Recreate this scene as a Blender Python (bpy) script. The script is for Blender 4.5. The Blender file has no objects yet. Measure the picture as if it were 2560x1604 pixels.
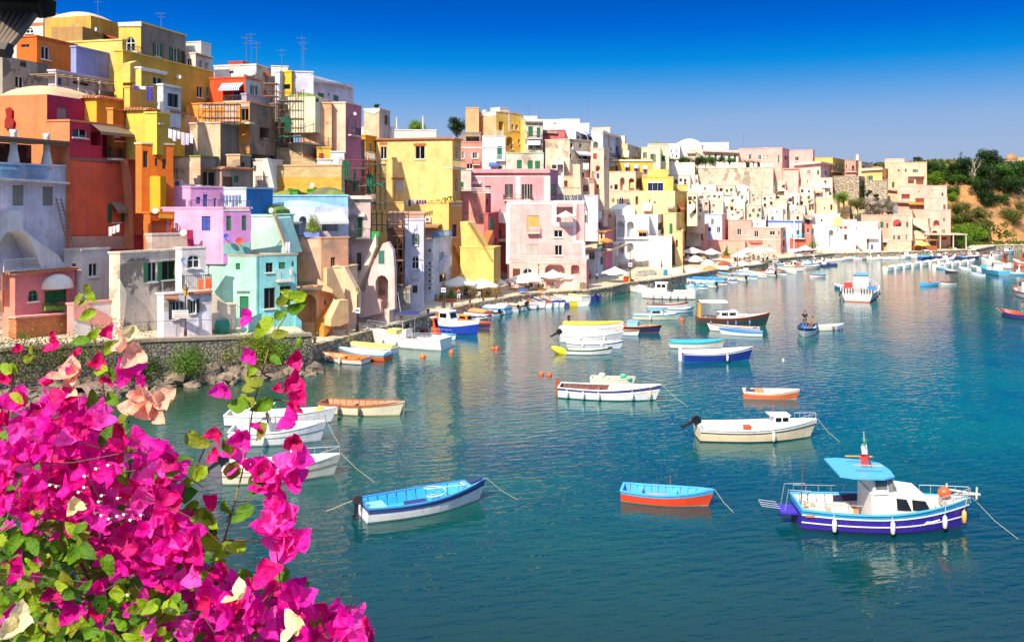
import bpy, math, random
from mathutils import Vector, Matrix
R = math.radians
S = bpy.context.scene
# ---------------------------------------------------------------- camera, sky, sun, exposure
F0, HZ, CH = 2200.0, 488.0, 14.0
cam = bpy.data.objects.new('camera', bpy.data.cameras.new('camera'))
S.collection.objects.link(cam); S.camera = cam
cam.location = (0, 0, CH); cam.rotation_euler = (R(90), 0, 0)
cam.data.sensor_width = 36; cam.data.lens = 36*F0/2560; cam.data.shift_y = -(802-HZ)/2560
cam.data.clip_start = .1; cam.data.clip_end = 4000
SUNAZ, SUNEL = (-.5, -.866), 44
W = bpy.data.worlds.new("World"); S.world = W; W.use_nodes = True
nt = W.node_tree; N = nt.nodes; LK = nt.links
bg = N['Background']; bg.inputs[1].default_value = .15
sky = N.new('ShaderNodeTexSky'); sky.sky_type = 'NISHITA'; sky.sun_disc = False
sky.sun_elevation = R(SUNEL); sky.sun_rotation = math.atan2(SUNAZ[0], SUNAZ[1]); sky.air_density = 1.0; sky.dust_density = .4; sky.ozone_density = 2.5
tc = N.new('ShaderNodeTexCoord'); sp = N.new('ShaderNodeSeparateXYZ'); LK.new(tc.outputs['Generated'], sp.inputs[0])
def lin_(r, g, b): return tuple((v/255/12.92 if v < 10 else ((v/255+.055)/1.055)**2.4) for v in (r, g, b))+(1,)
rp = N.new('ShaderNodeValToRGB'); LK.new(sp.outputs[2], rp.inputs[0]); els = rp.color_ramp.elements       # the clear air near the horizon, pale to deep blue
SK = ((0, (165, 184, 212)), (.05, (158, 180, 215)), (.085, (138, 174, 220)), (.108, (104, 163, 223)), (.13, (58, 148, 221)), (.146, (8, 138, 221)), (.165, (2, 121, 216)), (.183, (0, 104, 209)), (.215, (0, 88, 192)))
els[0].position = 0; els[0].color = lin_(*SK[0][1]); els[1].position = SK[1][0]; els[1].color = lin_(*SK[1][1])
for p, c in SK[2:]: e = els.new(p); e.color = lin_(*c)
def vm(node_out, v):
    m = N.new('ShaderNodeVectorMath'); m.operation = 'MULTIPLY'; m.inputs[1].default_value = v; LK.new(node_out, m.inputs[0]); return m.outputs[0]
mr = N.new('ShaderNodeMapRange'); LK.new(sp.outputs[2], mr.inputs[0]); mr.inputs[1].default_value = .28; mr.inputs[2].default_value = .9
mx = N.new('ShaderNodeMix'); mx.data_type = 'RGBA'; LK.new(mr.outputs[0], mx.inputs[0]); LK.new(vm(rp.outputs[0], (3.75,)*3), mx.inputs[6]); LK.new(vm(sky.outputs[0], (3.3, 2.65, 1.95)), mx.inputs[7]); LK.new(mx.outputs[2], bg.inputs[0])  # upper sky multiplied brighter and warmer as added fill light
sun = bpy.data.objects.new('sun', bpy.data.lights.new('sun', 'SUN')); S.collection.objects.link(sun)
sun.data.energy = 4.0; sun.data.angle = R(.5); sun.data.color = (1, .90, .73)
sd = Vector((SUNAZ[0]*math.cos(R(SUNEL)), SUNAZ[1]*math.cos(R(SUNEL)), math.sin(R(SUNEL))))
sun.rotation_euler = sd.to_track_quat('Z', 'Y').to_euler(); sun.location = sd*60
S.view_settings.view_transform = 'Standard'; S.view_settings.look = 'None'; S.view_settings.exposure = .92; S.view_settings.gamma = 1
# ---------------------------------------------------------------- helpers
REG = {'A': (0, 0, 3.15), 'B': (0, 400, 3.15), 'C': (440, 100, 3.15), 'D': (500, 450, 3.15), 'E': (1000, 220, 3.15), 'F': (1400, 280, 3.15), 'G': (1920, 300, 3.15),
       'P': (1360, 720, 2.52), 'Q': (760, 720, 2.52), 'T': (1900, 1100, 3.0), 'U': (0, 780, 1.835), 'V': (1060, 620, 3.77), 'X': (1640, 600, 2.6228)}
def px(reg, x, y):
    o = REG[reg]; return o[0]+x/o[2], o[1]+y/o[2]
def at(reg, x, y, Y):                       # a picture point at a depth
    a, b = px(reg, x, y); return Vector(((a-1280)/F0*Y, Y, CH-(b-HZ)/F0*Y))
def gnd(reg, x, y, z=0.0):                  # a picture point on a level surface
    a, b = px(reg, x, y); Y = (CH-z)*F0/(b-HZ); return Vector(((a-1280)/F0*Y, Y, z))
def lin(h, k=.8):
    o = []
    for i in (0, 2, 4):
        v = int(h[i:i+2], 16)/255; v = v/12.92 if v <= .04045 else ((v+.055)/1.055)**2.4
        o.append(v*k)
    return (o[0], o[1], o[2], 1)
MC = {}
def mat(key, fn):
    if key not in MC:
        m = bpy.data.materials.new(key); m.use_nodes = True; fn(m, m.node_tree, m.node_tree.nodes['Principled BSDF']); MC[key] = m
    return MC[key]
def nn(t, ty, **k):
    n = t.nodes.new(ty)
    for a, v in k.items():
        if a.startswith('i_'): n.inputs[int(a[2:])].default_value = v
        else: setattr(n, a, v)
    return n
def noise(t, scale, detail=4, vec=None, rough=.55):
    n = nn(t, 'ShaderNodeTexNoise'); n.inputs['Scale'].default_value = scale; n.inputs['Detail'].default_value = detail; n.inputs['Roughness'].default_value = rough
    if vec: t.links.new(vec, n.inputs['Vector'])
    return n.outputs[0]
def pos(t, sc=None):
    g = nn(t, 'ShaderNodeNewGeometry').outputs['Position']
    if sc:
        m = nn(t, 'ShaderNodeVectorMath', operation='MULTIPLY'); m.inputs[1].default_value = sc; t.links.new(g, m.inputs[0]); return m.outputs[0]
    return g
def rng(t, s, a, b, c=0, d=1):
    m = nn(t, 'ShaderNodeMapRange'); t.links.new(s, m.inputs[0])
    for i, v in enumerate((a, b, c, d)): m.inputs[i+1].default_value = v
    return m.outputs[0]
def mixc(t, f, a, b, mode='MIX'):
    m = nn(t, 'ShaderNodeMix', data_type='RGBA', blend_type=mode)
    for i, v in ((0, f), (6, a), (7, b)):
        if isinstance(v, (tuple, float, int)): m.inputs[i].default_value = v
        else: t.links.new(v, m.inputs[i])
    return m.outputs[2]
def bump(t, p, h, st=.3, dist=.05):
    b = nn(t, 'ShaderNodeBump'); b.inputs['Strength'].default_value = st; b.inputs['Distance'].default_value = dist
    t.links.new(h, b.inputs['Height']); t.links.new(b.outputs[0], p.inputs['Normal']); return b
def mul(c, k): return (c[0]*k, c[1]*k, c[2]*k, 1)
def plaster(h, d=0):
    def f(m, t, p):
        c = lin(h); P = pos(t)
        if c[0] > c[2]*1.8 and c[1] > c[2]*1.5 and c[1] > c[0]*.5: c = (c[0], c[1]*.88, c[2]*1.05+.01, 1)
        a = mixc(t, rng(t, noise(t, .45, 7, P, .68), .36, .68), mul(c, 1.06), (c[0]*.74+.01, c[1]*.70+.01, c[2]*.68+.012, 1))
        st = rng(t, noise(t, 1.0, 6, pos(t, (1.9, 1.9, .13)), .72), .5, .74, 0, .6 if d == 0 else .85)
        a = mixc(t, st, a, (c[0]*.55, c[1]*.5, c[2]*.46, 1))
        a = mixc(t, rng(t, noise(t, .8, 8, P, .72), .57, .62, 0, .6), a, (c[0]*.58+.07, c[1]*.56+.065, c[2]*.55+.055, 1))
        if d:
            pt = rng(t, noise(t, .33, 7, P, .6), .54, .60 if d < 2 else .575, 0, .85)
            a = mixc(t, pt, a, (.26, .20, .15, 1) if d < 2 else (.12, .10, .085, 1))
            pt = rng(t, noise(t, .5, 7, pos(t, (1, 1.1, .7)), .6), .57, .61, 0, .8)
            a = mixc(t, pt, a, (min(1, c[0]*1.15+.03), min(1, c[1]*1.12+.03), c[2]*1.1+.03, 1))
        t.links.new(a, p.inputs[0]); p.inputs['Roughness'].default_value = .9; p.inputs['Specular IOR Level'].default_value = .2
        bump(t, p, noise(t, 3.2, 6, P, .7), .5, .06)
    return mat('plaster_%s_%d' % (h, d), f)
def flat(h, ro=.6, me=0, k=.8, v=.12, sc=3):
    def f(m, t, p):
        c = lin(h, k)
        t.links.new(mixc(t, rng(t, noise(t, sc, 4, pos(t)), .3, .7), c, mul(c, 1-v)), p.inputs[0])
        p.inputs['Roughness'].default_value = ro; p.inputs['Metallic'].default_value = me
    return mat('paint_%s_%g_%g_%g' % (h, ro, me, k), f)
def hullm(h):
    def f(m, t, p):
        c = lin(h); P = nn(t, 'ShaderNodeTexCoord').outputs['Object']
        a = mixc(t, rng(t, noise(t, 2.2, 6, P, .7), .5, .72, 0, .5), c, (c[0]*.62+.02, c[1]*.6+.018, c[2]*.55+.012, 1))
        sc = nn(t, 'ShaderNodeVectorMath', operation='MULTIPLY'); sc.inputs[1].default_value = (6, 6, .8); t.links.new(P, sc.inputs[0])
        a = mixc(t, rng(t, noise(t, 1.5, 4, sc.outputs[0], .7), .58, .75, 0, .45), a, (.22, .15, .09, 1))
        t.links.new(a, p.inputs[0]); p.inputs['Roughness'].default_value = .38; bump(t, p, noise(t, 5, 3, P), .15, .03)
    return mat('boat_'+h, f)
def glassm(h='20282c'):
    def f(m, t, p):
        c = lin(h, .5); t.links.new(mixc(t, rng(t, noise(t, .6, 2, pos(t)), .4, .6), c, mul(c, .35)), p.inputs[0]); p.inputs['Roughness'].default_value = .12
    return mat('glass_'+h, f)
def louver(h):
    def f(m, t, p):
        c = lin(h); w = nn(t, 'ShaderNodeTexWave', bands_direction='Z'); w.inputs['Scale'].default_value = 3.2; t.links.new(pos(t), w.inputs[0])
        t.links.new(mixc(t, rng(t, noise(t, 1.2, 3, pos(t)), .3, .7), c, mul(c, .75)), p.inputs[0]); p.inputs['Roughness'].default_value = .55
        bump(t, p, w.outputs[1], .9, .06)
    return mat('louver_'+h, f)
def brickm(h, h2, sw=.5, sh=.25, nm='brick'):
    def f(m, t, p):
        g = pos(t); s = nn(t, 'ShaderNodeSeparateXYZ'); t.links.new(g, s.inputs[0]); a = nn(t, 'ShaderNodeMath', operation='ADD'); t.links.new(s.outputs[0], a.inputs[0]); t.links.new(s.outputs[1], a.inputs[1])
        c = nn(t, 'ShaderNodeCombineXYZ'); t.links.new(a.outputs[0], c.inputs[0]); t.links.new(s.outputs[2], c.inputs[1])
        b = nn(t, 'ShaderNodeTexBrick'); t.links.new(c.outputs[0], b.inputs[0]); b.inputs['Color1'].default_value = lin(h); b.inputs['Color2'].default_value = mul(lin(h), .72); b.inputs['Mortar'].default_value = lin(h2)
        b.inputs['Scale'].default_value = 1; b.inputs['Brick Width'].default_value = sw; b.inputs['Row Height'].default_value = sh; b.inputs['Mortar Size'].default_value = .018
        t.links.new(mixc(t, rng(t, noise(t, .8, 5, g), .45, .7, 0, .6), b.outputs[0], mul(lin(h), .6)), p.inputs[0]); p.inputs['Roughness'].default_value = .9
        bump(t, p, b.outputs[1], -.4, .03)
    return mat('brick_%s_%g' % (h, sw), f)
def stonem(h, sc=2.6):
    def f(m, t, p):
        v = nn(t, 'ShaderNodeTexVoronoi', feature='DISTANCE_TO_EDGE'); v.inputs['Scale'].default_value = sc; t.links.new(pos(t), v.inputs[0])
        v2 = nn(t, 'ShaderNodeTexVoronoi'); v2.inputs['Scale'].default_value = sc; t.links.new(pos(t), v2.inputs[0])
        c = lin(h); a = mixc(t, rng(t, v2.outputs[1], 0, 1), mul(c, .6), mul(c, 1.15)); a = mixc(t, rng(t, v.outputs[0], .0, .09, 1, 0), a, mul(c, .28))
        t.links.new(a, p.inputs[0]); p.inputs['Roughness'].default_value = .9; bump(t, p, rng(t, v.outputs[0], 0, .16), .8, .12)
    return mat('stone_%s_%g' % (h, sc), f)
def leafm(h, tr=.35, ro=.5, two=None):
    def f(m, t, p):
        c = lin(h, 1); oi = nn(t, 'ShaderNodeObjectInfo').outputs['Random']
        a = mixc(t, rng(t, noise(t, 1.3, 3, pos(t)), .35, .65), mul(c, 1.15), lin(two, 1) if two else mul(c, .55))
        t.links.new(a, p.inputs[0]); p.inputs['Roughness'].default_value = ro; p.inputs['Specular IOR Level'].default_value = .3
        tl = nn(t, 'ShaderNodeBsdfTranslucent'); t.links.new(a, tl.inputs[0]); ms = nn(t, 'ShaderNodeMixShader'); ms.inputs[0].default_value = tr
        t.links.new(p.outputs[0], ms.inputs[1]); t.links.new(tl.outputs[0], ms.inputs[2]); t.links.new(ms.outputs[0], t.nodes['Material Output'].inputs[0])
    return mat('leaf_%s_%s' % (h, two), f)
class MB:
    def __init__(s): s.v = []; s.f = []; s.sm = False
    def add(s, vs, fs):
        o = len(s.v); s.v += [tuple(v) for v in vs]; s.f += [tuple(i+o for i in f) for f in fs]; return s
    def hexa(s, p): return s.add(p, [(0, 3, 2, 1), (4, 5, 6, 7), (0, 1, 5, 4), (1, 2, 6, 5), (2, 3, 7, 6), (3, 0, 4, 7)])
    def box(s, x0, x1, y0, y1, z0, z1): return s.hexa([(x0, y0, z0), (x1, y0, z0), (x1, y1, z0), (x0, y1, z0), (x0, y0, z1), (x1, y0, z1), (x1, y1, z1), (x0, y1, z1)])
    def tube(s, pts, r, n=6, r2=None, cap=True):
        pts = [Vector(p) for p in pts]; m = len(pts); rs = [r+(r2-r)*i/(m-1) if r2 is not None else r for i in range(m)]; o = len(s.v)
        for i, p in enumerate(pts):
            d = (pts[min(i+1, m-1)]-pts[max(i-1, 0)]).normalized(); u = d.cross(Vector((0, 0, 1)))
            if u.length < .05: u = d.cross(Vector((1, 0, 0)))
            u.normalize(); w = d.cross(u)
            for k in range(n):
                a = 2*math.pi*k/n; s.v.append(tuple(p+(u*math.cos(a)+w*math.sin(a))*rs[i]))
        for i in range(m-1):
            for k in range(n): s.f.append((o+i*n+k, o+i*n+(k+1) % n, o+(i+1)*n+(k+1) % n, o+(i+1)*n+k))
        if cap: s.f.append(tuple(o+k for k in range(n))[::-1]); s.f.append(tuple(o+(m-1)*n+k for k in range(n)))
        return s
    def lathe(s, c, prof, n=12, sx=1, sy=1):
        o = len(s.v)
        for r, z in prof:
            for k in range(n):
                a = 2*math.pi*k/n; s.v.append((c[0]+r*sx*math.cos(a), c[1]+r*sy*math.sin(a), c[2]+z))
        for i in range(len(prof)-1):
            for k in range(n): s.f.append((o+i*n+k, o+i*n+(k+1) % n, o+(i+1)*n+(k+1) % n, o+(i+1)*n+k))
        s.f.append(tuple(o+k for k in range(n))[::-1]); s.f.append(tuple(o+(len(prof)-1)*n+k for k in range(n))); return s
    def ball(s, c, r, n=8, sx=1, sy=1, sz=1, m=5):
        return s.lathe(c, [(max(r*math.sin(math.pi*i/m), r*.02), -r*sz*math.cos(math.pi*i/m)) for i in range(m+1)], n, sx, sy)
    def prism(s, pts, off):
        n = len(pts); off = Vector(off); a = [Vector(p) for p in pts]
        return s.add(a+[p+off for p in a], [tuple(range(n))[::-1], tuple(range(n, 2*n))]+[(i, (i+1) % n, n+(i+1) % n, n+i) for i in range(n)])
    def quad(s, *p): return s.add(p, [tuple(range(len(p)))])
    def build(s, name, m, parent=None, org=(0, 0, 0), smooth=False):
        me = bpy.data.meshes.new(name); o = Vector(org)
        me.from_pydata([tuple(Vector(v)-o) for v in s.v], [], s.f); me.validate(); me.materials.append(m)
        if smooth or s.sm: me.polygons.foreach_set('use_smooth', [True]*len(me.polygons))
        me.update(); ob = bpy.data.objects.new(name, me); S.collection.objects.link(ob)
        if parent: ob.parent = parent
        elif Vector(org).length: ob.location = o
        return ob
def tag(o, label, cat, group=None, kind=None):
    o['label'] = label; o['category'] = cat
    if group: o['group'] = group
    if kind: o['kind'] = kind
    return o
def thing(name, loc, label, cat, group=None, rz=0):
    o = bpy.data.objects.new(name, None); o.empty_display_size = .3; S.collection.objects.link(o); o.location = loc; o.rotation_euler = (0, 0, rz)
    return tag(o, label, cat, group)
def struct(o): o['kind'] = 'structure'; return o
# ---------------------------------------------------------------- water, quay, hill
def waterm():
    def f(m, t, p):
        g = pos(t); s = nn(t, 'ShaderNodeSeparateXYZ'); t.links.new(g, s.inputs[0])
        deep = (.0, .058, .082, 1); teal = (.002, .100, .080, 1); green = (.02, .045, .022, 1)
        a = mixc(t, rng(t, noise(t, .045, 4, g, .6), .38, .58), deep, teal)
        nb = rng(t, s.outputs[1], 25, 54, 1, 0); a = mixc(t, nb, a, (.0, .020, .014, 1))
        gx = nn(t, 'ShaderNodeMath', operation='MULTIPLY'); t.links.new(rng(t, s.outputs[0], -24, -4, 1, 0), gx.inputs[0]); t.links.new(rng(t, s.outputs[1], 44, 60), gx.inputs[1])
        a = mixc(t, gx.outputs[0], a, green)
        a = mixc(t, rng(t, noise(t, .35, 6, g, .7), .5, .75, 0, .5), a, mul(deep, .35))
        t.links.new(a, p.inputs[0]); p.inputs['Roughness'].default_value = .02; p.inputs['IOR'].default_value = 1.46
        r = nn(t, 'ShaderNodeVectorRotate', rotation_type='Z_AXIS'); r.inputs['Angle'].default_value = R(-14); t.links.new(g, r.inputs[0])
        q = nn(t, 'ShaderNodeVectorMath', operation='MULTIPLY'); q.inputs[1].default_value = (.75, 1.9, 1); t.links.new(r.outputs[0], q.inputs[0])
        n1 = noise(t, 1.15, 3, q.outputs[0], .5); n2 = noise(t, .16, 3, g)
        ad = nn(t, 'ShaderNodeMath', operation='MULTIPLY_ADD'); t.links.new(n2, ad.inputs[0]); ad.inputs[1].default_value = 1.2; t.links.new(n1, ad.inputs[2])
        bump(t, p, ad.outputs[0], .4, .11)
    return mat('water', f)
mb = MB(); mb.quad((-400, -60, 0), (700, -60, 0), (700, 900, 0), (-400, 900, 0)); struct(mb.build('water', waterm()))
QL = [(-30, 52), (-17.5, 73), (-11.9, 86), (-5.4, 102), (-.9, 108.7), (3.2, 114.5), (10.3, 118), (13.9, 122), (17.4, 128.6), (24, 135), (35.4, 151), (46, 162), (53, 176), (70, 192), (92, 198.5), (108, 205), (122, 222), (160, 228), (240, 232)]
def qdist(x, y):
    b = 1e9; sg = 1
    for (ax, ay), (bx, by) in zip(QL, QL[1:]):
        dx, dy = bx-ax, by-ay; t = max(0, min(1, ((x-ax)*dx+(y-ay)*dy)/(dx*dx+dy*dy))); d = math.hypot(x-ax-t*dx, y-ay-t*dy)
        if d < b: b = d; sg = 1 if dx*(y-ay)-dy*(x-ax) > 0 else -1
    return b*sg
pav = brickm('dccdb4', 'a8987c', 1.1, .8)
def pavm():
    def f(m, t, p):
        c = lin('e2cfae'); b = nn(t, 'ShaderNodeTexBrick'); t.links.new(pos(t), b.inputs[0]); b.inputs['Color1'].default_value = c; b.inputs['Color2'].default_value = mul(c, .82); b.inputs['Mortar'].default_value = mul(c, .5)
        b.inputs['Scale'].default_value = 1; b.inputs['Brick Width'].default_value = 1.3; b.inputs['Row Height'].default_value = .8; b.inputs['Mortar Size'].default_value = .02
        t.links.new(mixc(t, rng(t, noise(t, .5, 6, pos(t), .7), .4, .75, 0, .6), b.outputs[0], mul(c, .5)), p.inputs[0]); p.inputs['Roughness'].default_value = .9
        bump(t, p, noise(t, 2, 5, pos(t)), .4, .04)
    return mat('paving', f)
mb = MB(); qz = 1.2
off = [(-30, 90)]+[(x-40, y+60) for x, y in QL[2:]]
top = [(x, y, qz) for x, y in QL[1:]]; bk = [(x-45, y+45, qz) for x, y in QL[1:]]
for i in range(len(top)-1): mb.quad(top[i], top[i+1], bk[i+1], bk[i])
struct(mb.build('quay_paving', pavm()))
mb = MB()
def nrm2(a, b):
    d = Vector((b[0]-a[0], b[1]-a[1], 0)).normalized(); return Vector((d.y, -d.x, 0))
for a, b in zip(QL[1:], QL[2:]):
    n = nrm2(a, b)*.25; A = Vector((*a, 0)); B = Vector((*b, 0)); Z = Vector((0, 0, 1))
    mb.hexa([A-n*3-Z, B-n*3-Z, B-Z, A-Z, A-n*3+Z*1.18, B-n*3+Z*1.18, B+Z*1.18, A+Z*1.18])
    mb.hexa([A-n*2+Z*1.17, B-n*2+Z*1.17, B+n*.4+Z*1.17, A+n*.4+Z*1.17, A-n*2+Z*1.34, B-n*2+Z*1.34, B+n*.4+Z*1.34, A+n*.4+Z*1.34])
struct(mb.build('quay_edge', stonem('ccb898', 1.4)))
def hillz(x, y):
    d = qdist(x, y)
    return 1.0+max(0, min(19.5, (d-(13 if x < 8 else 13+min(13, (x-8)*.5)))*.62)) + (math.sin(x*.31+y*.17)+math.sin(y*.43-x*.2))*.35 if d > 8 else .9
mb = MB(); nx, ny = 90, 62; X0, X1, Y0, Y1 = -100, 112, 60, 330
for j in range(ny+1):
    for i in range(nx+1):
        x = X0+(X1-X0)*i/nx; y = Y0+(Y1-Y0)*j/ny; z = hillz(x, y)
        mb.v.append((x, y, z if qdist(x, y) > 3 else -2))
for j in range(ny):
    for i in range(nx): a = j*(nx+1)+i; mb.f.append((a, a+1, a+nx+2, a+nx+1))
struct(mb.build('hillside', plaster('b8a080', 2), smooth=True))
# ---------------------------------------------------------------- houses
class Face:
    def __init__(s, C, e, n, L): s.C = C; s.e = e; s.n = n; s.L = L
    def P(s, a, z, o=0): return Vector((s.C[0]+s.e[0]*a+s.n[0]*o, s.C[1]+s.e[1]*a+s.n[1]*o, z))
    def px(s, reg, x, y, o=0):
        a, b = px(reg, x, y); u = (a-1280)/F0; cx = s.C[0]+s.n[0]*o; cy = s.C[1]+s.n[1]*o
        k = (u*cy-cx)/(s.e[0]-u*s.e[1]); return k, CH-(b-HZ)/F0*(cy+s.e[1]*k)
    def box(s, mb, a0, a1, z0, z1, o0, o1): return mb.hexa([s.P(a0, z0, o0), s.P(a1, z0, o0), s.P(a1, z0, o1), s.P(a0, z0, o1), s.P(a0, z1, o0), s.P(a1, z1, o0), s.P(a1, z1, o1), s.P(a0, z1, o1)])
    def poly(s, mb, pts, o0, o1): return mb.prism([s.P(a, z, o0) for a, z in pts], Vector((s.n[0]*(o1-o0), s.n[1]*(o1-o0), 0)))
COLS = {'g': '1f8a5c', 'b': '3f5fc8', 'n': '7a4a30', 'v': 'ece6dc', 'y': 'f4d070', 'd': '3a4a40', 's': 'a8a49c', 'r': 'd85040'}
white = flat('f4f0ea'); iron = flat('3a3a3c', .6, .2)
ALLH = []
def house(reg, x0, xc, x1, yt, yb, Y, col, label, wins='', rc=None, th=None, roof='flat', name='house', d=0, ex=(), cat='house', rd=None, thr=None, cop=None, group=None, lipc=None):  # rc: right face colour, often darker with that side's shade put in
    a, b = px(reg, xc, yt); u = (a-1280)/F0; Cx = u*Y; narrow = (x1-xc)/REG[reg][2] < 4.5
    if th is None: th = max(14, math.degrees(math.atan(u))+10)
    if narrow and u > -.25: th = math.degrees(math.atan(u))+.6
    th = R(th); C = (Cx, Y); zt = CH-(b-HZ)/F0*Y; _, bb = px(reg, 0, yb); zb = CH-(bb-HZ)/F0*Y
    ph = R(thr) if thr is not None else th; eL = (-math.cos(th), math.sin(th)); eR = (math.sin(ph), math.cos(ph))
    uL = (px(reg, x0, 0)[0]-1280)/F0; uR = (px(reg, x1, 0)[0]-1280)/F0
    t = (Cx-uL*Y)/(math.cos(th)+uL*math.sin(th)); den = math.sin(ph)-uR*math.cos(ph)
    s = (uR*Y-Cx)/den if den > .02 else 8
    t = max(.6, min(t, 60)); s = 9 if (narrow and u > -.25) else max(4 if narrow else .6, min(s, 45))
    zb = max(zb-(3 if Y > 90 else 1.3), .6) if zb > 2.6 else .9
    root = thing(name, (Cx, Y, zb), label, cat, group); org = (Cx, Y, zb)
    FL = Face(C, eL, (-math.sin(th), -math.cos(th)), t); FR = Face(C, eR, (math.cos(ph), -math.sin(ph)), s)
    if d == 9: wm = brickm(col, 'a09070', .5, .25)
    elif d == 8: wm = stonem(col, 1.6)
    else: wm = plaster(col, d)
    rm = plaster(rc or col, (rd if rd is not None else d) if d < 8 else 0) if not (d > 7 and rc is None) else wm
    B = lambda m, nm, mt, par=None, **k: m.build(nm, mt, par or root, org, **k)
    W = []
    for w in [q.split() for q in wins.split(';') if q.strip()]:
        k = w[0]; r = [float(q) for q in w[1:5]]
        F = FL if (r[0]+r[2])/2 < xc else FR
        if len(w) > 5: F = FR if w[5] == 'R' else FL
        p0 = F.px(reg, r[0], r[3]); p1 = F.px(reg, r[2], r[1]); pc = F.px(reg, (r[0]+r[2])/2, r[3]); a0, a1 = sorted((p0[0], p1[0])); z0 = pc[1]; z1 = F.px(reg, (r[0]+r[2])/2, r[1])[1]
        a0 = max(a0, .12); a1 = min(a1, F.L-.12); z1 = min(z1, zt-.15)
        if a1-a0 < .18 or z1-z0 < .2: continue
        W.append((k, F, a0, a1, z0, z1))
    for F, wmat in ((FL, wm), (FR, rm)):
        mb = MB(); holes = []
        for k, G, a0, a1, z0, z1 in W:
            if G is F: h = (a1-a0)*.24 if k[0] in 'GUNV' else 0; holes.append((a0+h, a1-h, max(z0, zb+.02), z1))
        xs = sorted(set([0, F.L]+[v for h in holes for v in h[:2]])); zs = sorted(set([zb, zt]+[v for h in holes for v in h[2:]]))
        for i in range(len(xs)-1):
            for j in range(len(zs)-1):
                cx_, cz = (xs[i]+xs[i+1])/2, (zs[j]+zs[j+1])/2
                if any(h[0] < cx_ < h[1] and h[2] < cz < h[3] for h in holes): continue
                q = [F.P(xs[i], zs[j]), F.P(xs[i+1], zs[j]), F.P(xs[i+1], zs[j+1]), F.P(xs[i], zs[j+1])]
                mb.quad(*q)
        for k, G, a0, a1, z0, z1 in W:
            if G is not F: continue
            h = (a1-a0)*.24 if k[0] in 'GUNV' else 0; a0 += h; a1 -= h
            dp = -1.3 if k[0] in 'ao' else -.22; z0 = max(z0, zb+.02)
            if k[0] in 'aAQ':
                w2 = (a1-a0)/2; hh = min(w2, (z1-z0)*.6); ac = (a0+a1)/2; arc = [(ac+w2*math.cos(math.pi*i/10), z1-hh+hh*math.sin(math.pi*i/10)) for i in range(11)]
                out = [(a0, z0), (a1, z0)]+arc
                for i in range(5): mb.add([F.P(a1, z1), F.P(*arc[i]), F.P(*arc[i+1])], [(0, 1, 2)]); mb.add([F.P(a0, z1), F.P(*arc[10-i]), F.P(*arc[9-i])], [(0, 1, 2)])
                mb.add([F.P(a1, z1), F.P(*arc[5]), F.P(a0, z1)], [(0, 1, 2)])
            else: out = [(a0, z0), (a1, z0), (a1, z1), (a0, z1)]
            n = len(out)
            for i in range(n):
                p, q = out[i], out[(i+1) % n]; mb.quad(F.P(*p), F.P(*q), F.P(*q, dp), F.P(*p, dp))
            if k[0] in 'ao':
                mb.add([F.P(*p, dp) for p in out], [tuple(range(n))])
                if k[1:]: fm = MB(); F.box(fm, a0+.1*(a1-a0), a0+.75*(a1-a0), z0, z0+(z1-z0)*.72, dp+.01, dp+.1); B(fm, 'door', louver(COLS.get(k[1].lower(), 'e0d8cc')))
                continue
            if k[0] in 'gbnvysrdD' :
                c = COLS[k[1] if k[0] == 'D' else k[0]]; nm = 'door' if k[0] == 'D' else ('roller_blind' if k[0] == 'y' else 'shutter')
                mid = (a0+a1)/2
                for q0, q1 in ((a0+.02, mid-.01), (mid+.01, a1-.02)) if nm == 'shutter' else ((a0+.02, a1-.02),):
                    sm = MB(); F.box(sm, q0, q1, z0+.02, z1-.02, -.14, -.07); B(sm, nm, louver(c))
                bk_ = MB(); bk_.quad(*[F.P(*p, dp) for p in out]); bk_.build('window', flat('30302c'), root, org); continue
            fr = MB(); wn = .07 if a1-a0 > .7 else .05
            fc = {'k': '8a7a64', 'q': '6a4a34'}.get(k[0], 'f2eee6'); 
            if len(k) > 1 and k[0] in 'wA': fc = COLS[k[1]]
            for q in ((a0, a0+wn, z0, z1), (a1-wn, a1, z0, z1), ((a0+a1)/2-wn/2, (a0+a1)/2+wn/2, z0, z1)):
                if k[0] not in 'AQ': F.box(fr, q[0], q[1], q[2], q[3], -.17, -.1)
            if k[0] not in 'AQ': F.box(fr, a0, a1, z0, z0+wn, -.175, -.095); F.box(fr, a0, a1, z1-wn, z1, -.175, -.095)
            else:
                for i in range(n):
                    p, q = out[i], out[(i+1) % n]; cen = ((a0+a1)/2, (z0+z1)/2); ip = [(cen[j]+(v[j]-cen[j])*.86) for v in (p, q) for j in (0, 1)]
                    F.poly(fr, [p, q, (ip[2], ip[3]), (ip[0], ip[1])], -.17, -.1)
                F.box(fr, (a0+a1)/2-.04, (a0+a1)/2+.04, z0, z1-.05, -.17, -.11); F.box(fr, a0+.03, a1-.03, z0+(z1-z0)*.55, z0+(z1-z0)*.55+.07, -.172, -.108)
            sl = MB(); F.box(sl, a0-.1, a1+.1, z0-.1, z0-.005, .004, .13) if k[0] != 'k' else None
            wo = B(fr, 'window', flat(fc)); pn = MB(); pn.add([F.P(*p, dp+.03) for p in out], [tuple(range(n))]); B(pn, 'pane', glassm('20282c' if k[0] != 'Q' else '486058'), wo)
            if sl.v: B(sl, 'sill', white, wo)
            if h:
                for q0, q1 in ((a0-h, a0-.01), (a1+.01, a1+h)):
                    sm = MB(); F.box(sm, q0, q1, z0+.02, z1-.02, .01, .07); B(sm, 'shutter', louver({'G': '1f7a54', 'U': '3a5a9c', 'N': '34453c', 'V': 'ece8e0'}[k[0]]))
        B(mb, 'wall', wmat)
    mb = MB(); o = .03; hz_ = .16
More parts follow.
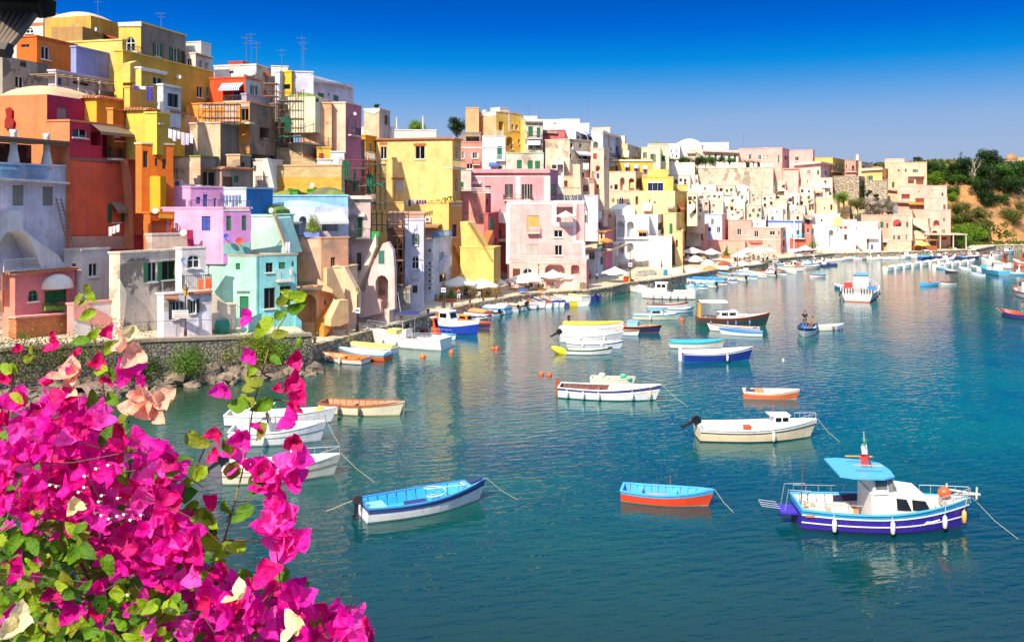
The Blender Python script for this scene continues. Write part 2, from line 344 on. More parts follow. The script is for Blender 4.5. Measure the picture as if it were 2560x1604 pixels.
    bl = FL.P(t, zb); br = FR.P(s, zb); bk2 = bl+br-Vector((Cx, Y, zb)); up = Vector((0, 0, zt-zb))
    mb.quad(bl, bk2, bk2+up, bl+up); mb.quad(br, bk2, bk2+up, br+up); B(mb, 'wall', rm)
    def Q(i, j, z): return Vector((Cx+eL[0]*i+eR[0]*j, Y+eL[1]*i+eR[1]*j, z))
    def slab(m, i0, i1, j0, j1, z0, z1): return m.hexa([Q(i0, j0, z0), Q(i1, j0, z0), Q(i1, j1, z0), Q(i0, j1, z0), Q(i0, j0, z1), Q(i1, j0, z1), Q(i1, j1, z1), Q(i0, j1, z1)])
    if roof in ('flat', 'green'):
        rf = MB(); slab(rf, .2, t-.2, .2, s-.2, zt-.6, zt-.35); R_ = B(rf, 'roof', plaster('c8b48c' if roof == 'flat' else '6f9a3c', 0 if roof == 'flat' else 2))
        cm = MB(); e = .07
        slab(cm, -e, t+e, -e, .26, zt, zt+hz_); slab(cm, -e, t+e, s-.26, s+e, zt, zt+hz_); slab(cm, -e, .26, .262, s-.262, zt, zt+hz_-.004); slab(cm, t-.26, t+e, .262, s-.262, zt, zt+hz_-.004)
        B(cm, 'parapet', plaster(cop or ('8fae50' if roof == 'green' else (lipc or col)), 0), R_)
        ii = MB(); slab(ii, .02, t-.02, .02, .2, zt-.6, zt-.001); slab(ii, .02, t-.02, s-.2, s-.02, zt-.6, zt-.001); slab(ii, .02, .2, .2, s-.2, zt-.6, zt-.001); slab(ii, t-.2, t-.02, .2, s-.2, zt-.6, zt-.001); B(ii, 'parapet', rm, R_)
    elif roof == 'tile':
        rf = MB(); slab(rf, -.25, t+.25, -.25, s+.25, zt, zt+.1); R_ = B(rf, 'roof', plaster('e0c8a0', 0))
        tm = MB(); q = .3
        for L_, fn in ((t, lambda v, w: Q(v, w, zt+.13)), (s, lambda v, w: Q(w, v, zt+.13))):
            n = min(70, max(4, int(L_/q)))
            for i in range(n):
                v = L_*(i+.5)/n; tm.tube([fn(v, -.32), fn(v, .5)], L_/n*.42, 5)
        B(tm, 'roof_tile', flat('c87848', .8, sc=1.5), R_)['kind'] = 'stuff'
    elif roof in ('vault', 'dome', 'gvault'):
        rf = MB(); n = 14; h = min(t, s)*.22; o0 = len(rf.v); m_ = 10
        for i in range(n+1):
            for j in range(m_+1):
                a_, b_ = i/n, j/m_
                zz = zt-.1+h*(math.sin(math.pi*a_)**.6)*((math.sin(math.pi*b_)**.35) if roof != 'dome' else math.sin(math.pi*b_)**.7)
                rf.v.append(tuple(Q(t*(.02+.96*a_), s*(.02+.96*b_), zz)))
        for i in range(n):
            for j in range(m_): k = i*(m_+1)+j; rf.f.append((k, k+1, k+m_+2, k+m_+1))
        B(rf, 'roof', plaster({'vault': lipc or 'ece0c4', 'dome': lipc or 'b8d8ec', 'gvault': '7c9a38'}[roof], 2 if roof == 'gvault' else 0), smooth=True)
    for e_ in ex:
        k = e_[0]; F = FL if e_[1] == 'L' else FR
        if k == 'poly':           # side, colour, inner and outer offset, points, name
            m_ = MB(); pts = e_[5]; F.poly(m_, [F.px(reg, pts[i], pts[i+1], e_[4]) for i in range(0, len(pts), 2)], e_[3], e_[4])
            c = e_[2]; B(m_, e_[6] if len(e_) > 6 else 'wall', c if not isinstance(c, str) else plaster(c, 0))
        elif k == 'bal':          # side, x0 x1 yrail yfloor, colour, depth
            _, _, x0_, x1_, yr, yf = e_[:6]; dd = e_[7] if len(e_) > 7 else .8
            p, q = F.px(reg, x0_, yf, dd), F.px(reg, x1_, yf, dd); pr = F.px(reg, x0_, yr, dd); a0, a1 = sorted((p[0], q[0])); z = p[1]; hh = max(.5, pr[1]-z)
            m_ = MB(); F.box(m_, a0, a1, z-.16, z, .005, dd); bo = B(m_, 'balcony', plaster('e8e0d4', 0))
            rl = MB(); n = max(2, min(60, int((a1-a0)/.16)))
            for i in range(n+1): v = a0+(a1-a0)*i/n; F.box(rl, v-.014, v+.014, z, z+hh, dd-.06, dd-.03)
            for v in (a0, a1-.03):
                for j in range(4): F.box(rl, v, v+.03, z, z+hh, dd*j/4+.02, dd*j/4+.05)
                F.box(rl, v, v+.03, z+hh, z+hh+.04, 0, dd-.07)
            F.box(rl, a0, a1, z+hh, z+hh+.05, dd-.07, dd-.02); F.box(rl, a0, a1, z+.08, z+.11, dd-.07, dd-.02)
            B(rl, 'railing', flat(e_[6] if len(e_) > 6 and e_[6] else '4a4a4c'), bo)
        elif k == 'aw':           # sloping awning: side x0 x1 ytop ybottom colour depth
            _, _, x0_, x1_, y0_, y1_, c = e_[:7]; dd = e_[7] if len(e_) > 7 else 1.0
            p, q = F.px(reg, x0_, y0_), F.px(reg, x1_, y0_); w_ = F.px(reg, x0_, y1_, dd); a0, a1 = sorted((p[0], q[0])); m_ = MB()
            P = [F.P(a0, p[1], .02), F.P(a1, p[1], .02), F.P(a1, w_[1], dd), F.P(a0, w_[1], dd)]; m_.prism(P, (0, 0, .04)); m_.prism([P[3]-Vector((0, 0, .01)), P[2]-Vector((0, 0, .01)), P[2]-Vector((0, 0, .22)), P[3]-Vector((0, 0, .22))], Vector((F.n[0]*.02, F.n[1]*.02, 0)))
            B(m_, 'awning', flat(c) if c != 'st' else stripem())
        elif k == 'st':           # stairs: side, bottom x y, top x y, width, colour
            _, _, xb, yb_, xt, yt_, wd, c = e_; p, q = F.px(reg, xb, yb_, wd), F.px(reg, xt, yt_, wd); n = max(3, int(abs(q[1]-p[1])/.2)); m_ = MB()
            for i in range(n):
                a0 = p[0]+(q[0]-p[0])*i/n; a1 = p[0]+(q[0]-p[0])*(i+1)/n; a0, a1 = min(a0, a1), max(a0, a1); z = p[1]+(q[1]-p[1])*(i+1)/n; F.box(m_, a0, a1, z-1.3, z, .01, wd)
            B(m_, 'staircase', plaster(c, 0))
        elif k == 'dish':
            p = F.px(reg, e_[2], e_[3], .5); r_ = e_[4]/REG[reg][2]/F0*Y*.5; c = F.P(*p, .5); m_ = MB(); ax = Vector((F.n[0]*.8-.3, F.n[1]*.8-.6, .35)).normalized(); ux = ax.cross(Vector((0, 0, 1))).normalized(); uz = ux.cross(ax)
            rows = []
            for i in range(5):
                rr = r_*i/4; rows.append([c+ax*(.35*rr*rr/r_)+(ux*math.cos(k2*math.pi/7)+uz*math.sin(k2*math.pi/7))*max(rr, .01) for k2 in range(14)])
            o_ = len(m_.v); [m_.v.append(tuple(v)) for rw in rows for v in rw]
            for i in range(4):
                for k2 in range(14): m_.f.append((o_+i*14+k2, o_+i*14+(k2+1) % 14, o_+(i+1)*14+(k2+1) % 14, o_+(i+1)*14+k2))
            do = B(m_, 'satellite_dish', flat(e_[5])); m_ = MB(); m_.tube([c, F.P(p[0], p[1]-.25, 0)], .03); m_.tube([c-uz*r_*.8, c+ax*r_*.9], .015, 4); B(m_, 'bracket', iron, do)
        elif k == 'ac':
            p = F.px(reg, e_[2], e_[3], .35); w_ = e_[4]/REG[reg][2]/F0*Y*.5; m_ = MB(); F.box(m_, p[0]-w_, p[0]+w_, p[1]-w_*.8, p[1]+w_*.8, .05, .35); ao = B(m_, 'air_conditioner', white); m_ = MB(); cc = F.P(p[0], p[1], .352)
            pts = [F.P(p[0]+w_*.6*math.cos(j*math.pi/6), p[1]+w_*.6*math.sin(j*math.pi/6), .353) for j in range(12)]; m_.prism(pts, Vector((F.n[0]*.02, F.n[1]*.02, 0))); B(m_, 'fan_grille', flat('70706c'), ao)
        elif k == 'ant':
            p = F.px(reg, e_[2], e_[3]); c = Vector(Q(min(max(p[0] if F is FL else .5, .3), 50), 1.0 if F is FL else p[0], zt)); m_ = MB(); h = e_[4]; m_.tube([c, c+Vector((0, 0, h))], .03, 4); m_.tube([c+Vector((-.7, 0, h*.93)), c+Vector((.5, 0, h*.93))], .02, 4)
            for j in range(6): m_.tube([c+Vector((-.65+j*.2, -.22, h*.93)), c+Vector((-.65+j*.2, .22, h*.93))], .012, 3)
            m_.tube([c+Vector((-.4, 0, h*.75)), c+Vector((.4, .1, h*.75))], .015, 4); B(m_, 'antenna', flat('8a8a8c', .4, .3))
        elif k == 'ch':           # chimney / roof block: i, j in metres, size, height
            m_ = MB(); _, _, i, j, w_, h = e_[:6]; slab(m_, i, i+w_, j, j+w_, zt-.3, zt+h); slab(m_, i-.06, i+w_+.06, j-.06, j+w_+.06, zt+h, zt+h+.1); B(m_, 'chimney', plaster(e_[6] if len(e_) > 6 else 'f0e8dc', 0))
        elif k == 'tank':
            m_ = MB(); _, _, i, j = e_[:4]; c = Q(i, j, zt-.2); m_.lathe(c, [(.45, 0), (.48, .1), (.48, .9), (.3, 1.05), (.05, 1.08)], 12); B(m_, 'water_tank', flat('e8e8e4'), smooth=False)
        elif k == 'pgm':          # flat pergola roof on posts: side x0 x1 ytop, depth, height
            _, _, x0_, x1_, y0_, dd, hh = e_[:7]; p, q = F.px(reg, x0_, y0_, dd), F.px(reg, x1_, y0_, dd); a0, a1 = sorted((p[0], q[0])); m_ = MB(); z = p[1]
            for i in range(9): F.box(m_, a0+(a1-a0)*i/9, a0+(a1-a0)*(i+.62)/9, z-.08, z, -1.5, dd)
            po = B(m_, 'pergola', flat(e_[7] if len(e_) > 7 else '9a8468')); m_ = MB()
            for i in range(4): v = a0+(a1-a0)*i/3.05; F.box(m_, v, v+.1, z-hh, z-.082, dd-.2, dd-.1)
            B(m_, 'post', flat('d8d0c4'), po)
        elif k == 'trim':         # straight trim strip: side x0 y0 x1 y1 colour thickness(m)
            _, _, x0_, y0_, x1_, y1_, c, w_ = e_; p, q = F.px(reg, x0_, y0_), F.px(reg, x1_, y1_); m_ = MB()
            if abs(x1_-x0_) > abs(y1_-y0_): F.box(m_, min(p[0], q[0]), max(p[0], q[0]), min(p[1], q[1])-w_/2, min(p[1], q[1])+w_/2, .003, .05)
            else: F.box(m_, p[0]-w_/2, p[0]+w_/2, min(p[1], q[1]), max(p[1], q[1]), .003, .046)
            B(m_, 'trim', plaster(c, 0))
    ALLH.append((root, FL, FR, zt)); return root, FL, FR, zt
def stripem():
    def f(m, t, p):
        s = nn(t, 'ShaderNodeTexWave', bands_direction='X'); s.inputs['Scale'].default_value = 1.3; t.links.new(pos(t), s.inputs[0])
        t.links.new(mixc(t, rng(t, s.outputs[1], .45, .55), lin('f0f0f0'), lin('3a5fae')), p.inputs[0])
    return mat('striped_cloth', f)
def beams(F, z, dd): pass
H = house
# ---------------------------------------------------------------- the town, left to right, back rows first
H('A', 100, 340, 352, 90, 300, 99, 'e8e0d0', 'pale stone house at the top left corner behind the dark pergola', 'A 200 218 262 262; k 265 110 285 140', ex=[('trim', 'L', 110, 185, 345, 188, 'c87848', .3)])
H('A', 352, 715, 935, 122, 335, 97, 'dcb848', 'ochre yellow house with shallow dome at the top of the village', 'G 512 245 622 325; k 465 262 492 305; w 768 268 795 305; g 815 280 862 315', rc='d8a828', roof='vault', lipc='f0dcb0', d=1, ex=[('ac', 'R', 772, 235, 34), ('poly', 'L', 'b89a50', 0, 1.6, [405, 215, 650, 210, 650, 335, 405, 335]), ('aw', 'R', 805, 880, 262, 280, 'e05030'), ('ant', 'R', 800, 0, 2.5)])
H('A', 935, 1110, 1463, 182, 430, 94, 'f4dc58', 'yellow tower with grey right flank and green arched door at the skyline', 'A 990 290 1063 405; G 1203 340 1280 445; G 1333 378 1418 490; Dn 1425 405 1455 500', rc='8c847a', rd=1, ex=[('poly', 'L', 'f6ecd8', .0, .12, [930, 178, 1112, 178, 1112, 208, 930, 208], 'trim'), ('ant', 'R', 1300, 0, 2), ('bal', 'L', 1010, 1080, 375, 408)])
H('A', 525, 963, 990, 318, 620, 87.5, 'f6e070', 'pale yellow windowless block above the lilac wall', rc='e0c040')
H('A', 900, 968, 1680, 403, 900, 85, 'f4d850', 'long plain yellow wall house stretching right under the grey tower', 'w 1205 590 1280 670; w 1550 680 1600 770; w 1625 690 1650 765; A 1425 455 1440 500', rc='e0b838', ex=[('dish', 'R', 1408, 607, 38, 'e8e4dc'), ('poly', 'R', 'f4d860', 0, .9, [1025, 500, 1078, 480, 1110, 500, 1110, 650, 1025, 650])])
H('A', 560, 600, 965, 372, 640, 83.5, '9aa6e0', 'lilac blue wall house with sagging cables under yellow block', rc='98a4e4')
H('A', 130, 290, 602, 290, 560, 82, 'e07028', 'bright orange house high on the left with one white window', 'w 326 366 392 470; k 165 350 230 375', rc='f08838', ex=[('trim', 'R', 292, 300, 600, 372, 'e06818', .01)])
H('A', -40, 20, 390, 440, 720, 78, 'b0a898', 'grey weathered house with rounded vault roof on the far left', 'k 160 445 210 530; w 120 600 188 695', rc='b4aa9a', rd=2, roof='vault', lipc='9a9488')
H('A', 1105, 1112, 1315, 538, 720, 82, 'f0d868', 'small ochre annex with white lintel on long yellow wall', 'w 1203 592 1282 670', rc='d8b850', lipc='f0e8d8', ex=[('poly', 'R', 'f6f0e4', .0, .2, [1108, 534, 1315, 575, 1315, 592, 1108, 552], 'trim')])
H('A', 380, 440, 1010, 560, 850, 80, 'd8d0e0', 'lilac white house with pergola terrace and white balcony railing', 'k 572 605 700 672; Dv 500 600 545 675; G 893 650 1000 715; Db 455 590 485 690', rc='d4ccdc', ex=[('bal', 'R', 455, 752, 675, 745, 'f4f0ea', .7), ('poly', 'R', '9c948c', 0, .6, [760, 715, 1012, 735, 1012, 800, 760, 775]), ('pgm', 'R', 450, 955, 575, 1.5, 2.2)])
H('A', 1015, 1022, 1290, 690, 900, 80.5, 'f0d058', 'ochre yellow wall house beneath the purple washing line', rc='e4bc40')
H('A', 1270, 1285, 1425, 672, 880, 79, 'ece8e4', 'grey white bay house with one large brown framed window', 'q 1320 732 1405 845', rc='e4dedc', ex=[('poly', 'R', 'f8f4f0', 0, .2, [1283, 660, 1425, 690, 1425, 700, 1283, 672], 'trim')])
H('A', 660, 760, 1022, 772, 930, 78, 'f8d038', 'low yellow house with tiled eave below the lilac white terrace', rc='f4b828', roof='tile')
H('A', 1130, 1150, 1545, 1060, 1260, 82.5, '9a8460', 'shadowy brown stone base house under the yellow washing balcony', 'k 1465 935 1510 1030', rc='8c7650', rd=2)
H('A', 1290, 1318, 1455, 888, 1110, 80, 'f0b430', 'orange yellow house with tiled eave and white shutters above the laundry', 'V 1340 935 1422 1015', rc='f0a828', roof='tile')
H('A', 990, 1142, 1300, 868, 1140, 77.5, 'f8dc50', 'yellow house with tiled roof and small window beside the laundry', 'w 1250 925 1276 975', rc='e0b838', roof='tile')
H('A', 1142, 1235, 1340, 893, 1100, 76.5, 'f8dc50', 'small yellow bay block projecting in front of tiled yellow house', 'w 1254 930 1274 972', thr=25, rc='dcb43c')
H('A', 880, 890, 1140, 862, 1280, 76.5, 'f09848', 'burnt orange house with cactus terrace right of the magenta wall', 'w 905 1020 975 1110', rc='d87028', ex=[('ac', 'R', 930, 1065, 46), ('bal', 'R', 880, 975, 1165, 1245, '3c3430', .5)])
H('A', -90, 370, 895, 742, 1300, 74, 'f48c58', 'salmon house with domed roof and magenta side wall on the left', 's 448 845 530 945', rc='b02c58', roof='vault', lipc='e4cc90', ex=[('poly', 'L', 'a02820', .0, .2, [40, 860, 70, 845, 95, 870, 90, 930, 110, 960, 100, 1010, 35, 1010, 35, 950, 50, 920], 'ornament'), ('poly', 'R', 'f8a888', .0, .12, [830, 870, 850, 870, 850, 930, 905, 950, 905, 968, 830, 945], 'pipe')])
H('A', 366, 548, 1128, 955, 1960, 71.5, 'f89060', 'tall red house with buttress, cactus window and green shutters', 'w 570 1000 688 1085; o 715 1010 800 1145; o 805 1015 893 1240; k 1110 1182 1165 1325; G 845 1600 980 1750', rc='d83850', ex=[
    ('poly', 'R', 'f46a44', 0, .03, [552, 1262, 975, 1300, 1128, 1300, 1170, 1850, 552, 1850]), ('poly', 'R', '9a7468', .0, .045, [552, 1238, 985, 1262, 985, 1284, 552, 1260], 'trim'),
    ('poly', 'R', 'f8a070', 0, .5, [980, 1260, 1000, 1250, 1035, 1400, 1055, 1960, 1015, 1960, 1010, 1500], 'buttress'), ('poly', 'R', 'dcb894', .0, .05, [552, 1860, 1010, 1855, 1010, 1960, 552, 1960]),
    ('poly', 'R', 'f46a44', 0, .3, [1000, 1250, 1060, 1240, 1110, 1290, 1185, 1850, 1040, 1850, 1025, 1400], 'buttress'), ('bal', 'R', 880, 975, 1160, 1240, '3a2c28', .4), ('aw', 'R', 875, 960, 1595, 1660, 'a08464', .6), ('aw', 'R', 715, 1060, 975, 1030, '8c7860', 1.0)])
H('A', 1100, 1115, 1366, 1135, 1560, 76, 'f08838', 'orange cube house with two slit windows right of the red house', 'k 1219 1245 1241 1308; k 1278 1252 1308 1332; k 1112 1182 1165 1320', thr=50, rc='f47c28', lipc='d8d0b0')
H('B', 1130, 1262, 1285, 128, 430, 76.2, 'fcc420', 'bright yellow rounded house wedged between red and pink houses', thr=30, rc='f0a818', roof='vault', lipc='fcc420')
H('B', 1250, 1610, 1660, 200, 430, 82, 'f4f0ee', 'low white vaulted house with roof air conditioner behind the pink house', roof='vault', lipc='f6f2f0', ex=[('ac', 'L', 1395, 185, 70)])
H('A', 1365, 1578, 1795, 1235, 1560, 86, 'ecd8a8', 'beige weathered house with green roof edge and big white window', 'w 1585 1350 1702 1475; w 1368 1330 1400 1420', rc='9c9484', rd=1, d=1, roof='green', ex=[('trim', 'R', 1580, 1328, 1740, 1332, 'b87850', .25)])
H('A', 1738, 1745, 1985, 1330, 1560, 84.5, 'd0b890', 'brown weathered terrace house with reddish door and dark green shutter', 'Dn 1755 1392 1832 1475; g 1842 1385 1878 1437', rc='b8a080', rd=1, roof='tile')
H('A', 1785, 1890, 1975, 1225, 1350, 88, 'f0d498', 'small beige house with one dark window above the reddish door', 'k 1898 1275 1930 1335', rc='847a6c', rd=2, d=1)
H('A', 1495, 1735, 1960, 972, 1250, 89, 'ecd6a4', 'beige block with peeling plaster and dark right flank', rc='827a6c', rd=2, d=1)
H('C', -40, 40, 182, 600, 660, 91, 'e0c8a0', 'plain sandy wall house left of the orange unfinished house')
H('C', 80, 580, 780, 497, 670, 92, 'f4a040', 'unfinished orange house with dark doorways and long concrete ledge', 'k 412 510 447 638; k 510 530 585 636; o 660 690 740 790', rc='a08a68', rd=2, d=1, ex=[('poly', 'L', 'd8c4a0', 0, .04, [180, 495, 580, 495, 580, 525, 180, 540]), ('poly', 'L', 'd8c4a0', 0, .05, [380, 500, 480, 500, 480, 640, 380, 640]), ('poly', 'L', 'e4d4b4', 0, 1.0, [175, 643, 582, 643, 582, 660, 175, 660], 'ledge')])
H('C', 268, 545, 668, 300, 495, 97, 'f45828', 'red orange house with shaded magenta loggia high in the village', 'ob 368 360 535 480; G 585 358 637 432', rc='d8d0cc', ex=[('aw', 'L', 365, 530, 345, 385, 'st', .8), ('bal', 'L', 370, 540, 440, 482), ('ch', 'L', 2, 3, .8, .8), ('tank', 'L', 8, 2), ('tank', 'L', 6, 2)])
H('C', 545, 555, 760, 430, 500, 95, 'b8b0c0', 'low grey house strip under green shuttered window beside red orange house')
H('C', 78, 155, 285, 108, 240, 101, 'f0e4d0', 'pale house with square chimney and three windows on the skyline', 'w 178 160 205 218; w 228 175 258 232; w 82 150 122 200', rc='d0c4b8', ex=[('ch', 'L', .3, 1.5, 2, 1.6), ('trim', 'R', 156, 112, 284, 140, 'b8683c', .2)])
H('C', 300, 632, 785, 198, 490, 106, 'f8f0e8', 'white house with striped balcony cloth among the antennas', 'k 420 225 453 266; w 700 265 725 340; k 690 385 720 430', rc='d8c8b8', rd=1, ex=[('bal', 'L', 475, 605, 252, 275, 'f0f0f0', .6), ('ant', 'L', 560, 0, 4.2), ('ant', 'L', 520, 0, 3.8), ('ant', 'L', 600, 0, 3), ('ch', 'L', 13, 2, 3, 1), ('ch', 'L', 3, 2, 2, .8, 'd85040'), ('aw', 'R', 688, 730, 255, 262, 'e87848', .4)])
H('C', 790, 910, 925, 252, 460, 105, 'f8d828', 'narrow vivid yellow house between white houses on the ridge', 'w 795 290 815 330; k 800 350 900 390', rc='e8b820', ex=[('ant', 'L', 800, 0, 3)])
H('C', 780, 818, 822, 252, 450, 104.5, 'd8e4f0', 'slim pale blue house strip left of the narrow yellow house')
H('C', 880, 1080, 1090, 258, 430, 106, 'd8d8e8', 'windowless pale lilac house right of the narrow yellow house', ex=[('ch', 'L', 3, 2, 2, .9), ('ch', 'L', 7, 2, 1.5, .9), ('ant', 'L', 990, 0, 4.6), ('ant', 'L', 1005, 0, 4)])
H('C', 1070, 1082, 1400, 300, 520, 104, 'f0ecf0', 'long white skyline house with cornice and green shutter windows', 'g 1118 418 1166 462; g 1240 436 1281 480; k 1200 420 1210 445', rc='ece4f0', ex=[('poly', 'R', 'e8e4ec', 0, .5, [1082, 312, 1405, 352, 1405, 366, 1082, 328], 'cornice'), ('bal', 'R', 1085, 1375, 295, 312, 'f4f4f4', .02)])
H('C', 820, 1096, 1200, 445, 520, 100, 'ece4c4', 'pale low house with mossy green roof under white skyline house', 'k 1102 430 1125 490 R', roof='gvault')
H('C', 985, 1226, 1238, 502, 900, 101.5, 'f8cc88', 'large windowless apricot stone block behind the scaffolding', d=1)
H('C', 1226, 1335, 1460, 497, 900, 102, 'fce0b0', 'peach and pink house with satellite dish and narrow balcony door', 'w 1398 622 1418 735; s 1352 612 1362 680', rc='e48898', ex=[('dish', 'R', 1405, 582, 30, 'f4f4f4'), ('bal', 'R', 1380, 1460, 688, 742, '5a4a58', .5)])
H('C', 1340, 1350, 1487, 775, 1100, 103, 'a88860', 'dark brown stained old house beneath the pink balcony', 'w 1398 885 1420 950', rc='8c6e50', rd=2)
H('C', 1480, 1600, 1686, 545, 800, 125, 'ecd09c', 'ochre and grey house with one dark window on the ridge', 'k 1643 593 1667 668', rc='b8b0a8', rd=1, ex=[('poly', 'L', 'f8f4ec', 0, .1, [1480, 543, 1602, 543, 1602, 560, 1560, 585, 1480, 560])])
H('C', 1560, 2050, 2060, 715, 800, 134, 'f6efe4', 'long low white terrace wall house with thin poles above yellow house', ex=[('ch', 'L', 2, 1, .15, 2.2), ('ch', 'L', 6, 1, .15, 2), ('ch', 'L', 22, 1, .15, 2)])
H('C', 1455, 1700, 1720, 690, 800, 129, 'fbf6f0', 'bright white low house with slanted roof left of long terrace wall', ex=[('poly', 'L', 'fbf6f0', 0, .3, [1540, 665, 1700, 730, 1700, 780, 1540, 780])])
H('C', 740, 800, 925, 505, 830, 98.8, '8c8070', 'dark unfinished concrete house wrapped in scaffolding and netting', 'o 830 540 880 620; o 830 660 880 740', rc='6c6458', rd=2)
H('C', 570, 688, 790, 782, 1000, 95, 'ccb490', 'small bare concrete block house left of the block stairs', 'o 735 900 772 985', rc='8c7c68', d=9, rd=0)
H('C', 880, 1000, 1112, 818, 1000, 97.5, 'd0b890', 'bare block house with orange brick patch right of block stairs', 'k 1050 935 1084 980', rc='90806c', d=9, ex=[('poly', 'R', 'e08848', 0, .03, [1000, 905, 1108, 920, 1108, 990, 1000, 985])])
H('C', 1108, 1222, 1230, 852, 960, 99, 'f4c850', 'tiny yellow house with an orange door below apricot block', 'Dr 1128 860 1165 945')
H('C', 1112, 1225, 1232, 945, 1010, 98, 'f8f4ee', 'low white parapet box in front of the tiny yellow house')
H('C', 1218, 1325, 1338, 886, 1010, 98.3, 'fbf8f4', 'plain white cube house right of the tiny yellow house')
H('C', 745, 1303, 1325, 990, 1225, 93.5, 'e4c088', 'long block wall house with orange brick lower half', d=9, ex=[('poly', 'L', brickm('f4b048', 'e8a040', .5, .25), 0, .04, [800, 1082, 1303, 1082, 1303, 1215, 800, 1215]), ('poly', 'L', brickm('dcbc8c', 'a89068', .5, .25), -6, -2, [790, 845, 870, 848, 1090, 992, 790, 992], 'staircase'), ('dish', 'L', 1075, 1145, 40, 'f0ece8')])
H('C', 605, 690, 700, 945, 1190, 92.5, 'f4ece4', 'small white house with dark window left of block wall house', 'k 610 985 632 1035', ex=[('poly', 'L', 'f4ece0', .2, .9, [680, 935, 720, 930, 775, 1172, 690, 1172]), ('bal', 'L', 622, 720, 1075, 1150, 'c8a888', 1.0)])
H('C', 150, 553, 762, 1172, 1340, 80, 'd4e4f8', 'pale blue wall house with vivid blue right face', rc='2f84cc', lipc='d8e8f8')
H('B', 1280, 1500, 1760, 218, 400, 78.5, 'f8b8e0', 'upper pink terrace house with blue doors and thin railing', 'Db 1600 258 1635 378; b 1545 292 1580 345; b 1685 300 1702 375', thr=48, th=6, rc='f0a8dc', ex=[('bal', 'R', 1512, 1755, 318, 380, '7a6a90', .9)])
H('B', 1280, 1758, 1975, 385, 700, 75.5, 'fbb8dc', 'large pink house with blue shutters and two satellite dishes', 'b 1588 442 1657 556; g 1783 428 1820 556; g 1905 430 1940 553', thr=62, th=6, rc='dc98dc', ex=[('dish', 'R', 1783, 602, 42, '3c5cc0'), ('dish', 'R', 1888, 640, 58, 'e84a28'), ('bal', 'R', 1760, 1968, 325, 388, '6a6a70', .05), ('poly', 'R', '9cdcd0', 0, .04, [1762, 655, 1970, 650, 1970, 740, 1762, 740])])
H('D', 180, 392, 400, 165, 250, 82, '86b050', 'low green vaulted roof house behind pink house', roof='gvault')
H('D', 400, 600, 610, 235, 300, 83, '5ca83c', 'low bright green roofed house with dish above mint wall', roof='gvault', ex=[('dish', 'L', 563, 240, 44, 'e4ece4')])
H('D', 400, 905, 1168, 212, 480, 85.5, 'dce8fc', 'pale blue white house with arched niche, awning and pyramid dome', 'a 780 285 838 455; o 960 335 1085 402', thr=60, th=0, rc='e8ecfa', roof='dome', lipc='a8d4f0', ex=[('aw', 'R', 905, 1128, 262, 330, 'f4f0e8', 1.6), ('aw', 'L', 650, 812, 330, 352, '707068', 1.2), ('trim', 'L', 715, 265, 718, 455, '6090d0', .12), ('bal', 'L', 700, 790, 440, 485, '4a6a90', .8)])
H('D', 570, 1165, 1172, 128, 260, 89, '9cd0f0', 'sky blue parapet house with green vaults above the pale dome', lipc='9cdcf8', ex=[('poly', 'L', '3a78cc', 0, .1, [790, 225, 975, 235, 975, 250, 790, 240])])
for k_, (a0, a1, yy, lb) in enumerate(((575, 712, 100, 'left smaller'), (830, 1160, 112, 'right broad'))):
    H('D', a0, a1-4, a1, yy, 150, 90.5, '9cb040', 'mossy green vaulted roof house, %s of two above the sky blue parapet' % lb, roof='gvault')
H('D', 708, 770, 780, 82, 140, 91, '4cb428', 'small vivid green roof block left of the broad green vault')
H('D', 843, 895, 905, 80, 140, 91.6, '54b830', 'small vivid green roof block above the broad green vault')
H('D', 395, 570, 578, 285, 610, 80, 'ccf8e4', 'tall pale mint house with long slanting right buttress', ex=[('poly', 'L', 'c4f4e0', -3, 0.02, [568, 285, 590, 300, 682, 580, 568, 600]), ('poly', 'L', 'd8c0a0', -.4, .12, [572, 283, 586, 286, 692, 580, 678, 582], 'coping')])
H('D', 582, 590, 650, 290, 470, 82, 'e8d4b0', 'narrow beige doorway house with tiled eave beside slanted mint wall', 'k 590 320 628 420', roof='tile')
H('D', 30, 450, 762, 600, 1235, 75.5, 'bcf8de', 'two faced mint and turquoise house with green door and brown windows', 'g 281 655 316 704; Dg 313 915 383 1082; w 60 640 78 760; qn 518 617 574 726; q 505 848 592 1010; q 628 835 714 985; g 620 612 672 704; g 722 635 740 680', thr=58, th=4, rc='90dce0', roof='flat', lipc='c8b8a0', ex=[
    ('bal', 'R', 622, 735, 705, 792, 'c8d8d8', .9), ('trim', 'L', 290, 880, 392, 880, '708878', .18), ('poly', 'L', '9adcd4', .1, 3.2, [380, 1085, 272, 1228, 380, 1228], 'stair_wall'), ('poly', 'R', '84d4dc', .3, .6, [750, 1060, 800, 1110, 800, 1200, 750, 1200]), ('trim', 'R', 450, 600, 450, 1200, '84ccd0', .15)])
H('D', 1165, 1343, 1352, 135, 900, 91, 'ecccc4', 'tall dusty pink house with green balcony door above outdoor staircase', 'g 1243 292 1280 442; k 1235 572 1270 715', d=1, ex=[('bal', 'L', 1228, 1340, 385, 455, '506058', .9), ('aw', 'L', 1240, 1300, 262, 272, 'f0dcd0', .3), ('poly', 'L', 'f4e4d0', 0, .3, [1150, 130, 1355, 140, 1355, 150, 1150, 150], 'cornice')])
H('D', 745, 955, 1168, 460, 900, 84.5, 'e8c090', 'weathered ochre house with brick hole and dark window over the stairs', 'k 1030 608 1064 682 R', thr=62, th=8, rc='dcb080', rd=1, d=1, ex=[('poly', 'L', 'f4cc84', .0, .12, [765, 620, 800, 600, 850, 660, 880, 800, 765, 800])])
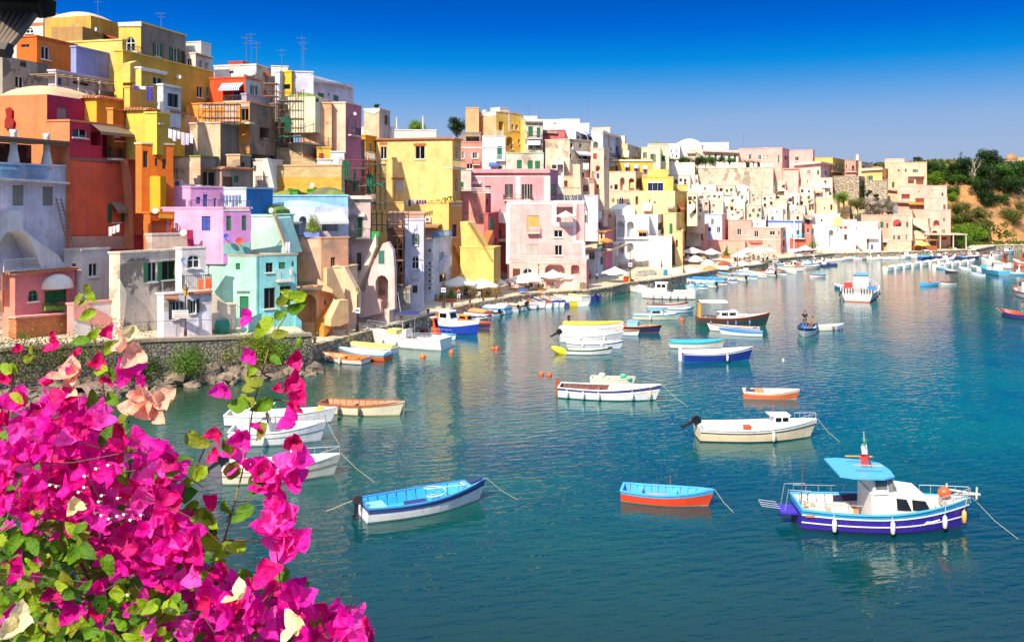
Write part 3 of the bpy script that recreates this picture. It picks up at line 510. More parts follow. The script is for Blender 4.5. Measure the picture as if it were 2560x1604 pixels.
H('D', 765, 925, 1048, 852, 1150, 80.5, 'fccc80', 'amber house with large dark archway beside orange steps', 'a 782 895 918 1128; k 978 945 995 985', thr=40, th=5, rc='f8c074', ex=[('poly', 'R', 'fcd894', .2, .7, [1000, 690, 1045, 690, 1150, 935, 1100, 955, 1000, 850], 'stair_wall'), ('poly', 'R', 'fcd48c', 1.3, 2.2, [1030, 1150, 1032, 1090, 1100, 948, 1168, 942, 1172, 1120, 1100, 1150], 'stair_wall'), ('st', 'R', 975, 1145, 1085, 985, 1.3, 'f4a040'), ('bal', 'L', 790, 925, 785, 850, '3a5050', .3), ('poly', 'L', 'fcd08c', 0, .3, [925, 780, 1045, 870, 1045, 890, 925, 860])])
H('D', 1050, 1165, 1240, 690, 1110, 84, 'fcdca0', 'cream stair house with broken arched doorway under slanted wall', 'k 1120 862 1195 1010', rc='f8d8a8', ex=[('poly', 'L', 'fce0a8', 0, .8, [1110, 680, 1135, 680, 1240, 880, 1240, 1040, 1165, 1040, 1110, 850], 'stair_wall')])
H('D', 1345, 1490, 1530, 640, 1040, 88.5, 'e8c8c0', 'cracked pink vaulted house with dark archway on the quay', 'a 1380 752 1484 1015; g 1405 555 1452 660', rc='d8b4ac', d=1, ex=[('poly', 'L', '3c7c6c', 0, .62, [1405, 555, 1452, 555, 1452, 660, 1405, 660], 'window'),
    ('st', 'L', 1215, 850, 1385, 430, .5, 'f6e4cc'), ('poly', 'L', 'f0d0c8', 0.01, .6, [1250, 1080, 1250, 885, 1295, 880, 1350, 690, 1440, 500, 1480, 485, 1520, 560, 1532, 700, 1534, 1015, 1490, 1025, 1488, 800, 1460, 758, 1430, 748, 1400, 760, 1382, 800, 1380, 925, 1422, 955, 1424, 1048, 1300, 1078], 'stair_wall'), ('poly', 'L', '30a050', 0, .05, [1350, 405, 1415, 405, 1405, 470, 1352, 470], 'door')])
H('D', 1475, 1765, 1772, 268, 420, 101, 'dcbc94', 'long bare concrete roof storey behind the bamboo scaffolding')
H('D', 1490, 1602, 1612, 395, 870, 97, '84503c', 'dark reddish brown gutted house behind scaffolding poles', 'o 1520 520 1590 610; o 1530 640 1590 720', d=2)
H('D', 1530, 1655, 1662, 850, 985, 95, 'b8ac9c', 'low grey garage house with slatted grey gate', 'o 1540 815 1560 960; s 1562 830 1655 980')
H('D', 1610, 1762, 1770, 315, 965, 99.5, 'ece8fa', 'tall lilac white house with arched window and open shutters', 'G 1672 424 1724 512; A 1670 597 1723 702; k 1673 830 1712 890; k 1785 800 1800 830', ex=[('bal', 'L', 1668, 1725, 705, 765, 'f4f4f8', .4), ('poly', 'L', 'f4f0fa', 0, .25, [1608, 700, 1640, 780, 1660, 960, 1608, 960])])
H('D', 1768, 1835, 1985, 480, 905, 106, 'fbf8fa', 'white house with six stacked air conditioners beside the restaurant', 'V 1885 565 1922 665; k 1885 740 1935 800', rc='f0ecf2', ex=[('ac', 'L', 1808, y_, 44) for y_ in (555, 655, 705, 748, 795, 850)]+[('st', 'R', 1925, 660, 1985, 590, .8, 'e8e4ea'), ('bal', 'R', 1835, 1980, 410, 460, '3a8cc8', .1), ('bal', 'L', 1770, 1835, 410, 462, '3a8cc8', .1)])
# centre
H('C', 1487, 1492, 1578, 755, 1040, 120.6, 'f4ac30', 'orange sliver house with balcony at left flank of big yellow house', 'w 1520 810 1545 880', rc='f4a828', ex=[('bal', 'R', 1510, 1578, 885, 935, 'f0e8dc', .6)])
H('E', -189, 413, 480, 402, 930, 121, 'fce484', 'big plain lemon yellow house with tiled eaves', 'w 118 457 196 560; w -156 462 -104 560; v -38 725 25 815; v -160 725 -120 790; w 433 460 453 560; w 432 712 451 818', rc='ecc468', roof='tile', ex=[('bal', 'R', 415, 520, 565, 625, 'c0a878', 1.2), ('trim', 'L', -160, 437, -100, 437, 'c87040', .3), ('trim', 'L', 107, 445, 207, 445, 'c87040', .35), ('trim', 'L', -40, 735, -35, 890, 'e8b050', .12), ('trim', 'L', -162, 710, -118, 710, 'c87040', .2), ('trim', 'L', -70, 712, 35, 712, 'c87040', .2)])
H('E', -330, 384, 489, 905, 1500, 115, 'fcdc74', 'lower yellow house terrace with palms and laundry line', 'wb 413 1072 447 1172; k 60 1210 110 1260', rc='f0b850', ex=[('ac', 'L', 215, 1035, 50), ('poly', 'R', 'fcdc70', 0, .5, [384, 1180, 430, 1240, 520, 1400, 520, 1520, 500, 1520, 500, 1380, 430, 1240], 'stair_wall'), ('aw', 'L', 100, 330, 1070, 1085, 'b08058', 1.4), ('bal', 'R', 400, 485, 888, 922, 'e8c070', .1)])
H('E', 475, 738, 792, 1262, 1520, 111, 'fce070', 'yellow stair house with long slanting parapet wall by the alley', rc='ecc05c', ex=[('poly', 'L', 'fce070', -3, .02, [474, 1052, 532, 1062, 735, 1385, 738, 1520, 500, 1520]), ('poly', 'L', 'c89058', -.4, .15, [532, 1055, 545, 1060, 732, 1360, 720, 1362], 'coping')])
H('E', 468, 672, 716, 820, 1270, 124, 'ec9888', 'faded red house with plain front left of the pink building', 'g 677 985 690 1076; k 679 870 692 920', rc='c86068', d=1, ex=[('bal', 'L', 565, 716, 790, 820, 'f0ece4', .05)])
H('E', 690, 694, 776, 992, 1290, 122, 'c86868', 'narrow red stair house with green door and orange steps', 'Dg 697 1012 738 1120; k 745 1180 760 1240', rc='bc5c60', ex=[('st', 'R', 682, 1250, 735, 1120, 1.0, 'e08850'), ('trim', 'R', 700, 1300, 760, 1010, 'f0b0a0', .2)])
H('E', 762, 838, 846, 1000, 1480, 130, 'b46058', 'shaded red alley house between yellow stair wall and pink building', 'k 780 1120 800 1180; b 772 1090 785 1140', ex=[('poly', 'L', 'f4f0f0', 0, .3, [770, 975, 842, 985, 842, 1070, 775, 1060], 'cloth'), ('aw', 'L', 770, 840, 1190, 1200, 'c8b8a8', .8)])
H('E', 563, 1170, 1245, 645, 930, 134, 'f8a8b0', 'wide rose pink house with cornice and two tall shuttered windows', 'N 826 755 888 865; N 958 757 1042 876; g 1187 757 1226 847; k 670 770 715 800', rc='cc88a4', ex=[('bal', 'L', 812, 1036, 840, 882, '6a6060', .7), ('trim', 'L', 565, 688, 1170, 690, 'fbe8e4', .35), ('trim', 'L', 930, 690, 931, 880, 'fbe8e4', .7), ('trim', 'L', 1160, 690, 1161, 890, 'fbe8e4', .9), ('poly', 'L', 'f4a0a8', 0, .5, [560, 643, 1180, 643, 1180, 668, 560, 668], 'cornice'), ('aw', 'L', 565, 640, 738, 748, 'f0e4d8', .4)])
H('E', 470, 560, 567, 648, 830, 133, 'dcd4c8', 'small grey house with green shutter left of rose pink house', 'g 470 740 500 800', ex=[('bal', 'L', 475, 700, 788, 812, 'f0ece4', .4)])
H('E', 472, 648, 655, 430, 660, 148, 'f89c8c', 'coral house with white shuttered windows and blue laundry', 'V 470 503 512 556; V 556 508 624 556; w 525 596 573 637', ex=[('trim', 'L', 472, 470, 648, 470, 'fbe0d8', .25), ('bal', 'L', 570, 630, 570, 600, '6a4a48', .5)])
H('E', 480, 635, 640, 355, 440, 152, 'a89884', 'brown covered roof terrace house above the coral house', 'o 520 365 625 420')
H('E', 648, 830, 842, 385, 655, 146, 'f4f2f4', 'white house with one tall green door and small balcony', 'g 765 460 804 558; g 775 612 808 637', ex=[('bal', 'L', 755, 828, 530, 568, 'f4f4f4', .6), ('trim', 'L', 650, 470, 830, 472, 'b0b8c0', .15), ('aw', 'L', 700, 778, 588, 608, '4a68b8', 1)])
H('E', 835, 1130, 1142, 515, 665, 142, 'dcd4c4', 'grey beige house with green roof edge and three green shutters', 'g 920 567 960 636; g 1005 572 1046 637; g 1063 575 1104 637', roof='flat', cop='a8d0a8', d=1)
H('E', 517, 757, 957, 190, 520, 160, 'f4c888', 'tall yellow house with bare apricot flank on the central skyline', 'w 878 285 896 330; w 909 290 932 333; a 835 383 892 455; w 930 405 946 443; o 778 265 815 340; w 870 440 890 485', rc='fce060', th=44, ex=[('trim', 'R', 860, 195, 861, 350, 'fbf0d0', .5), ('poly', 'L', 'fbf4ec', 0, .05, [620, 190, 757, 190, 757, 215, 620, 225]), ('bal', 'R', 760, 820, 330, 375, 'f4ece0', .6), ('ch', 'L', 1, 2, 2.5, 1, 'fbf4ec'), ('tank', 'L', 5, 2), ('ant', 'L', 640, 0, 2)])
H('E', 517, 622, 630, 160, 250, 161, 'ecc080', 'raised ochre roof block left on the tall yellow house')
H('E', 950, 986, 990, 250, 510, 161, 'fce47c', 'yellow strip house between tall yellow and grey beige houses')
H('E', 985, 1122, 1130, 262, 510, 158, 'e4dccc', 'grey beige house with two tall green shutters over balcony', 'g 1010 303 1047 383; g 1077 312 1105 390; N 1010 435 1040 490; N 1075 440 1100 480', d=1, ex=[('bal', 'L', 1000, 1112, 345, 395, '5a5a58', .7), ('aw', 'L', 1005, 1105, 398, 440, 'f4f4fa', .8), ('ant', 'L', 1015, 0, 3), ('poly', 'L', 'a89c8c', 0, .5, [983, 258, 1124, 262, 1124, 274, 983, 270], 'cornice')])
H('E', 1122, 1300, 1310, 335, 520, 165, 'cc7070', 'dusky red house strip right of green shuttered balcony', ex=[('poly', 'L', 'b8a090', 0, .4, [1122, 333, 1240, 340, 1240, 360, 1122, 355])])
H('E', 1060, 1300, 1310, 252, 350, 188, 'f8f4f0', 'white flat roofed house on the skyline right of the yellow tower', 'k 1210 268 1232 284', ex=[('ch', 'L', 6, 2, 3, 1), ('ant', 'L', 1100, 0, 3)])
H('E', 1235, 1490, 1500, 283, 360, 184, 'fbf8f4', 'white terrace house with white parasol on the central skyline', ex=[('ch', 'L', 2, 2, 4, 1.2), ('ant', 'L', 1480, 0, 5)])
H('E', 1298, 1385, 1508, 345, 430, 172, 'fbf8f6', 'white cube house with one tiny window and a blue canopy', 'k 1395 378 1411 404 R; k 1460 395 1480 408 R', rc='d8d8dc', ex=[('aw', 'R', 1428, 1500, 335, 352, '3c78d0', 2)])
H('E', 1505, 1598, 1746, 335, 590, 178, 'f8f0e4', 'tall white corner house with pale blue side and cornice', 'w 1700 455 1712 510; k 1655 470 1665 500; a 1520 420 1560 480', rc='d8e0f4', ex=[('poly', 'R', 'f4f4fc', 0, .9, [1598, 340, 1748, 378, 1748, 392, 1598, 354], 'cornice'), ('bal', 'R', 1640, 1752, 505, 540, '5a5a60', .8)])
H('E', 1510, 1655, 1665, 315, 350, 184, 'e8dcc0', 'beige roof storey house behind the tall white corner house')
H('E', 1145, 1335, 1505, 405, 930, 152, 'fce4b4', 'tall cream and grey house with small green shutter under the skyline', 'g 1412 423 1433 468; w 1405 515 1482 562; k 1342 435 1360 470; q 1420 665 1450 715; q 1340 520 1352 560', rc='e4ccac', th=40, rd=1, d=1, ex=[('aw', 'R', 1380, 1490, 498, 520, 'e8e4f0', .8), ('ac', 'R', 1372, 475, 22), ('bal', 'R', 1400, 1490, 570, 600, '8a7a70', .6)])
H('E', 1190, 1290, 1300, 575, 700, 150, 'f4ece8', 'white loggia house with stumpy columns under the cream house', 'o 1180 605 1232 635; o 1240 600 1290 690')
H('E', 1285, 1415, 1432, 700, 900, 149, 'fcdca8', 'cream buttressed house with round orange arch', 'a 1287 715 1320 780; a 1400 600 1412 640', th=20, ex=[('poly', 'L', 'fce0b0', 0, 1.2, [1360, 600, 1415, 600, 1425, 840, 1370, 840], 'buttress')])
H('E', 1425, 1530, 1540, 715, 900, 151, 'fce0b4', 'cream house with grey dome arch and hanging laundry', 'a 1440 760 1485 815; a 1455 620 1480 660')
H('E', 1500, 1605, 1648, 480, 960, 155, 'fcd4bc', 'peach tower house with dark shutters and roof stairs', 'Dr 1520 515 1550 560; a 1540 610 1575 655; b 1548 672 1575 712; N 1510 655 1530 715; w 1610 540 1622 575; q 1548 760 1566 790', rc='f0c8a8', ex=[('poly', 'R', 'fcd8b8', 0, .8, [1605, 640, 1640, 640, 1645, 960, 1610, 960], 'buttress')])
H('E', 1235, 1380, 1440, 852, 960, 140, 'f8f4f4', 'low white terrace house with blue parasol behind the pink building', ex=[('pgm', 'L', 1240, 1400, 785, 2, 2.2), ('bal', 'L', 1240, 1375, 845, 870, 'f0f0f0', .1)])
H('E', 1436, 1560, 1574, 850, 1060, 141, 'e4e4ec', 'pale grey house strip right behind the pink building', 'g 1455 1000 1470 1060')
H('E', 845, 1452, 1460, 902, 1400, 124.5, 'fcc8c4', 'pale pink building with white trim, stepped terrace and yellow blind', 'y 1002 1005 1095 1088; w 1212 1120 1281 1176; v 1005 1230 1088 1318; w 1218 1238 1278 1318; o 1228 915 1372 1056', ex=[
    ('trim', 'L', 845, 903, 1215, 904, 'fbfafa', .55), ('trim', 'L', 852, 903, 853, 1390, 'fbfafa', .6), ('trim', 'L', 1215, 905, 1216, 1080, 'fbfafa', .6), ('trim', 'L', 1215, 1072, 1375, 1073, 'fbfafa', .5), ('trim', 'L', 1374, 905, 1375, 1215, 'fbfafa', .45), ('trim', 'L', 1360, 1212, 1450, 1213, 'fbfafa', .5), ('trim', 'L', 1215, 898, 1450, 899, 'fbfafa', .5), ('trim', 'L', 1447, 1212, 1448, 1360, 'fbfafa', .4), ('bal', 'L', 997, 1100, 1085, 1138, 'd8b078', .7), ('poly', 'L', 'e09090', 0, .03, [1395, 905, 1408, 905, 1408, 1210, 1360, 1210, 1385, 1060])])
H('E', 862, 1468, 1487, 1362, 1592, 120, 'fcc4bc', 'pink ground floor building with arches and terrace railing above restaurant', 'a 1140 1380 1298 1470; a 1346 1385 1414 1470; Dn 888 1422 946 1540; Q 960 1412 1050 1540', rc='e8a0a4', ex=[('bal', 'L', 870, 1468, 1318, 1356, 'f0e0dc', .12), ('bal', 'R', 1468, 1487, 1318, 1356, 'f0e0dc', .1), ('poly', 'L', stonem('b0987c', 3), 0, .1, [1415, 1530, 1470, 1530, 1470, 1595, 1415, 1595], 'plinth'), ('trim', 'L', 862, 1366, 1468, 1366, 'fbe8e4', .3)])
# right half
H('F', 480, 533, 646, 257, 400, 192, 'fce8a0', 'yellow and greige house with cornice and dark door', 'w 600 310 624 355; aN 490 330 520 380', rc='d0c0a8', rd=1, ex=[('aw', 'L', 490, 545, 305, 350, 'fbe8a8', .8), ('bal', 'R', 590, 640, 352, 380, '8a7a6a', .6), ('ch', 'L', 1, 2, 2, 2)])
H('F', 640, 790, 802, 280, 400, 198, 'fcf0c8', 'pale cream house with two dark shuttered windows under the ridge', 'G 655 318 683 366; G 712 330 753 396')
H('F', 755, 858, 868, 285, 390, 201, 'f0e4c4', 'pale beige house with tiny green shutters', 'g 806 292 823 312; g 800 345 830 388')
H('F', 690, 935, 945, 253, 300, 224, 'ecd8b0', 'tan roof storey house with green gable on the right skyline', ex=[('poly', 'L', '6aa848', -.5, 0, [735, 250, 778, 225, 780, 253])])
H('F', 858, 942, 950, 255, 375, 217, 'fbf8f4', 'white house with four small blue windows', 'k 873 298 882 316; k 915 298 925 316; k 880 335 890 350; k 912 338 926 360')
H('F', 940, 1115, 1130, 263, 375, 221, 'f4f0f2', 'plain whitish house between small windowed white and cream villas')
H('F', 920, 1110, 1120, 240, 290, 235, 'fbf8f4', 'white domed house on the skyline behind cream villa', roof='dome', lipc='fbf8f4')
H('F', 1110, 1330, 1338, 243, 300, 236, 'fbf4ec', 'long white flat house on the skyline behind the cream villa')
H('F', 1128, 1405, 1414, 308, 400, 217, 'f8ecd8', 'cream villa with cornice and tall green shutters above the battlements', 'g 1217 328 1234 388; k 1269 332 1283 358; g 1321 346 1343 385; g 1369 340 1386 394; k 1170 340 1185 360', ex=[('poly', 'L', 'e8c8a0', 0, .9, [1125, 300, 1412, 312, 1412, 322, 1125, 312], 'cornice'), ('aw', 'L', 1000, 1070, 300, 320, 'd8c0a0', 1)])
H('F', 1000, 1125, 1132, 300, 390, 219, 'f4e4cc', 'cream annex with slanted stair roof left of cream villa', ex=[('poly', 'L', 'd8c4a8', 0, .3, [1000, 320, 1050, 290, 1120, 340, 1120, 350, 1050, 305])])
H('F', 1408, 1750, 1806, 285, 460, 216, 'fcc0b4', 'long pink house with square windows above the battlement wall', 'w 1484 334 1509 374; w 1560 340 1584 376; A 1600 340 1612 362; A 1628 340 1643 362; g 1716 342 1728 400; k 1768 348 1782 378 R; k 1786 350 1795 378 R', rc='f4b0a4', ex=[('ant', 'L', 1440, 0, 4)])
H('G', 160, 353, 368, 238, 345, 230, 'fcc0b4', 'pink flat roofed house right of the long pink house', 'w 212 290 242 322', ex=[('ch', 'L', 12, 2, 1.2, 1)])
H('G', 200, 415, 530, 330, 480, 216, 'fcd0c8', 'pale pink villa with green arched shutters over stone arches', 'Q 308 393 333 426; g 387 395 403 431; g 447 400 462 434', ex=[('poly', 'R', 'fcd8d0', 0, .8, [415, 328, 530, 345, 530, 358, 415, 340], 'cornice'), ('poly', 'L', 'fcd8d0', 0, .8, [200, 345, 415, 328, 415, 340, 200, 358], 'cornice')], rc='fccac0')
H('G', 115, 240, 250, 385, 480, 212, 'fcc8b8', 'small pink house with red lintel and green door below pink skyline', 'g 218 352 243 388; k 240 400 252 420', ex=[('trim', 'L', 120, 388, 238, 388, 'e05848', .4)])
H('G', 368, 510, 608, 300, 450, 227, 'fcd460', 'amber yellow house with four dark shuttered windows on the ridge', 'G 516 340 540 386; G 563 345 588 392; G 516 415 532 445; g 565 418 580 445', rc='fcc840', ex=[('bal', 'R', 512, 606, 380, 402, '7a6a4a', .6)])
H('G', 605, 690, 712, 320, 450, 229, 'f4a898', 'coral house with green roof top right of amber yellow house', 'k 612 350 622 380; k 660 360 680 400', ex=[('bal', 'L', 608, 700, 385, 408, 'c08078', .5), ('poly', 'L', '4a9068', -1, 0, [608, 318, 650, 306, 690, 320])])
H('G', 700, 735, 833, 330, 460, 232, 'fce4c0', 'pale cream house with cornice behind the yellow hexagonal house', 'k 745 365 762 385 R; g 700 370 712 395', rc='f4dcb8', ex=[('ch', 'L', 1, 2, .7, 2)])
H('G', 735, 900, 948, 382, 500, 221, 'fcdf80', 'small yellow house with white eaves standing on stone wall', 'G 782 438 826 475; k 905 440 915 470; Q 925 430 940 475', rc='f4d070', ex=[('poly', 'L', 'f8ecd8', 0, .7, [730, 388, 902, 378, 902, 390, 730, 400], 'cornice')])
H('G', 516, 716, 762, 445, 680, 216, 'c8b49a', 'rough stone retaining wall house base under coral house', d=8, name='retaining_wall', cat='wall')
H('G', 762, 940, 952, 478, 690, 214, 'd0bca0', 'pale stone retaining wall below small yellow house', d=8, name='retaining_wall', cat='wall')
H('G', 920, 1075, 1085, 308, 480, 226, 'f8ccb0', 'peach roof tower house at the right end of the village')
H('G', 945, 1250, 1256, 335, 560, 222, 'fcd0b0', 'tall peach house with loggia balconies near the cliff trees', 'k 1024 388 1036 408; k 1078 385 1092 410; G 1140 388 1180 415; g 976 488 996 535; o 1103 470 1150 500; o 1165 445 1225 515', ex=[('bal', 'L', 1100, 1230, 415, 440, 'f8d8b8', .8), ('poly', 'L', 'e8b898', 0, .8, [940, 540, 1020, 545, 1020, 560, 940, 552])])
H('G', 1020, 1408, 1416, 520, 760, 217, 'fcd2ac', 'broad peach house with orange balcony at the right end', 'o 1052 582 1116 638; o 1160 615 1228 650; k 1366 572 1382 600; k 1185 560 1195 570; k 1288 548 1296 558', ex=[('poly', 'L', 'f0a040', 0, 1.2, [1110, 645, 1230, 650, 1230, 668, 1110, 665], 'balcony'), ('poly', 'L', 'e8b890', 0, 1.0, [1010, 640, 1115, 640, 1115, 655, 1010, 650], 'balcony')])
H('G', 1230, 1412, 1422, 615, 760, 214, 'fcd4b0', 'mid storey of peach house with orange square window', 'r 1380 665 1398 705; k 1295 730 1305 745', th=24)
H('G', 1260, 1438, 1446, 712, 1000, 211, 'fcceaa', 'lowest peach house with red arched opening beside the cliff', 'a 1302 788 1350 842; G 1368 862 1396 893; k 1380 770 1392 800; a 1290 870 1335 930; r 1370 920 1408 942', th=24)
H('G', 1130, 1260, 1275, 780, 1020, 209, 'f4d8b8', 'sandy terrace house with green railing and long outdoor stairs', 'g 1142 850 1172 872; g 1175 850 1206 872', ex=[('st', 'L', 1140, 960, 1270, 870, 1, 'f8e4c8'), ('st', 'L', 1265, 850, 1140, 780, 1, 'f8e4c8'), ('trim', 'L', 1140, 778, 1262, 778, '8ab070', .2)])
H('G', 735, 975, 985, 752, 1035, 205, 'fcb8a0', 'salmon house with green shutters on the far waterfront', 'g 884 800 910 850; g 931 813 948 850; Dg 910 955 930 1000; w 892 905 905 945', ex=[('aw', 'L', 905, 950, 945, 955, 'f0e0d0', .6)])
H('G', 970, 1132, 1140, 752, 1030, 203.5, 'fcc4b0', 'pink house with red arched window beside sandy terrace', 'a 985 782 1050 838; g 1088 802 1104 843; w 984 908 1003 948; w 1018 908 1042 948; w 1082 900 1098 948', ex=[('poly', 'L', 'e85048', 0, .03, [985, 835, 985, 800, 1010, 782, 1035, 785, 1050, 805, 1015, 820, 1000, 838]), ('trim', 'L', 972, 948, 1132, 948, 'fcf0e8', .3), ('trim', 'L', 974, 752, 975, 948, 'fcf0e8', .3), ('trim', 'L', 1130, 752, 1131, 948, 'fcf0e8', .3)])
H('G', 940, 1130, 1138, 950, 1040, 201, 'f0d0b4', 'low sandstone house base under the pink red arched house', 'k 1000 965 1020 972', d=9)
H('G', 568, 888, 895, 868, 1035, 200, 'fffcf8', 'long dazzling white house with white stairs on the far quay', 'k 600 900 622 945; w 775 935 795 1020; Db 810 980 828 1020; a 545 920 575 965', ex=[('st', 'L', 760, 1000, 690, 930, 1, 'fffaf4'), ('aw', 'L', 775, 870, 875, 925, 'fbf4f0', 1)])
H('G', 575, 868, 880, 805, 900, 204, 'fffaf4', 'white upper storey house with roof terrace over long white house', 'r 598 838 622 865; b 690 845 700 860', ex=[('bal', 'L', 600, 860, 800, 830, 'f4f0ee', .1)])
H('G', 300, 545, 560, 620, 780, 209, 'fcf0b0', 'pale yellow broad house above the white waterfront houses', 'k 490 665 508 710; k 440 685 450 705')
H('G', 540, 643, 650, 635, 740, 211, 'fce898', 'small yellow house right of pale yellow broad house', 'k 598 660 606 670', ex=[('aw', 'L', 575, 640, 705, 712, 'e8d0a0', .5)])
H('G', 680, 846, 850, 715, 760, 210, 'e4eea8', 'low pale green wall house below the white oleanders')
H('G', 345, 566, 578, 745, 1035, 203, 'fffcf6', 'white and grey eaved house with curved walls on far quay', 'k 348 855 362 890; a 480 865 515 1000; w 540 850 552 880; A 530 780 560 810; k 415 780 430 800', ex=[('aw', 'L', 245, 370, 750, 765, 'a89888', 1.5), ('poly', 'L', 'fce088', 0, .2, [515, 765, 580, 765, 580, 840, 515, 835])])
H('G', 245, 372, 380, 755, 900, 206, 'f4efe8', 'grey roofed white house left of curved white house', 'k 278 780 330 810')
H('G', 0, 265, 272, 795, 960, 195.5, 'c4d4f0', 'pale blue house with turquoise balcony near the tall mast', 'k 10 760 25 790; g 225 870 245 900', ex=[('bal', 'L', 190, 290, 895, 930, '2ab0c8', .8), ('poly', 'L', 'f07058', 0, .05, [172, 930, 298, 930, 298, 1010, 172, 1010]), ('trim', 'L', 0, 800, 265, 800, '5878c0', .3)])
H('G', 290, 340, 347, 830, 1020, 197, 'f4907c', 'slim coral house with white window beside turquoise balcony', 'w 305 845 328 890')
H('F', 1510, 1620, 1630, 855, 930, 194.6, 'fffaf6', 'white roof house between coral waterfront houses', 'k 1552 868 1562 892; k 1635 865 1645 890', ex=[('aw', 'L', 1620, 1735, 905, 912, 'e0c0a8', 1)])
H('F', 1325, 1508, 1516, 855, 1060, 194.5, 'fcb4a4', 'salmon house with two white windows on the middle waterfront', 'w 1395 920 1428 968; w 1455 922 1481 972')
H('F', 1460, 1737, 1812, 918, 1140, 191.5, 'fcb8a8', 'broad salmon pink house with white windows behind café umbrellas', 'w 1528 918 1562 985; w 1650 922 1693 970; w 1715 922 1735 972 L; w 1758 925 1780 985; k 1755 1010 1770 1075; w 1640 1045 1655 1070', rc='fcb0a0', ex=[('trim', 'L', 1462, 1000, 1737, 1000, 'fcd8cc', .3), ('poly', 'L', 'f48474', 0, .5, [1480, 1008, 1590, 1008, 1590, 1030, 1500, 1030], 'balcony')])
H('F', 1090, 1458, 1466, 1015, 1160, 189, 'fcc09c', 'low apricot terrace house with planted roof edge', 'a 1310 930 1325 945', ex=[('st', 'L', 1245, 1130, 1310, 1030, 1, 'f8c8a8')])
H('F', 1140, 1277, 1312, 808, 1000, 193, 'c8d8f4', 'sky blue house with white windows among white houses', 'w 1190 842 1210 886; w 1235 905 1262 950; a 1165 905 1190 940', rc='f4b8b0')
H('F', 925, 1160, 1172, 888, 1150, 187, 'fcbc9c', 'apricot house with curved stair parapet and small tiled porches', 'k 1025 960 1045 1010; k 1105 960 1122 1000', ex=[('poly', 'L', 'fcc4a4', 0, .6, [930, 900, 975, 990, 1080, 1060, 1100, 1110, 970, 1110, 930, 960], 'stair_wall'), ('trim', 'L', 1030, 1003, 1130, 1003, 'e05040', .3)])
H('F', 388, 725, 732, 378, 500, 183, 'fcd444', 'golden yellow house with four blue doors under striped awnings', 'b 435 425 458 472; b 515 430 531 480; Db 583 435 607 502; b 655 445 676 492', ex=[('aw', 'L', a_, a_+38, 400+k_*8, 420+k_*8, 'st', 1.1) for k_, a_ in enumerate((392, 507, 582, 652))]+[('poly', 'L', 'fcfcf0', 0, .3, [388, 376, 728, 380, 728, 388, 388, 386], 'cornice'), ('bal', 'L', 540, 720, 470, 500, 'f4f0e0', .5)])
H('F', 690, 850, 862, 458, 640, 179, 'fce068', 'yellow gabled house right above the blue bay window', 'q 700 455 735 485', ex=[('poly', 'L', 'fce068', -1, .1, [690, 455, 815, 455, 870, 560, 960, 600, 690, 600])])
H('F', 645, 892, 905, 515, 645, 174, 'fce468', 'yellow house with wide blue framed window band', 'wb 693 556 728 621; wb 730 556 768 621; wb 770 558 812 622; k 612 590 632 620', ex=[('trim', 'L', 690, 552, 815, 552, 'fbfbf4', .3), ('trim', 'L', 690, 626, 815, 626, 'fbfbf4', .3)])
H('F', 890, 1000, 1010, 578, 700, 180, 'fce884', 'small yellow cube house left of the tile roofed white cluster')
H('F', 388, 595, 650, 472, 640, 171, 'fce4b4', 'cream house with two tall arches under golden yellow house', 'a 472 515 509 615; a 541 520 584 620; ab 600 520 640 600; b 397 578 412 605; q 428 570 455 612', rc='fcd888')
H('F', 388, 620, 640, 622, 780, 168, 'fce0a8', 'cream yellow arched house below the two tall arches', 'A 467 668 500 752; a 593 662 634 730; k 412 680 425 712; a 527 716 543 755')
H('F', 620, 905, 1005, 628, 830, 165, 'fcec9c', 'large pale yellow house with white awning and orange awning', 'k 700 690 712 715; a 1260 690 1270 700; k 920 765 945 800', rc='fce078', ex=[('aw', 'L', 655, 728, 712, 768, 'fbf8f4', 1.2), ('aw', 'L', 846, 900, 735, 752, 'b0a898', 1), ('aw', 'R', 920, 955, 720, 770, 'f08850', .8), ('ac', 'L', 742, 698, 20), ('trim', 'L', 622, 628, 905, 630, 'fcf4c8', .3)])
H('F', 815, 915, 980, 800, 1090, 163, 'fce89c', 'pale yellow narrow house with green door and steps', 'Dg 862 878 887 960; ', rc='fce080', ex=[('st', 'L', 850, 1040, 915, 960, 1, 'fce8b0'), ('trim', 'L', 815, 1000, 850, 1000, 'fcf0c0', .2)])
H('F', 925, 1080, 1092, 865, 960, 190, 'f8ec78', 'low yellow roof terrace house with potted plants', 'k 955 850 975 880')
H('F', 905, 965, 972, 940, 1130, 159.5, 'fce090', 'small yellow arched porch house beside café umbrellas', 'a 893 1005 928 1065; ')
H('F', 590, 770, 832, 812, 1010, 161, 'fcf8f4', 'white stepped house with oval window left of green door', 'k 655 828 678 870; w 765 868 840 928; aN 795 965 830 1018', ex=[('poly', 'L', 'e8d8c8', -.2, .3, [600, 835, 615, 832, 680, 900, 665, 905], 'coping')])
H('F', 440, 702, 716, 820, 1175, 158, 'fbf8fa', 'white house with two tall arches over two lower niches', 'a 447 862 504 987; a 527 862 581 987; q 620 935 648 980; q 650 935 678 980; a 455 1035 501 1108; a 528 1030 580 1105', ex=[('aw', 'L', 612, 690, 930, 940, 'e09050', .8), ('poly', 'L', 'fbf8fa', 0, .4, [440, 985, 702, 985, 702, 1000, 440, 1000], 'ledge')])
H('F', 380, 590, 600, 765, 830, 162, 'fffcfa', 'low white vaulted roof house over the two tall arches', roof='dome', lipc='fffcfa')
H('F', 700, 880, 892, 985, 1180, 155, 'fffaf4', 'white sloping wall house left of café umbrellas', 'k 738 1030 760 1070; k 705 1105 720 1160', ex=[('poly', 'L', 'fff8f0', -3, .1, [700, 985, 720, 980, 880, 1060, 880, 1180, 700, 1180])])
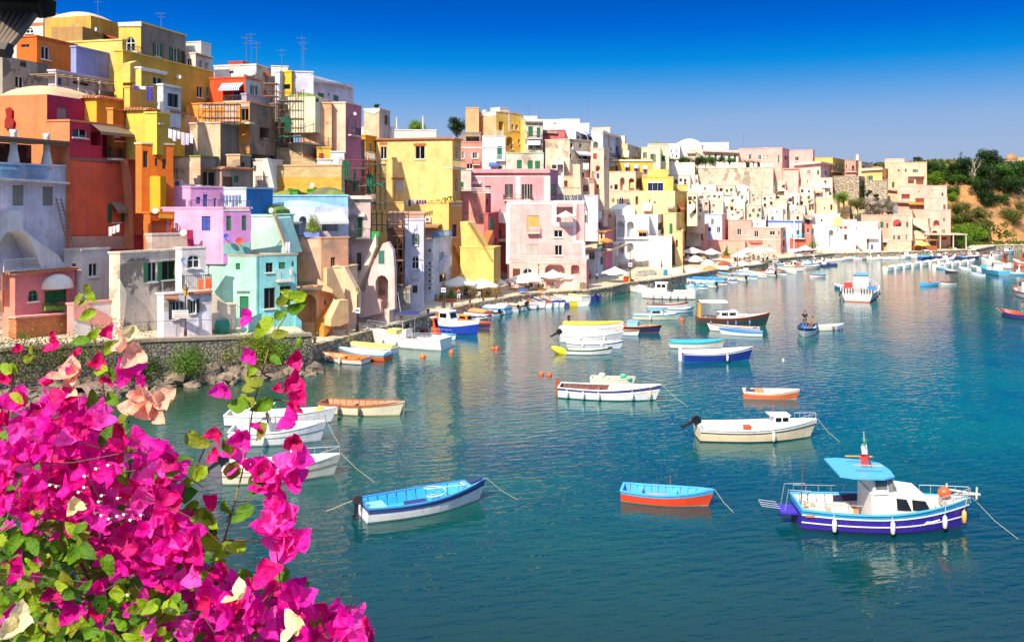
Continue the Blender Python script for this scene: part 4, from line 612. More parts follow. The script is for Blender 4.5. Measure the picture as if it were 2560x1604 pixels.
H('F', 300, 435, 444, 785, 1180, 160, 'fce0b0', 'apricot tall shoulder house left of the white arches', 'a 355 805 400 830', roof='vault', lipc='fce0b0')
H('F', 195, 312, 322, 690, 960, 150, 'e0e0ea', 'grey white house with slanted awning behind coloured laundry', 'k 200 820 212 870; k 255 800 280 840', ex=[('aw', 'L', 250, 330, 780, 838, 'f0e4dc', 1), ('bal', 'L', 205, 350, 880, 935, '5a5050', 1.0)])
H('F', 195, 352, 415, 948, 1250, 141, 'fcecb0', 'cream and pink house with parasol balcony right of pink building', 'N 198 980 225 1030; N 228 1000 240 1030; q 320 950 335 1000; g 300 1040 345 1075', rc='e888a8', roof='tile', ex=[('bal', 'L', 290, 412, 1038, 1075, '2a5a48', .9)])
H('F', 200, 300, 460, 1080, 1290, 137, 'f0ecf0', 'white café house with arched blue door and brown awning', 'Q 228 1095 272 1165; b 318 1140 340 1200 R; k 350 1090 400 1180 R', rc='dce4f4', ex=[('aw', 'R', 290, 455, 1112, 1130, 'c0a078', 2), ('aw', 'L', 205, 285, 1078, 1088, 'd88848', .8)])
# dense white cluster on the slope below the battlements
random.seed(11)
cl = [(1000, 1085, 640, 168), (1068, 1100, 500, 208), (875, 1030, 500, 206), (1035, 1245, 575, 204), (1130, 1300, 632, 200), (1240, 1385, 578, 205), (1375, 1505, 592, 207), (1468, 1690, 512, 212), (1690, 1790, 545, 211), (1180, 1300, 700, 197), (1100, 1185, 690, 196), (1290, 1430, 668, 199), (1365, 1470, 700, 196.5), (1500, 1600, 625, 206),
      (1460, 1600, 735, 197), (1590, 1700, 650, 203), (1680, 1800, 690, 201), (1640, 1760, 760, 200), (1780, 1880, 525, 213), (1770, 1900, 645, 206), (1860, 1960, 520, 214), (1300, 1400, 780, 199), (1395, 1520, 800, 198.5), (1560, 1640, 805, 200), (1000, 1140, 700, 176), (1800, 1945, 740, 205), (1690, 1930, 800, 203), (1270, 1320, 820, 201), (1940, 2016, 640, 209), (1880, 2000, 590, 212), (995, 1110, 805, 178), (1960, 2100, 560, 214), (2020, 2160, 520, 214)]
tints = ['f8ece0', 'f8e8d4', 'f8d4c0', 'f8f0e4', 'f8e0b4', 'ecdccc', 'f8e4c4']; tn = ['white', 'ivory', 'rosy cream', 'bright white', 'sandy cream', 'greyish white', 'warm ivory']
feats = [('an arched loggia', 'a'), ('dark square windows', 'k'), ('a green shutter', 'g'), ('small white windows', 'w'), ('open shutters', 'G'), ('a brown window', 'q'), ('twin arches', 'aa')]
ordn = 'first second third fourth fifth sixth seventh eighth ninth tenth eleventh twelfth thirteenth fourteenth fifteenth'.split()
cl.sort(key=lambda c: (round((c[2]-480)/115), c[0])); rowc = {}
for i, (a0, a1, y0, YY) in enumerate(cl):
    rw = round((y0-480)/115); rowc[rw] = rowc.get(rw, 0)+1; fn, fk = feats[i % 7]; w_ = a1-a0; ws = ''
    for r_ in range(3):
        for q_ in range(2 if w_ < 130 else 3):
            if random.random() < .62:
                xx = a0+w_*(.16+.8*q_/(2 if w_ < 130 else 3))+random.uniform(-7, 7); yy = y0+20+r_*46+random.uniform(-12, 12); k_ = fk[0] if random.random() < .55 else random.choice('kwqgak')
                sz_ = random.choice((.6, .8, 1, 1)); ws += '%s %d %d %d %d;' % (k_, xx, yy, xx+sz_*(20 if k_ != 'a' else 32), yy+sz_*(26 if k_ != 'a' else 42))
    ex = [('ch', 'L', 1, 1.5, .8, .9)] if i % 3 == 0 else []
    if i % 3 == 1: ex += [('bal', 'L', a0+w_*.2, a0+w_*.7, y0+62, y0+78, '8a8078', .8)]
    if i % 4 == 1: ex += [('aw', 'L', a0+w_*.3, a0+w_*.75, y0+55, y0+70, random.choice(['f0e0c8', 'e8b080', 'd8e0f0']), 1)]
    ex += [('dish', 'L', a0+w_*.8, y0+12, 9, 'e8e8e4')] if i % 5 == 3 else []
    ex += [('tank', 'L', 3, 2)] if i % 6 == 2 else []
    ex += [('ac', 'L', a0+w_*.55, y0+44, 12)] if i % 5 == 1 else []
    if i % 4 == 2: ex += [('st', 'L', a0+w_*.2, y0+120, a0+w_*.7, y0+75, .9, 'f8ecdc')]
    H('F', a0, a1-(14 if i % 3 else 4), a1, y0, y0+135, YY, tints[i % 7], '%s slope house with %s, %s in tier %s below the battlements' % (tn[i % 7], fn, ordn[rowc[rw]-1], ordn[rw]), ws, rc=tints[(i+2) % 7], roof='vault' if i % 6 == 4 else 'flat', lipc=tints[i % 7], ex=ex)
for i, (a0, a1, y0, yb, YY, c, lb) in enumerate([(350, 420, 500, 620, 216, 'f4d8b8', 'tan buttressed house with white balcony under the pink villa'), (430, 510, 500, 640, 215, 'f8e8d8', 'cream gabled house under right end of pink villa'), (300, 352, 590, 640, 214, 'f8d0b8', 'peach arched porch house under pink villa'), (590, 700, 790, 800, 207, 'fffaf4', 'tiny white roof house behind white roof terrace')]):
    H('G', a0, a1-4, a1, y0, yb, YY, c, lb, 'k %d %d %d %d' % (a0+20, y0+25, a0+34, y0+50) if i != 2 else 'a 305 595 350 635')
# battlement wall
bw = H('F', 1050, 1680, 1690, 440, 580, 208, 'd8ccb4', 'long grey battlement wall with rounded merlons and shrubs behind', name='battlement_wall', cat='wall', d=1)
bl2 = H('F', 818, 1060, 1068, 402, 520, 210, 'f4ece4', 'whitewashed left section of the battlement wall', name='battlement_wall', cat='wall')
for root_, F_, xs_, yt_, yb_ in ((bw[0], bw[1], (1130, 1163, 1194, 1217, 1242, 1269, 1314, 1355, 1383, 1420, 1450, 1507, 1540, 1590, 1625, 1660), 388, 440), (bl2[0], bl2[1], (880, 922), 382, 402)):
    for x_ in xs_:
        w_ = 26 if root_ is bw[0] else 24; yt2 = yt_+(x_-1130)*.03 if root_ is bw[0] else yt_; pp = [F_.px('F', x_+w_*.5*math.cos(a), yt2+10-10*math.sin(a)) for a in [math.pi*i/6 for i in range(7)]]
        z_ = F_.px('F', x_, yb_)[1]-.2; m_ = MB(); F_.poly(m_, [(pp[0][0], z_)]+pp+[(pp[-1][0], z_)], -.8, .0); m_.build('merlon', plaster('fbf4ea', 0), root_, root_.location)
# ---------------------------------------------------------------- lower left houses
H('B', -150, -60, 548, 30, 900, 64.5, 'e8e4ec', 'white loggia house with columned terrace at the far left edge', 's 98 200 186 358; s 335 210 418 360; k -30 200 5 395', rc='e0dce6', name='house', ex=[('poly', 'R', 'f0ecec', -.3, .6, [-60, 130, 550, 175, 550, 190, -60, 150], 'ledge')])
# covered terrace on top of it
r_, FL_, FR_, zt_ = ALLH[-1]
for a0, a1, yb_ in ((65, 150, 1280), (330, 405, 1300)):
    p = FR_.px('A', (a0+a1)/2, yb_, -.3); c = FR_.P(*p, -.3); MB().lathe(c, [(.42, -.3), (.4, .2), (.26, 1.0), (.22, 2.2), (.3, 2.5)], 12).build('column', plaster('f0ece8'), r_, r_.location, smooth=True)
m_ = MB(); p = FR_.px('A', -60, 1070, .3); q = FR_.px('A', 548, 1090, .3)
for i in range(16): a0 = p[0]+(q[0]-p[0])*i/16; FR_.box(m_, a0, a0+(q[0]-p[0])/18, p[1]-.15, p[1]+.05, -3.5, .4)
FR_.box(m_, p[0], q[0], p[1]-.35, p[1]-.16, .1, .3); m_.build('pergola', flat('80664c'), r_, r_.location)
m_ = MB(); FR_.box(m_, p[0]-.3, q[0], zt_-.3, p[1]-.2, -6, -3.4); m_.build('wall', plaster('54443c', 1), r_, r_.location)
for a0, a1 in ((-10, 160), (205, 365)):
    u, v = FR_.px('A', a0, 1290, .3)[0], FR_.px('A', a1, 1290, .3)[0]; m_ = MB(); n_ = 16
    for i in range(n_+1):
        s_ = u+(v-u)*i/n_; m_.tube([FR_.P(s_, zt_-.1, .3), FR_.P(s_, zt_-.35, .45), FR_.P(s_, zt_-.7, .5), FR_.P(s_, zt_-1.05, .3)], .022, 4)
    FR_.box(m_, u, v, zt_-.1, zt_-.04, .26, .34); m_.build('railing', flat('2a94c4'), r_, r_.location)
m_ = MB(); pts = [-60, 395, 172, 400, 182, 545, 300, 640, 450, 740, 545, 870, 330, 870, 290, 740, 245, 640, 200, 580, 140, 553, 75, 560, 25, 600, -5, 660, -60, 660]
FR_.poly(m_, [FR_.px('B', pts[i], pts[i+1], 1.4) for i in range(0, len(pts), 2)], .02, 1.4); m_.build('stair_wall', plaster('f0eaea'), r_, r_.location)
lad = thing('ladder', FR_.P(*FR_.px('B', 560, 690, 1.2), 1.2), 'worn wooden ladder leaning on white wall beside the red house', 'ladder'); lo = lad.location.copy()
A_ = [FR_.P(*FR_.px('B', x, y, o), o) for x, y, o in ((440, 300, .3), (478, 300, .3), (535, 690, 1.6), (580, 690, 1.6))]
for a, b in ((A_[0], A_[2]), (A_[1], A_[3])): MB().tube([a, b], .05, 5).build('rail', flat('8a6a4c'), lad, lo)
m_ = MB()
for i in range(14): t_ = (i+.5)/14; m_.tube([A_[0].lerp(A_[2], t_), A_[1].lerp(A_[3], t_)], .025, 4)
m_.build('rungs', flat('8a6a4c'), lad, lo)
H('B', 1190, 1196, 1482, 592, 720, 73, 'd8c0b4', 'dusty terrace wall house below orange loggia', thr=55, rc='dcc4b4', d=1, ex=[('dish', 'R', 1445, 572, 55, 'f4f0ec'), ('poly', 'R', 'd83068', 0, .1, [1470, 550, 1520, 550, 1530, 690, 1480, 690])])
H('B', 1172, 1180, 1432, 422, 610, 74.5, 'f07828', 'orange loggia house with white framed window beside pink house', 'oN 1185 455 1350 585; wr 1372 432 1422 530', thr=45, rc='f07020', ex=[('bal', 'R', 1185, 1400, 505, 585, '5a3c30', .6), ('dish', 'R', 1222, 400, 48, 'f4f0e8'), ('poly', 'R', 'f8b830', 0, .08, [1255, 422, 1365, 425, 1365, 462, 1255, 458])])
H('B', 1400, 1432, 1622, 700, 1080, 72, 'ece4e0', 'white house with arched bay window next to mint house', 'Q 1475 742 1572 852', thr=55, rc='ece8e8', ex=[('bal', 'R', 1455, 1668, 915, 1020, '4a4440', .9), ('dish', 'R', 1448, 790, 44, '7090c8')])
H('B', 860, 945, 1446, 738, 1440, 69.3, 'f8e6cc', 'large weathered cream house with green shutters above the seawall', 'G 1128 803 1270 958; wg 1274 793 1382 942; k 1165 1355 1230 1400', thr=38, rc='ecdccc', rd=2, d=1, ex=[('trim', 'R', 952, 760, 1440, 735, 'f4ecdc', .01), ('trim', 'R', 1278, 960, 1279, 1240, 'f0ece4', .12), ('poly', 'R', 'f8e8cc', 0, .35, [945, 940, 1000, 1040, 960, 1440, 945, 1440], 'buttress')])
H('B', 1240, 1290, 1668, 1060, 1425, 67.6, 'ece4ec', 'lilac white lower house with dark blue shutters and wall picture', 'N 1328 1112 1442 1252; N 1475 1092 1568 1206', thr=58, rc='e8e2ec', d=0, rd=1, ex=[('poly', 'R', 'c8c0b0', 0, .05, [1575, 1125, 1610, 1128, 1610, 1186, 1575, 1188], 'picture'), ('poly', 'R', 'd8804c', 0, .35, [1485, 1040, 1670, 1025, 1670, 1040, 1485, 1058], 'roof_tile'), ('poly', 'R', 'e09058', 0, .4, [1305, 1080, 1400, 1080, 1395, 1100, 1310, 1092], 'roof_tile')])
H('B', 505, 640, 860, 716, 1440, 70.2, 'f8ece0', 'white annex house with geranium window and light blue door', 'w 700 812 771 918; Db 563 815 598 990', thr=28, rc='f0e6dc', ex=[('trim', 'R', 858, 730, 858, 1400, 'f4ece0', .15)])
H('B', 20, 118, 592, 902, 1470, 65.5, 'f89880', 'coral pink house with dome awning, arched green window and brick base', 'Ag 222 1022 299 1112; g 352 1025 524 1122', thr=28, rc='f48c8c', roof='tile', ex=[('poly', 'R', brickm('d87038', 'e0a878', .45, .16), 0, .9, [128, 1248, 575, 1212, 592, 1470, 128, 1480], 'brick_base'), ('poly', 'R', 'f4b0a0', 0, 1.0, [122, 1235, 578, 1202, 578, 1214, 122, 1250], 'ledge'), ('bal', 'R', 30, 325, 790, 868, 'e8e0dc', .1), ('poly', 'R', 'd06838', .0, .1, [20, 905, 30, 905, 30, 1200, 20, 1200])])
r_, FL_, FR_, zt_ = ALLH[-1]
p = FR_.px('B', 325, 1005, 0); q = FR_.px('B', 552, 1005, 0); t_ = FR_.px('B', 440, 895, 0); m_ = MB(); n_ = 14; m2 = 7; cw = (p[0]+q[0])/2; hw = abs(q[0]-p[0])/2; hh = t_[1]-p[1]
for i in range(n_+1):
    for j in range(m2+1):
        a = math.pi*i/n_; b = math.pi/2*j/m2; m_.v.append(tuple(FR_.P(cw+hw*math.cos(a), p[1]+hh*math.sin(a)*math.cos(b)-.12*(j == m2), .02+1.2*math.sin(a)*math.sin(b)**.8)))
for i in range(n_):
    for j in range(m2): k = i*(m2+1)+j; m_.f.append((k, k+1, k+m2+2, k+m2+1))
m_.build('dome_awning', flat('f4e8d8'), r_, r_.location, smooth=True)
H('B', 575, 580, 985, 1140, 1480, 67.5, 'f4a8a0', 'pink slanting stair wall house right of brick base', thr=45, rc='f4ece8', ex=[('poly', 'R', 'f8a8a0', 0, .1, [580, 1130, 690, 1130, 990, 1300, 985, 1400, 700, 1280, 580, 1250])])
H('B', 1660, 1668, 1860, 1150, 1400, 71.5, 'f4e8d0', 'white weathered outdoor stair house with beige gate beside mint house', 's 1705 1185 1808 1290', thr=60, d=0, rc='f4e4c8', rd=1, ex=[('poly', 'R', 'f4e4c8', 0, .6, [1668, 1050, 1700, 1060, 1830, 1170, 1860, 1210, 1850, 1330, 1668, 1330], 'stair_wall')])
# sea wall and its ground
def wallz(x): return 2.55+(-16-x)*.05
WP = [(-46, 50), (-35, 59), (-27, 65.5), (-16.3, 71.5)]
mb = MB()
for a, b in zip(WP, WP[1:]):
    n = nrm2(a, b); A = Vector((*a, 0)); B_ = Vector((*b, 0)); za, zb_ = wallz(a[0]), wallz(b[0]); U = Vector((0, 0, 1))
    mb.hexa([A-n*.5-U, B_-n*.5-U, B_+n*.5-U, A+n*.5-U, A-n*.5+U*za, B_-n*.5+U*zb_, B_+n*.1+U*zb_, A+n*.1+U*za])
tag(mb.build('sea_wall', stonem('8c8478', 3.4)), 'dark stone sea wall below the lower left houses', 'wall')
mb = MB()
for a, b in zip(WP, WP[1:]):
    n = nrm2(a, b); A = Vector((*a, 0)); B_ = Vector((*b, 0)); za, zb_ = wallz(a[0]), wallz(b[0]); U = Vector((0, 0, 1))
    mb.hexa([A-n*.55+U*(za+.004), B_-n*.55+U*(zb_+.004), B_+n*.2+U*(zb_+.004), A+n*.2+U*(za+.004), A-n*.55+U*(za+.25), B_-n*.55+U*(zb_+.25), B_+n*.2+U*(zb_+.25), A+n*.2+U*(za+.25)])
ob = mb.build('wall_coping', plaster('b0a08c', 1)); ob.parent = bpy.data.objects['sea_wall']
mb = MB(); nb_ = [Vector((-n_[0]*.4, 0, 0)) for n_ in [(0, 0)]]
mb.add([(a[0], a[1], wallz(a[0])-.05) for a in WP]+[(a[0]-10, a[1]+22, wallz(a[0])-.05) for a in WP], [(i, i+1, i+5, i+4) for i in range(3)]); struct(mb.build('terrace_ground', pavm()))
hr = thing('fence', (-25, 67, wallz(-25)), 'thin grey metal railing on top of the stone sea wall', 'fence'); ho = hr.location.copy()
fx = [(-29.3, 64.2), (-25.5, 66.9), (-22, 68.8), (-19, 70.4)]
for i, (x, y) in enumerate(fx): MB().tube([(x, y, wallz(x)), (x+.05, y, wallz(x)+1.5)], .03, 5).build('post', flat('707074'), hr, ho)
for a, b in zip(fx, fx[1:]): MB().tube([(a[0]+.05, a[1], wallz(a[0])+1.45), (b[0]+.05, b[1], wallz(b[0])+1.45)], .022, 4).build('rail', flat('707074'), hr, ho)
mb = MB(); c = gnd('D', 172, 1225, 2.6); mb.lathe(c, [(.4, 0), (.62, .3), (.66, .9), (.5, 1.35), (.1, 1.45)], 12); tag(mb.build('water_bin', flat('1f8c74'), org=c, smooth=True), 'round green covered bin beside the stair gate by the mint house', 'bin')
# pink planter boxes under the coral house window
for i, (x, lb) in enumerate(((398, 'left'), (477, 'right'))):
    c = FR_.P(0, 0, 0); r2, f1, f2, _ = [h for h in ALLH if h[0]['label'].startswith('coral pink')][0]; pp_ = f2.px('B', x, 1180, .3); m_ = MB(); f2.box(m_, pp_[0]-.45, pp_[0]+.45, pp_[1], pp_[1]+.3, .02, .35)
    o_ = m_.build('planter_box', flat('6fae3c'), org=f2.P(pp_[0], pp_[1], .2)); tag(o_, 'green flower box, %s of the two under the shuttered window' % lb, 'planter', 'flower boxes under the coral house window')
    m_ = MB(); random.seed(i)
    for k in range(60): v = f2.P(pp_[0]+random.uniform(-.45, .45), pp_[1]+.3+random.uniform(0, .25), random.uniform(.05, .4)); d_ = Vector([random.uniform(-.1, .1) for _ in range(3)]); m_.quad(v, v+d_, v+d_+Vector((0, .05, .09)))
    m_.build('flowers', leafm('5a7a20'), o_, f2.P(pp_[0], pp_[1], .2))
# ---------------------------------------------------------------- rocks, bushes
def rockm():
    def f(m, t, p):
        c = lin('a8947c', .7); t.links.new(mixc(t, rng(t, noise(t, 1.1, 6, pos(t), .7), .35, .65), mul(c, .42), c), p.inputs[0]); p.inputs['Roughness'].default_value = .9; bump(t, p, noise(t, 4, 5, pos(t)), .6, .1)
    return mat('rock', f)
random.seed(5)
def rockmesh():
    m_ = MB(); n = 9; mm = 6; ph = [random.uniform(0, 6) for _ in range(6)]
    for i in range(mm+1):
        for k in range(n):
            a = 2*math.pi*k/n; b = math.pi*i/mm; r = 1+.22*math.sin(2*a+ph[0]+b*2)+.15*math.sin(3*a+ph[1])+random.uniform(-.1, .1)
            m_.v.append((r*math.sin(b)*math.cos(a), .8*r*math.sin(b)*math.sin(a), .62*r*math.cos(b)))
    for i in range(mm):
        for k in range(n): m_.f.append((i*n+k, i*n+(k+1) % n, (i+1)*n+(k+1) % n, (i+1)*n+k))
    return m_
rms = [rockmesh().build('rock', rockm()) for _ in range(6)]; cnt = 0
for i in range(190):
    t_ = (i+random.random())/190*2.98; k = int(t_); f_ = t_-k; a, b = WP[k], WP[k+1]; n = nrm2(a, b); dd = random.uniform(.6, 3.0)
    x = a[0]+(b[0]-a[0])*f_+n.x*dd; y = a[1]+(b[1]-a[1])*f_+n.y*dd; s_ = random.uniform(.25, 1.0)*(1.25-dd*.13)
    if i < 6: o_ = rms[i]
    else: o_ = rms[i % 6].copy(); S.collection.objects.link(o_)
    o_.location = (x, y, max(-.1, .9-dd*.33)); o_.scale = (s_, s_*random.uniform(.8, 1.2), s_*random.uniform(.7, 1)); o_.rotation_euler = (random.uniform(-.4, .4), random.uniform(-.4, .4), random.uniform(0, 6))
    tag(o_, 'rough brown boulder at the foot of the stone sea wall', 'rock', 'boulders below the sea wall')
def clump(name, c, r, hexes, n, leaf, label, cat, group=None, sz=.75, kind=None, seed=0, stem=None):
    random.seed(seed); root = thing(name, c, label, cat, group)
    lobes = [(Vector((random.gauss(0, .5)*r, random.gauss(0, .5)*r, sz*r*random.uniform(.25, 1.25))), r*random.uniform(.35, .6)) for _ in range(max(4, int(n/110)))]
    for hi, hx in enumerate(hexes):
        m_ = MB()
        for i in range(n//len(hexes)):
            lc, lr = random.choice(lobes) if hi == 0 or len(lobes) < 3 else random.choice(lobes[:max(2, len(lobes)//2)])
            d_ = Vector((random.gauss(0, 1), random.gauss(0, 1), random.gauss(0, 1))).normalized(); v = lc+d_*lr*(random.uniform(.45, 1.08)); l_ = leaf*random.uniform(.6, 1.3)
            u = Vector((random.gauss(0, 1), random.gauss(0, 1), random.gauss(0, .6))).normalized()*l_; w = u.cross(d_).normalized()*l_*.6; m_.quad(v-u*.5, v+w*.5, v+u*.6, v-w*.5)
        m_.build('foliage' if name == 'bush' else 'crown', leafm(hx), root)
    if stem:
        m_ = MB(); m_.tube([(0, 0, -stem[0]), (.1, 0, -stem[0]*.4), (0, .1, sz*r*.6)], stem[1], 7, stem[1]*.5)
        for k in range(6): lc, lr = lobes[k % len(lobes)]; m_.tube([(.05, .02, -stem[0]*.3), lc*.5, lc], stem[1]*.5, 5, stem[1]*.15)
        m_.build('trunk', flat('6a5440'), root)
    return root
for i, (x, y, z_, r, hx, lb) in enumerate([(-20.3, 68.0, 1.2, 1.9, ['7a9a20', '5a7a18', 'b08830'], 'leafy green bush with orange dry patches against the sea wall'), (-18.7, 69.0, 1.2, 1.8, ['8ab028', '5a8018'], 'bright green bush against sea wall below the mint house'), (-24.2, 65.2, .7, 1.8, ['6a9020', '4a6a14'], 'round green bush growing beside rocks at mid sea wall'), (-29.8, 61.6, 1.3, 3.0, ['4a6a18', '6a7a20', '8a6a28'], 'wide dark hedge bush at the left sea wall'), (-33.2, 59.2, 1.3, 3.0, ['3f5a18', '7a6a24'], 'dark scrubby bush at the far left of the sea wall'), (-27.3, 64.0, .6, 1.3, ['4a7018', '3a5014'], 'low dark green bush between rocks and hedge'), (-37, 57, 1.5, 2.5, ['4a7020', '6a8a30'], 'tall green bush at the left picture edge')]):
    clump('bush', (x, y, z_), r, hx, 3400, .13, lb, 'bush', 'bushes along the sea wall', seed=40+i)
clump('bush', gnd('D', 778, 1310, 2.2), .45, ['8ab028'], 400, .12, 'tiny light green tuft growing on sea wall end', 'bush', 'bushes along the sea wall', seed=3)
# ---------------------------------------------------------------- street lamps, parasols, tables, plants
def lamp(reg, xb, yb, yt, label, plate=True):
    c = gnd(reg, xb, yb, 1.22); h = (px(reg, 0, yb)[1]-px(reg, 0, yt)[1])/F0*c.y; r = thing('street_lamp', c, label, 'street lamp', 'lamps along the quay'); k = h/4.6
    MB().lathe((0, 0, 0), [(.30*k, 0), (.28*k, .12), (.17*k, .25), (.15*k, .6), (.09*k, .75), (.07*k, 1.4), (.06*k, h*.78), (.09*k, h*.79), (.04*k, h*.82)], 8).build('post', flat('5c4838', .5, .3), r)
    MB().lathe((0, 0, h*.82), [(.07*k, 0), (.17*k, .45*k)], 6).build('lantern', flat('f0c878', .3), r)
    MB().lathe((0, 0, h*.82+.45*k), [(.22*k, 0), (.12*k, .14*k), (.05*k, .2*k), (.02*k, .32*k)], 6).build('lantern_cap', flat('5c4838', .5, .3), r)
    if plate: m_ = MB(); m_.box(-.28*k, .28*k, -.12, -.09, h*.42, h*.54); pl = m_.build('plate', white, r); m_ = MB(); m_.box(-.2*k, .2*k, -.13, -.121, h*.46, h*.5); m_.build('text_band', flat('6080c0'), pl)
    return r
lamp('D', 1240, 1200, 835, 'tall brown street lamp on the quay near cracked pink house')
lamp('D', 1918, 1003, 715, 'street lamp standing beside the planters at the restaurant')
lamp('V', 1080, 400, 140, 'street lamp among white parasols before the pink building')
lamp('V', 1943, 300, 0, 'street lamp on quay behind the covered nets')
lamp('F', 1397, 1215, 1070, 'small street lamp right of the café terrace', False); lamp('F', 975, 1265, 1100, 'slim street lamp between covered heaps and parasols', False)
lm = [(-23.6, 67.2, 3.0)]
c = Vector((-24.0, 68.0, 2.9)); h = 4.7; a_, b_ = px('B', 1460, 1000); c = Vector(((a_-1280)/F0*67.8, 67.8, 2.85)); zt0 = CH-(b_-HZ)/F0*67.8; h = zt0-c.z
r = thing('street_lamp', c, 'yellow glass street lamp before the weathered cream house', 'street lamp', 'lamps along the quay')
MB().lathe((0, 0, 0), [(.28, 0), (.26, .15), (.14, .3), (.12, .8), (.07, 1), (.06, h*.82), (.1, h*.83)], 8).build('post', flat('6a5440', .5, .3), r); MB().lathe((0, 0, h*.83), [(.08, 0), (.22, .55)], 6).build('lantern', flat('f0b838', .3), r); MB().lathe((0, 0, h*.83+.55), [(.27, 0), (.12, .2), (.02, .4)], 6).build('lantern_cap', flat('6a5440'), r)
m_ = MB(); m_.box(-.95, .3, -.2, -.17, h*.42, h*.57); sg = m_.build('sign_plate', white, r)
for j in range(3):
    m_ = MB(); m_.box(-.85, .2, -.21, -.201, h*.54-j*.18-.06, h*.54-j*.18); m_.build('text_line', flat('d06048'), sg)
CR = flat('f8f4ec', .8)
def parasol(reg, xa, ya, wpx, ybase, label, col='f8f4ea', sides=4, YY=None):
    g = gnd(reg, xa, ybase, 1.22) if not YY else at(reg, xa, ybase, YY); x, y = g.x, g.y; ap = at(reg, xa, ya, y); wpx *= 1.15; w = wpx/REG[reg][2]/F0*y/2; h = ap.z-g.z
    r = thing('parasol', (ap.x, y, g.z), label, 'parasol', 'parasols of the quayside cafés')
    MB().tube([(0, 0, 0), (0, 0, h-.05)], .05, 6).build('pole', flat('c8b8a0'), r)
    m_ = MB(); n = sides*3; rise = min(.5*w, .9); rings = 4; m_.v.append((0, 0, h))
    for j in range(1, rings+1):
        for k in range(n):
            a = 2*math.pi*k/n+.5; sq = 1/max(abs(math.cos((a-.5+math.pi/sides) % (2*math.pi/sides)-math.pi/sides)), .3) if sides == 4 else 1; rr = w*j/rings*(sq*.82 if sides == 4 else 1)
            m_.v.append((rr*math.cos(a), rr*math.sin(a), h-rise*(j/rings)**.9-(.0 if k % 3 else -.03)*j))
    for k in range(n): m_.f.append((0, 1+k, 1+(k+1) % n))
    for j in range(rings-1):
        for k in range(n): m_.f.append((1+j*n+k, 1+(j+1)*n+k, 1+(j+1)*n+(k+1) % n, 1+j*n+(k+1) % n))
    o = len(m_.v)
    for k in range(n): v = m_.v[1+(rings-1)*n+k]; m_.v.append((v[0]*1.01, v[1]*1.01, v[2]-.22))
    for k in range(n): m_.f.append((1+(rings-1)*n+k, o+k, o+(k+1) % n, 1+(rings-1)*n+(k+1) % n))
    m_.build('canopy', leafm2(col), r)
def leafm2(h):
    def f(m, t, p):
        c = lin(h, .85); t.links.new(mixc(t, rng(t, noise(t, .9, 3, pos(t)), .3, .7), c, mul(c, .9)), p.inputs[0]); p.inputs['Roughness'].default_value = .9
        tl = nn(t, 'ShaderNodeBsdfTranslucent'); tl.inputs[0].default_value = c; ms = nn(t, 'ShaderNodeMixShader'); ms.inputs[0].default_value = .3
        t.links.new(p.outputs[0], ms.inputs[1]); t.links.new(tl.outputs[0], ms.inputs[2]); t.links.new(ms.outputs[0], t.nodes['Material Output'].inputs[0])
    return mat('cloth_'+h, f)
for i, a in enumerate([('V', 330, 262, 330, 470, 'front left white parasol of the restaurant by the planters'), ('V', 545, 282, 300, 460, 'white parasol just right of the front left restaurant parasol'), ('V', 450, 250, 230, 440, 'white parasol behind the two front left ones before yellow wall'), ('V', 650, 255, 240, 430, 'white parasol in front of the yellow stair wall right end'),
    ('V', 945, 235, 340, 395, 'largest front white parasol before the pink building'), ('V', 1040, 192, 230, 365, 'white parasol behind the street lamp before pink building'), ('V', 1215, 200, 230, 375, 'white parasol under the large pink arch'), ('V', 1375, 208, 210, 372, 'white parasol by the right corner of the pink building'), ('V', 1290, 225, 190, 372, 'small white parasol between the two arch parasols'),
    ('V', 1800, 172, 240, 320, 'white parasol on short quay end over a yellow pole'), ('F', 470, 1125, 160, 1230, 'white parasol below the white double arches'), ('F', 640, 1120, 150, 1215, 'white parasol right of the white double arches'), ('F', 915, 1062, 190, 1185, 'wide white café parasol on left of café row'), ('F', 1045, 1062, 180, 1180, 'second wide white parasol in café row'), ('F', 1065, 1125, 190, 1195, 'low white parasol in front of the café row'), ('F', 1190, 1072, 150, 1175, 'white parasol at the right of café row'),
    ('F', 1415, 1095, 130, 1200, 'rounded white parasol beside the small street lamp'), ('F', 1480, 1062, 130, 1180, 'white parasol left of the white marquee'), ('F', 1560, 1060, 160, 1185, 'broad white marquee parasol before salmon pink house'), ('F', 1640, 1062, 110, 1180, 'tilted white parasol right of the marquee'), ('F', 1930, 1045, 110, 1130, 'white parasol near the palm by the slim coral house'), ('G', 290, 985, 110, 1055, 'white parasol left of the palm on far quay'), ('G', 420, 985, 110, 1055, 'white parasol right of the palm on far quay'), ('G', 1215, 950, 110, 1030, 'pale yellow parasol on the far right quay')]):
    parasol(*a, col='f8f4ea' if 'yellow parasol' not in a[5] else 'f8e070')
parasol('E', 1305, 965, 145, 1050, 'white parasol on the upper stepped terrace of the pink building', YY=123.6); parasol('F', 365, 990, 90, 1050, 'striped yellow and pink parasol on the balcony right of the pink building', 'f0a040', 8, YY=140)
def table(g, label, col='b89878', s=.5):
    r = thing('table', g, label, 'table', 'café tables on the quay'); m_ = MB(); m_.box(-s, s, -s, s, .72, .76); m_.build('tabletop', flat(col), r)
    for a in (-1, 1):
        for b in (-1, 1): m_ = MB(); m_.box(a*s*.85-.03, a*s*.85+.03, b*s*.85-.03, b*s*.85+.03, 0, .72); m_.build('leg', iron, r)
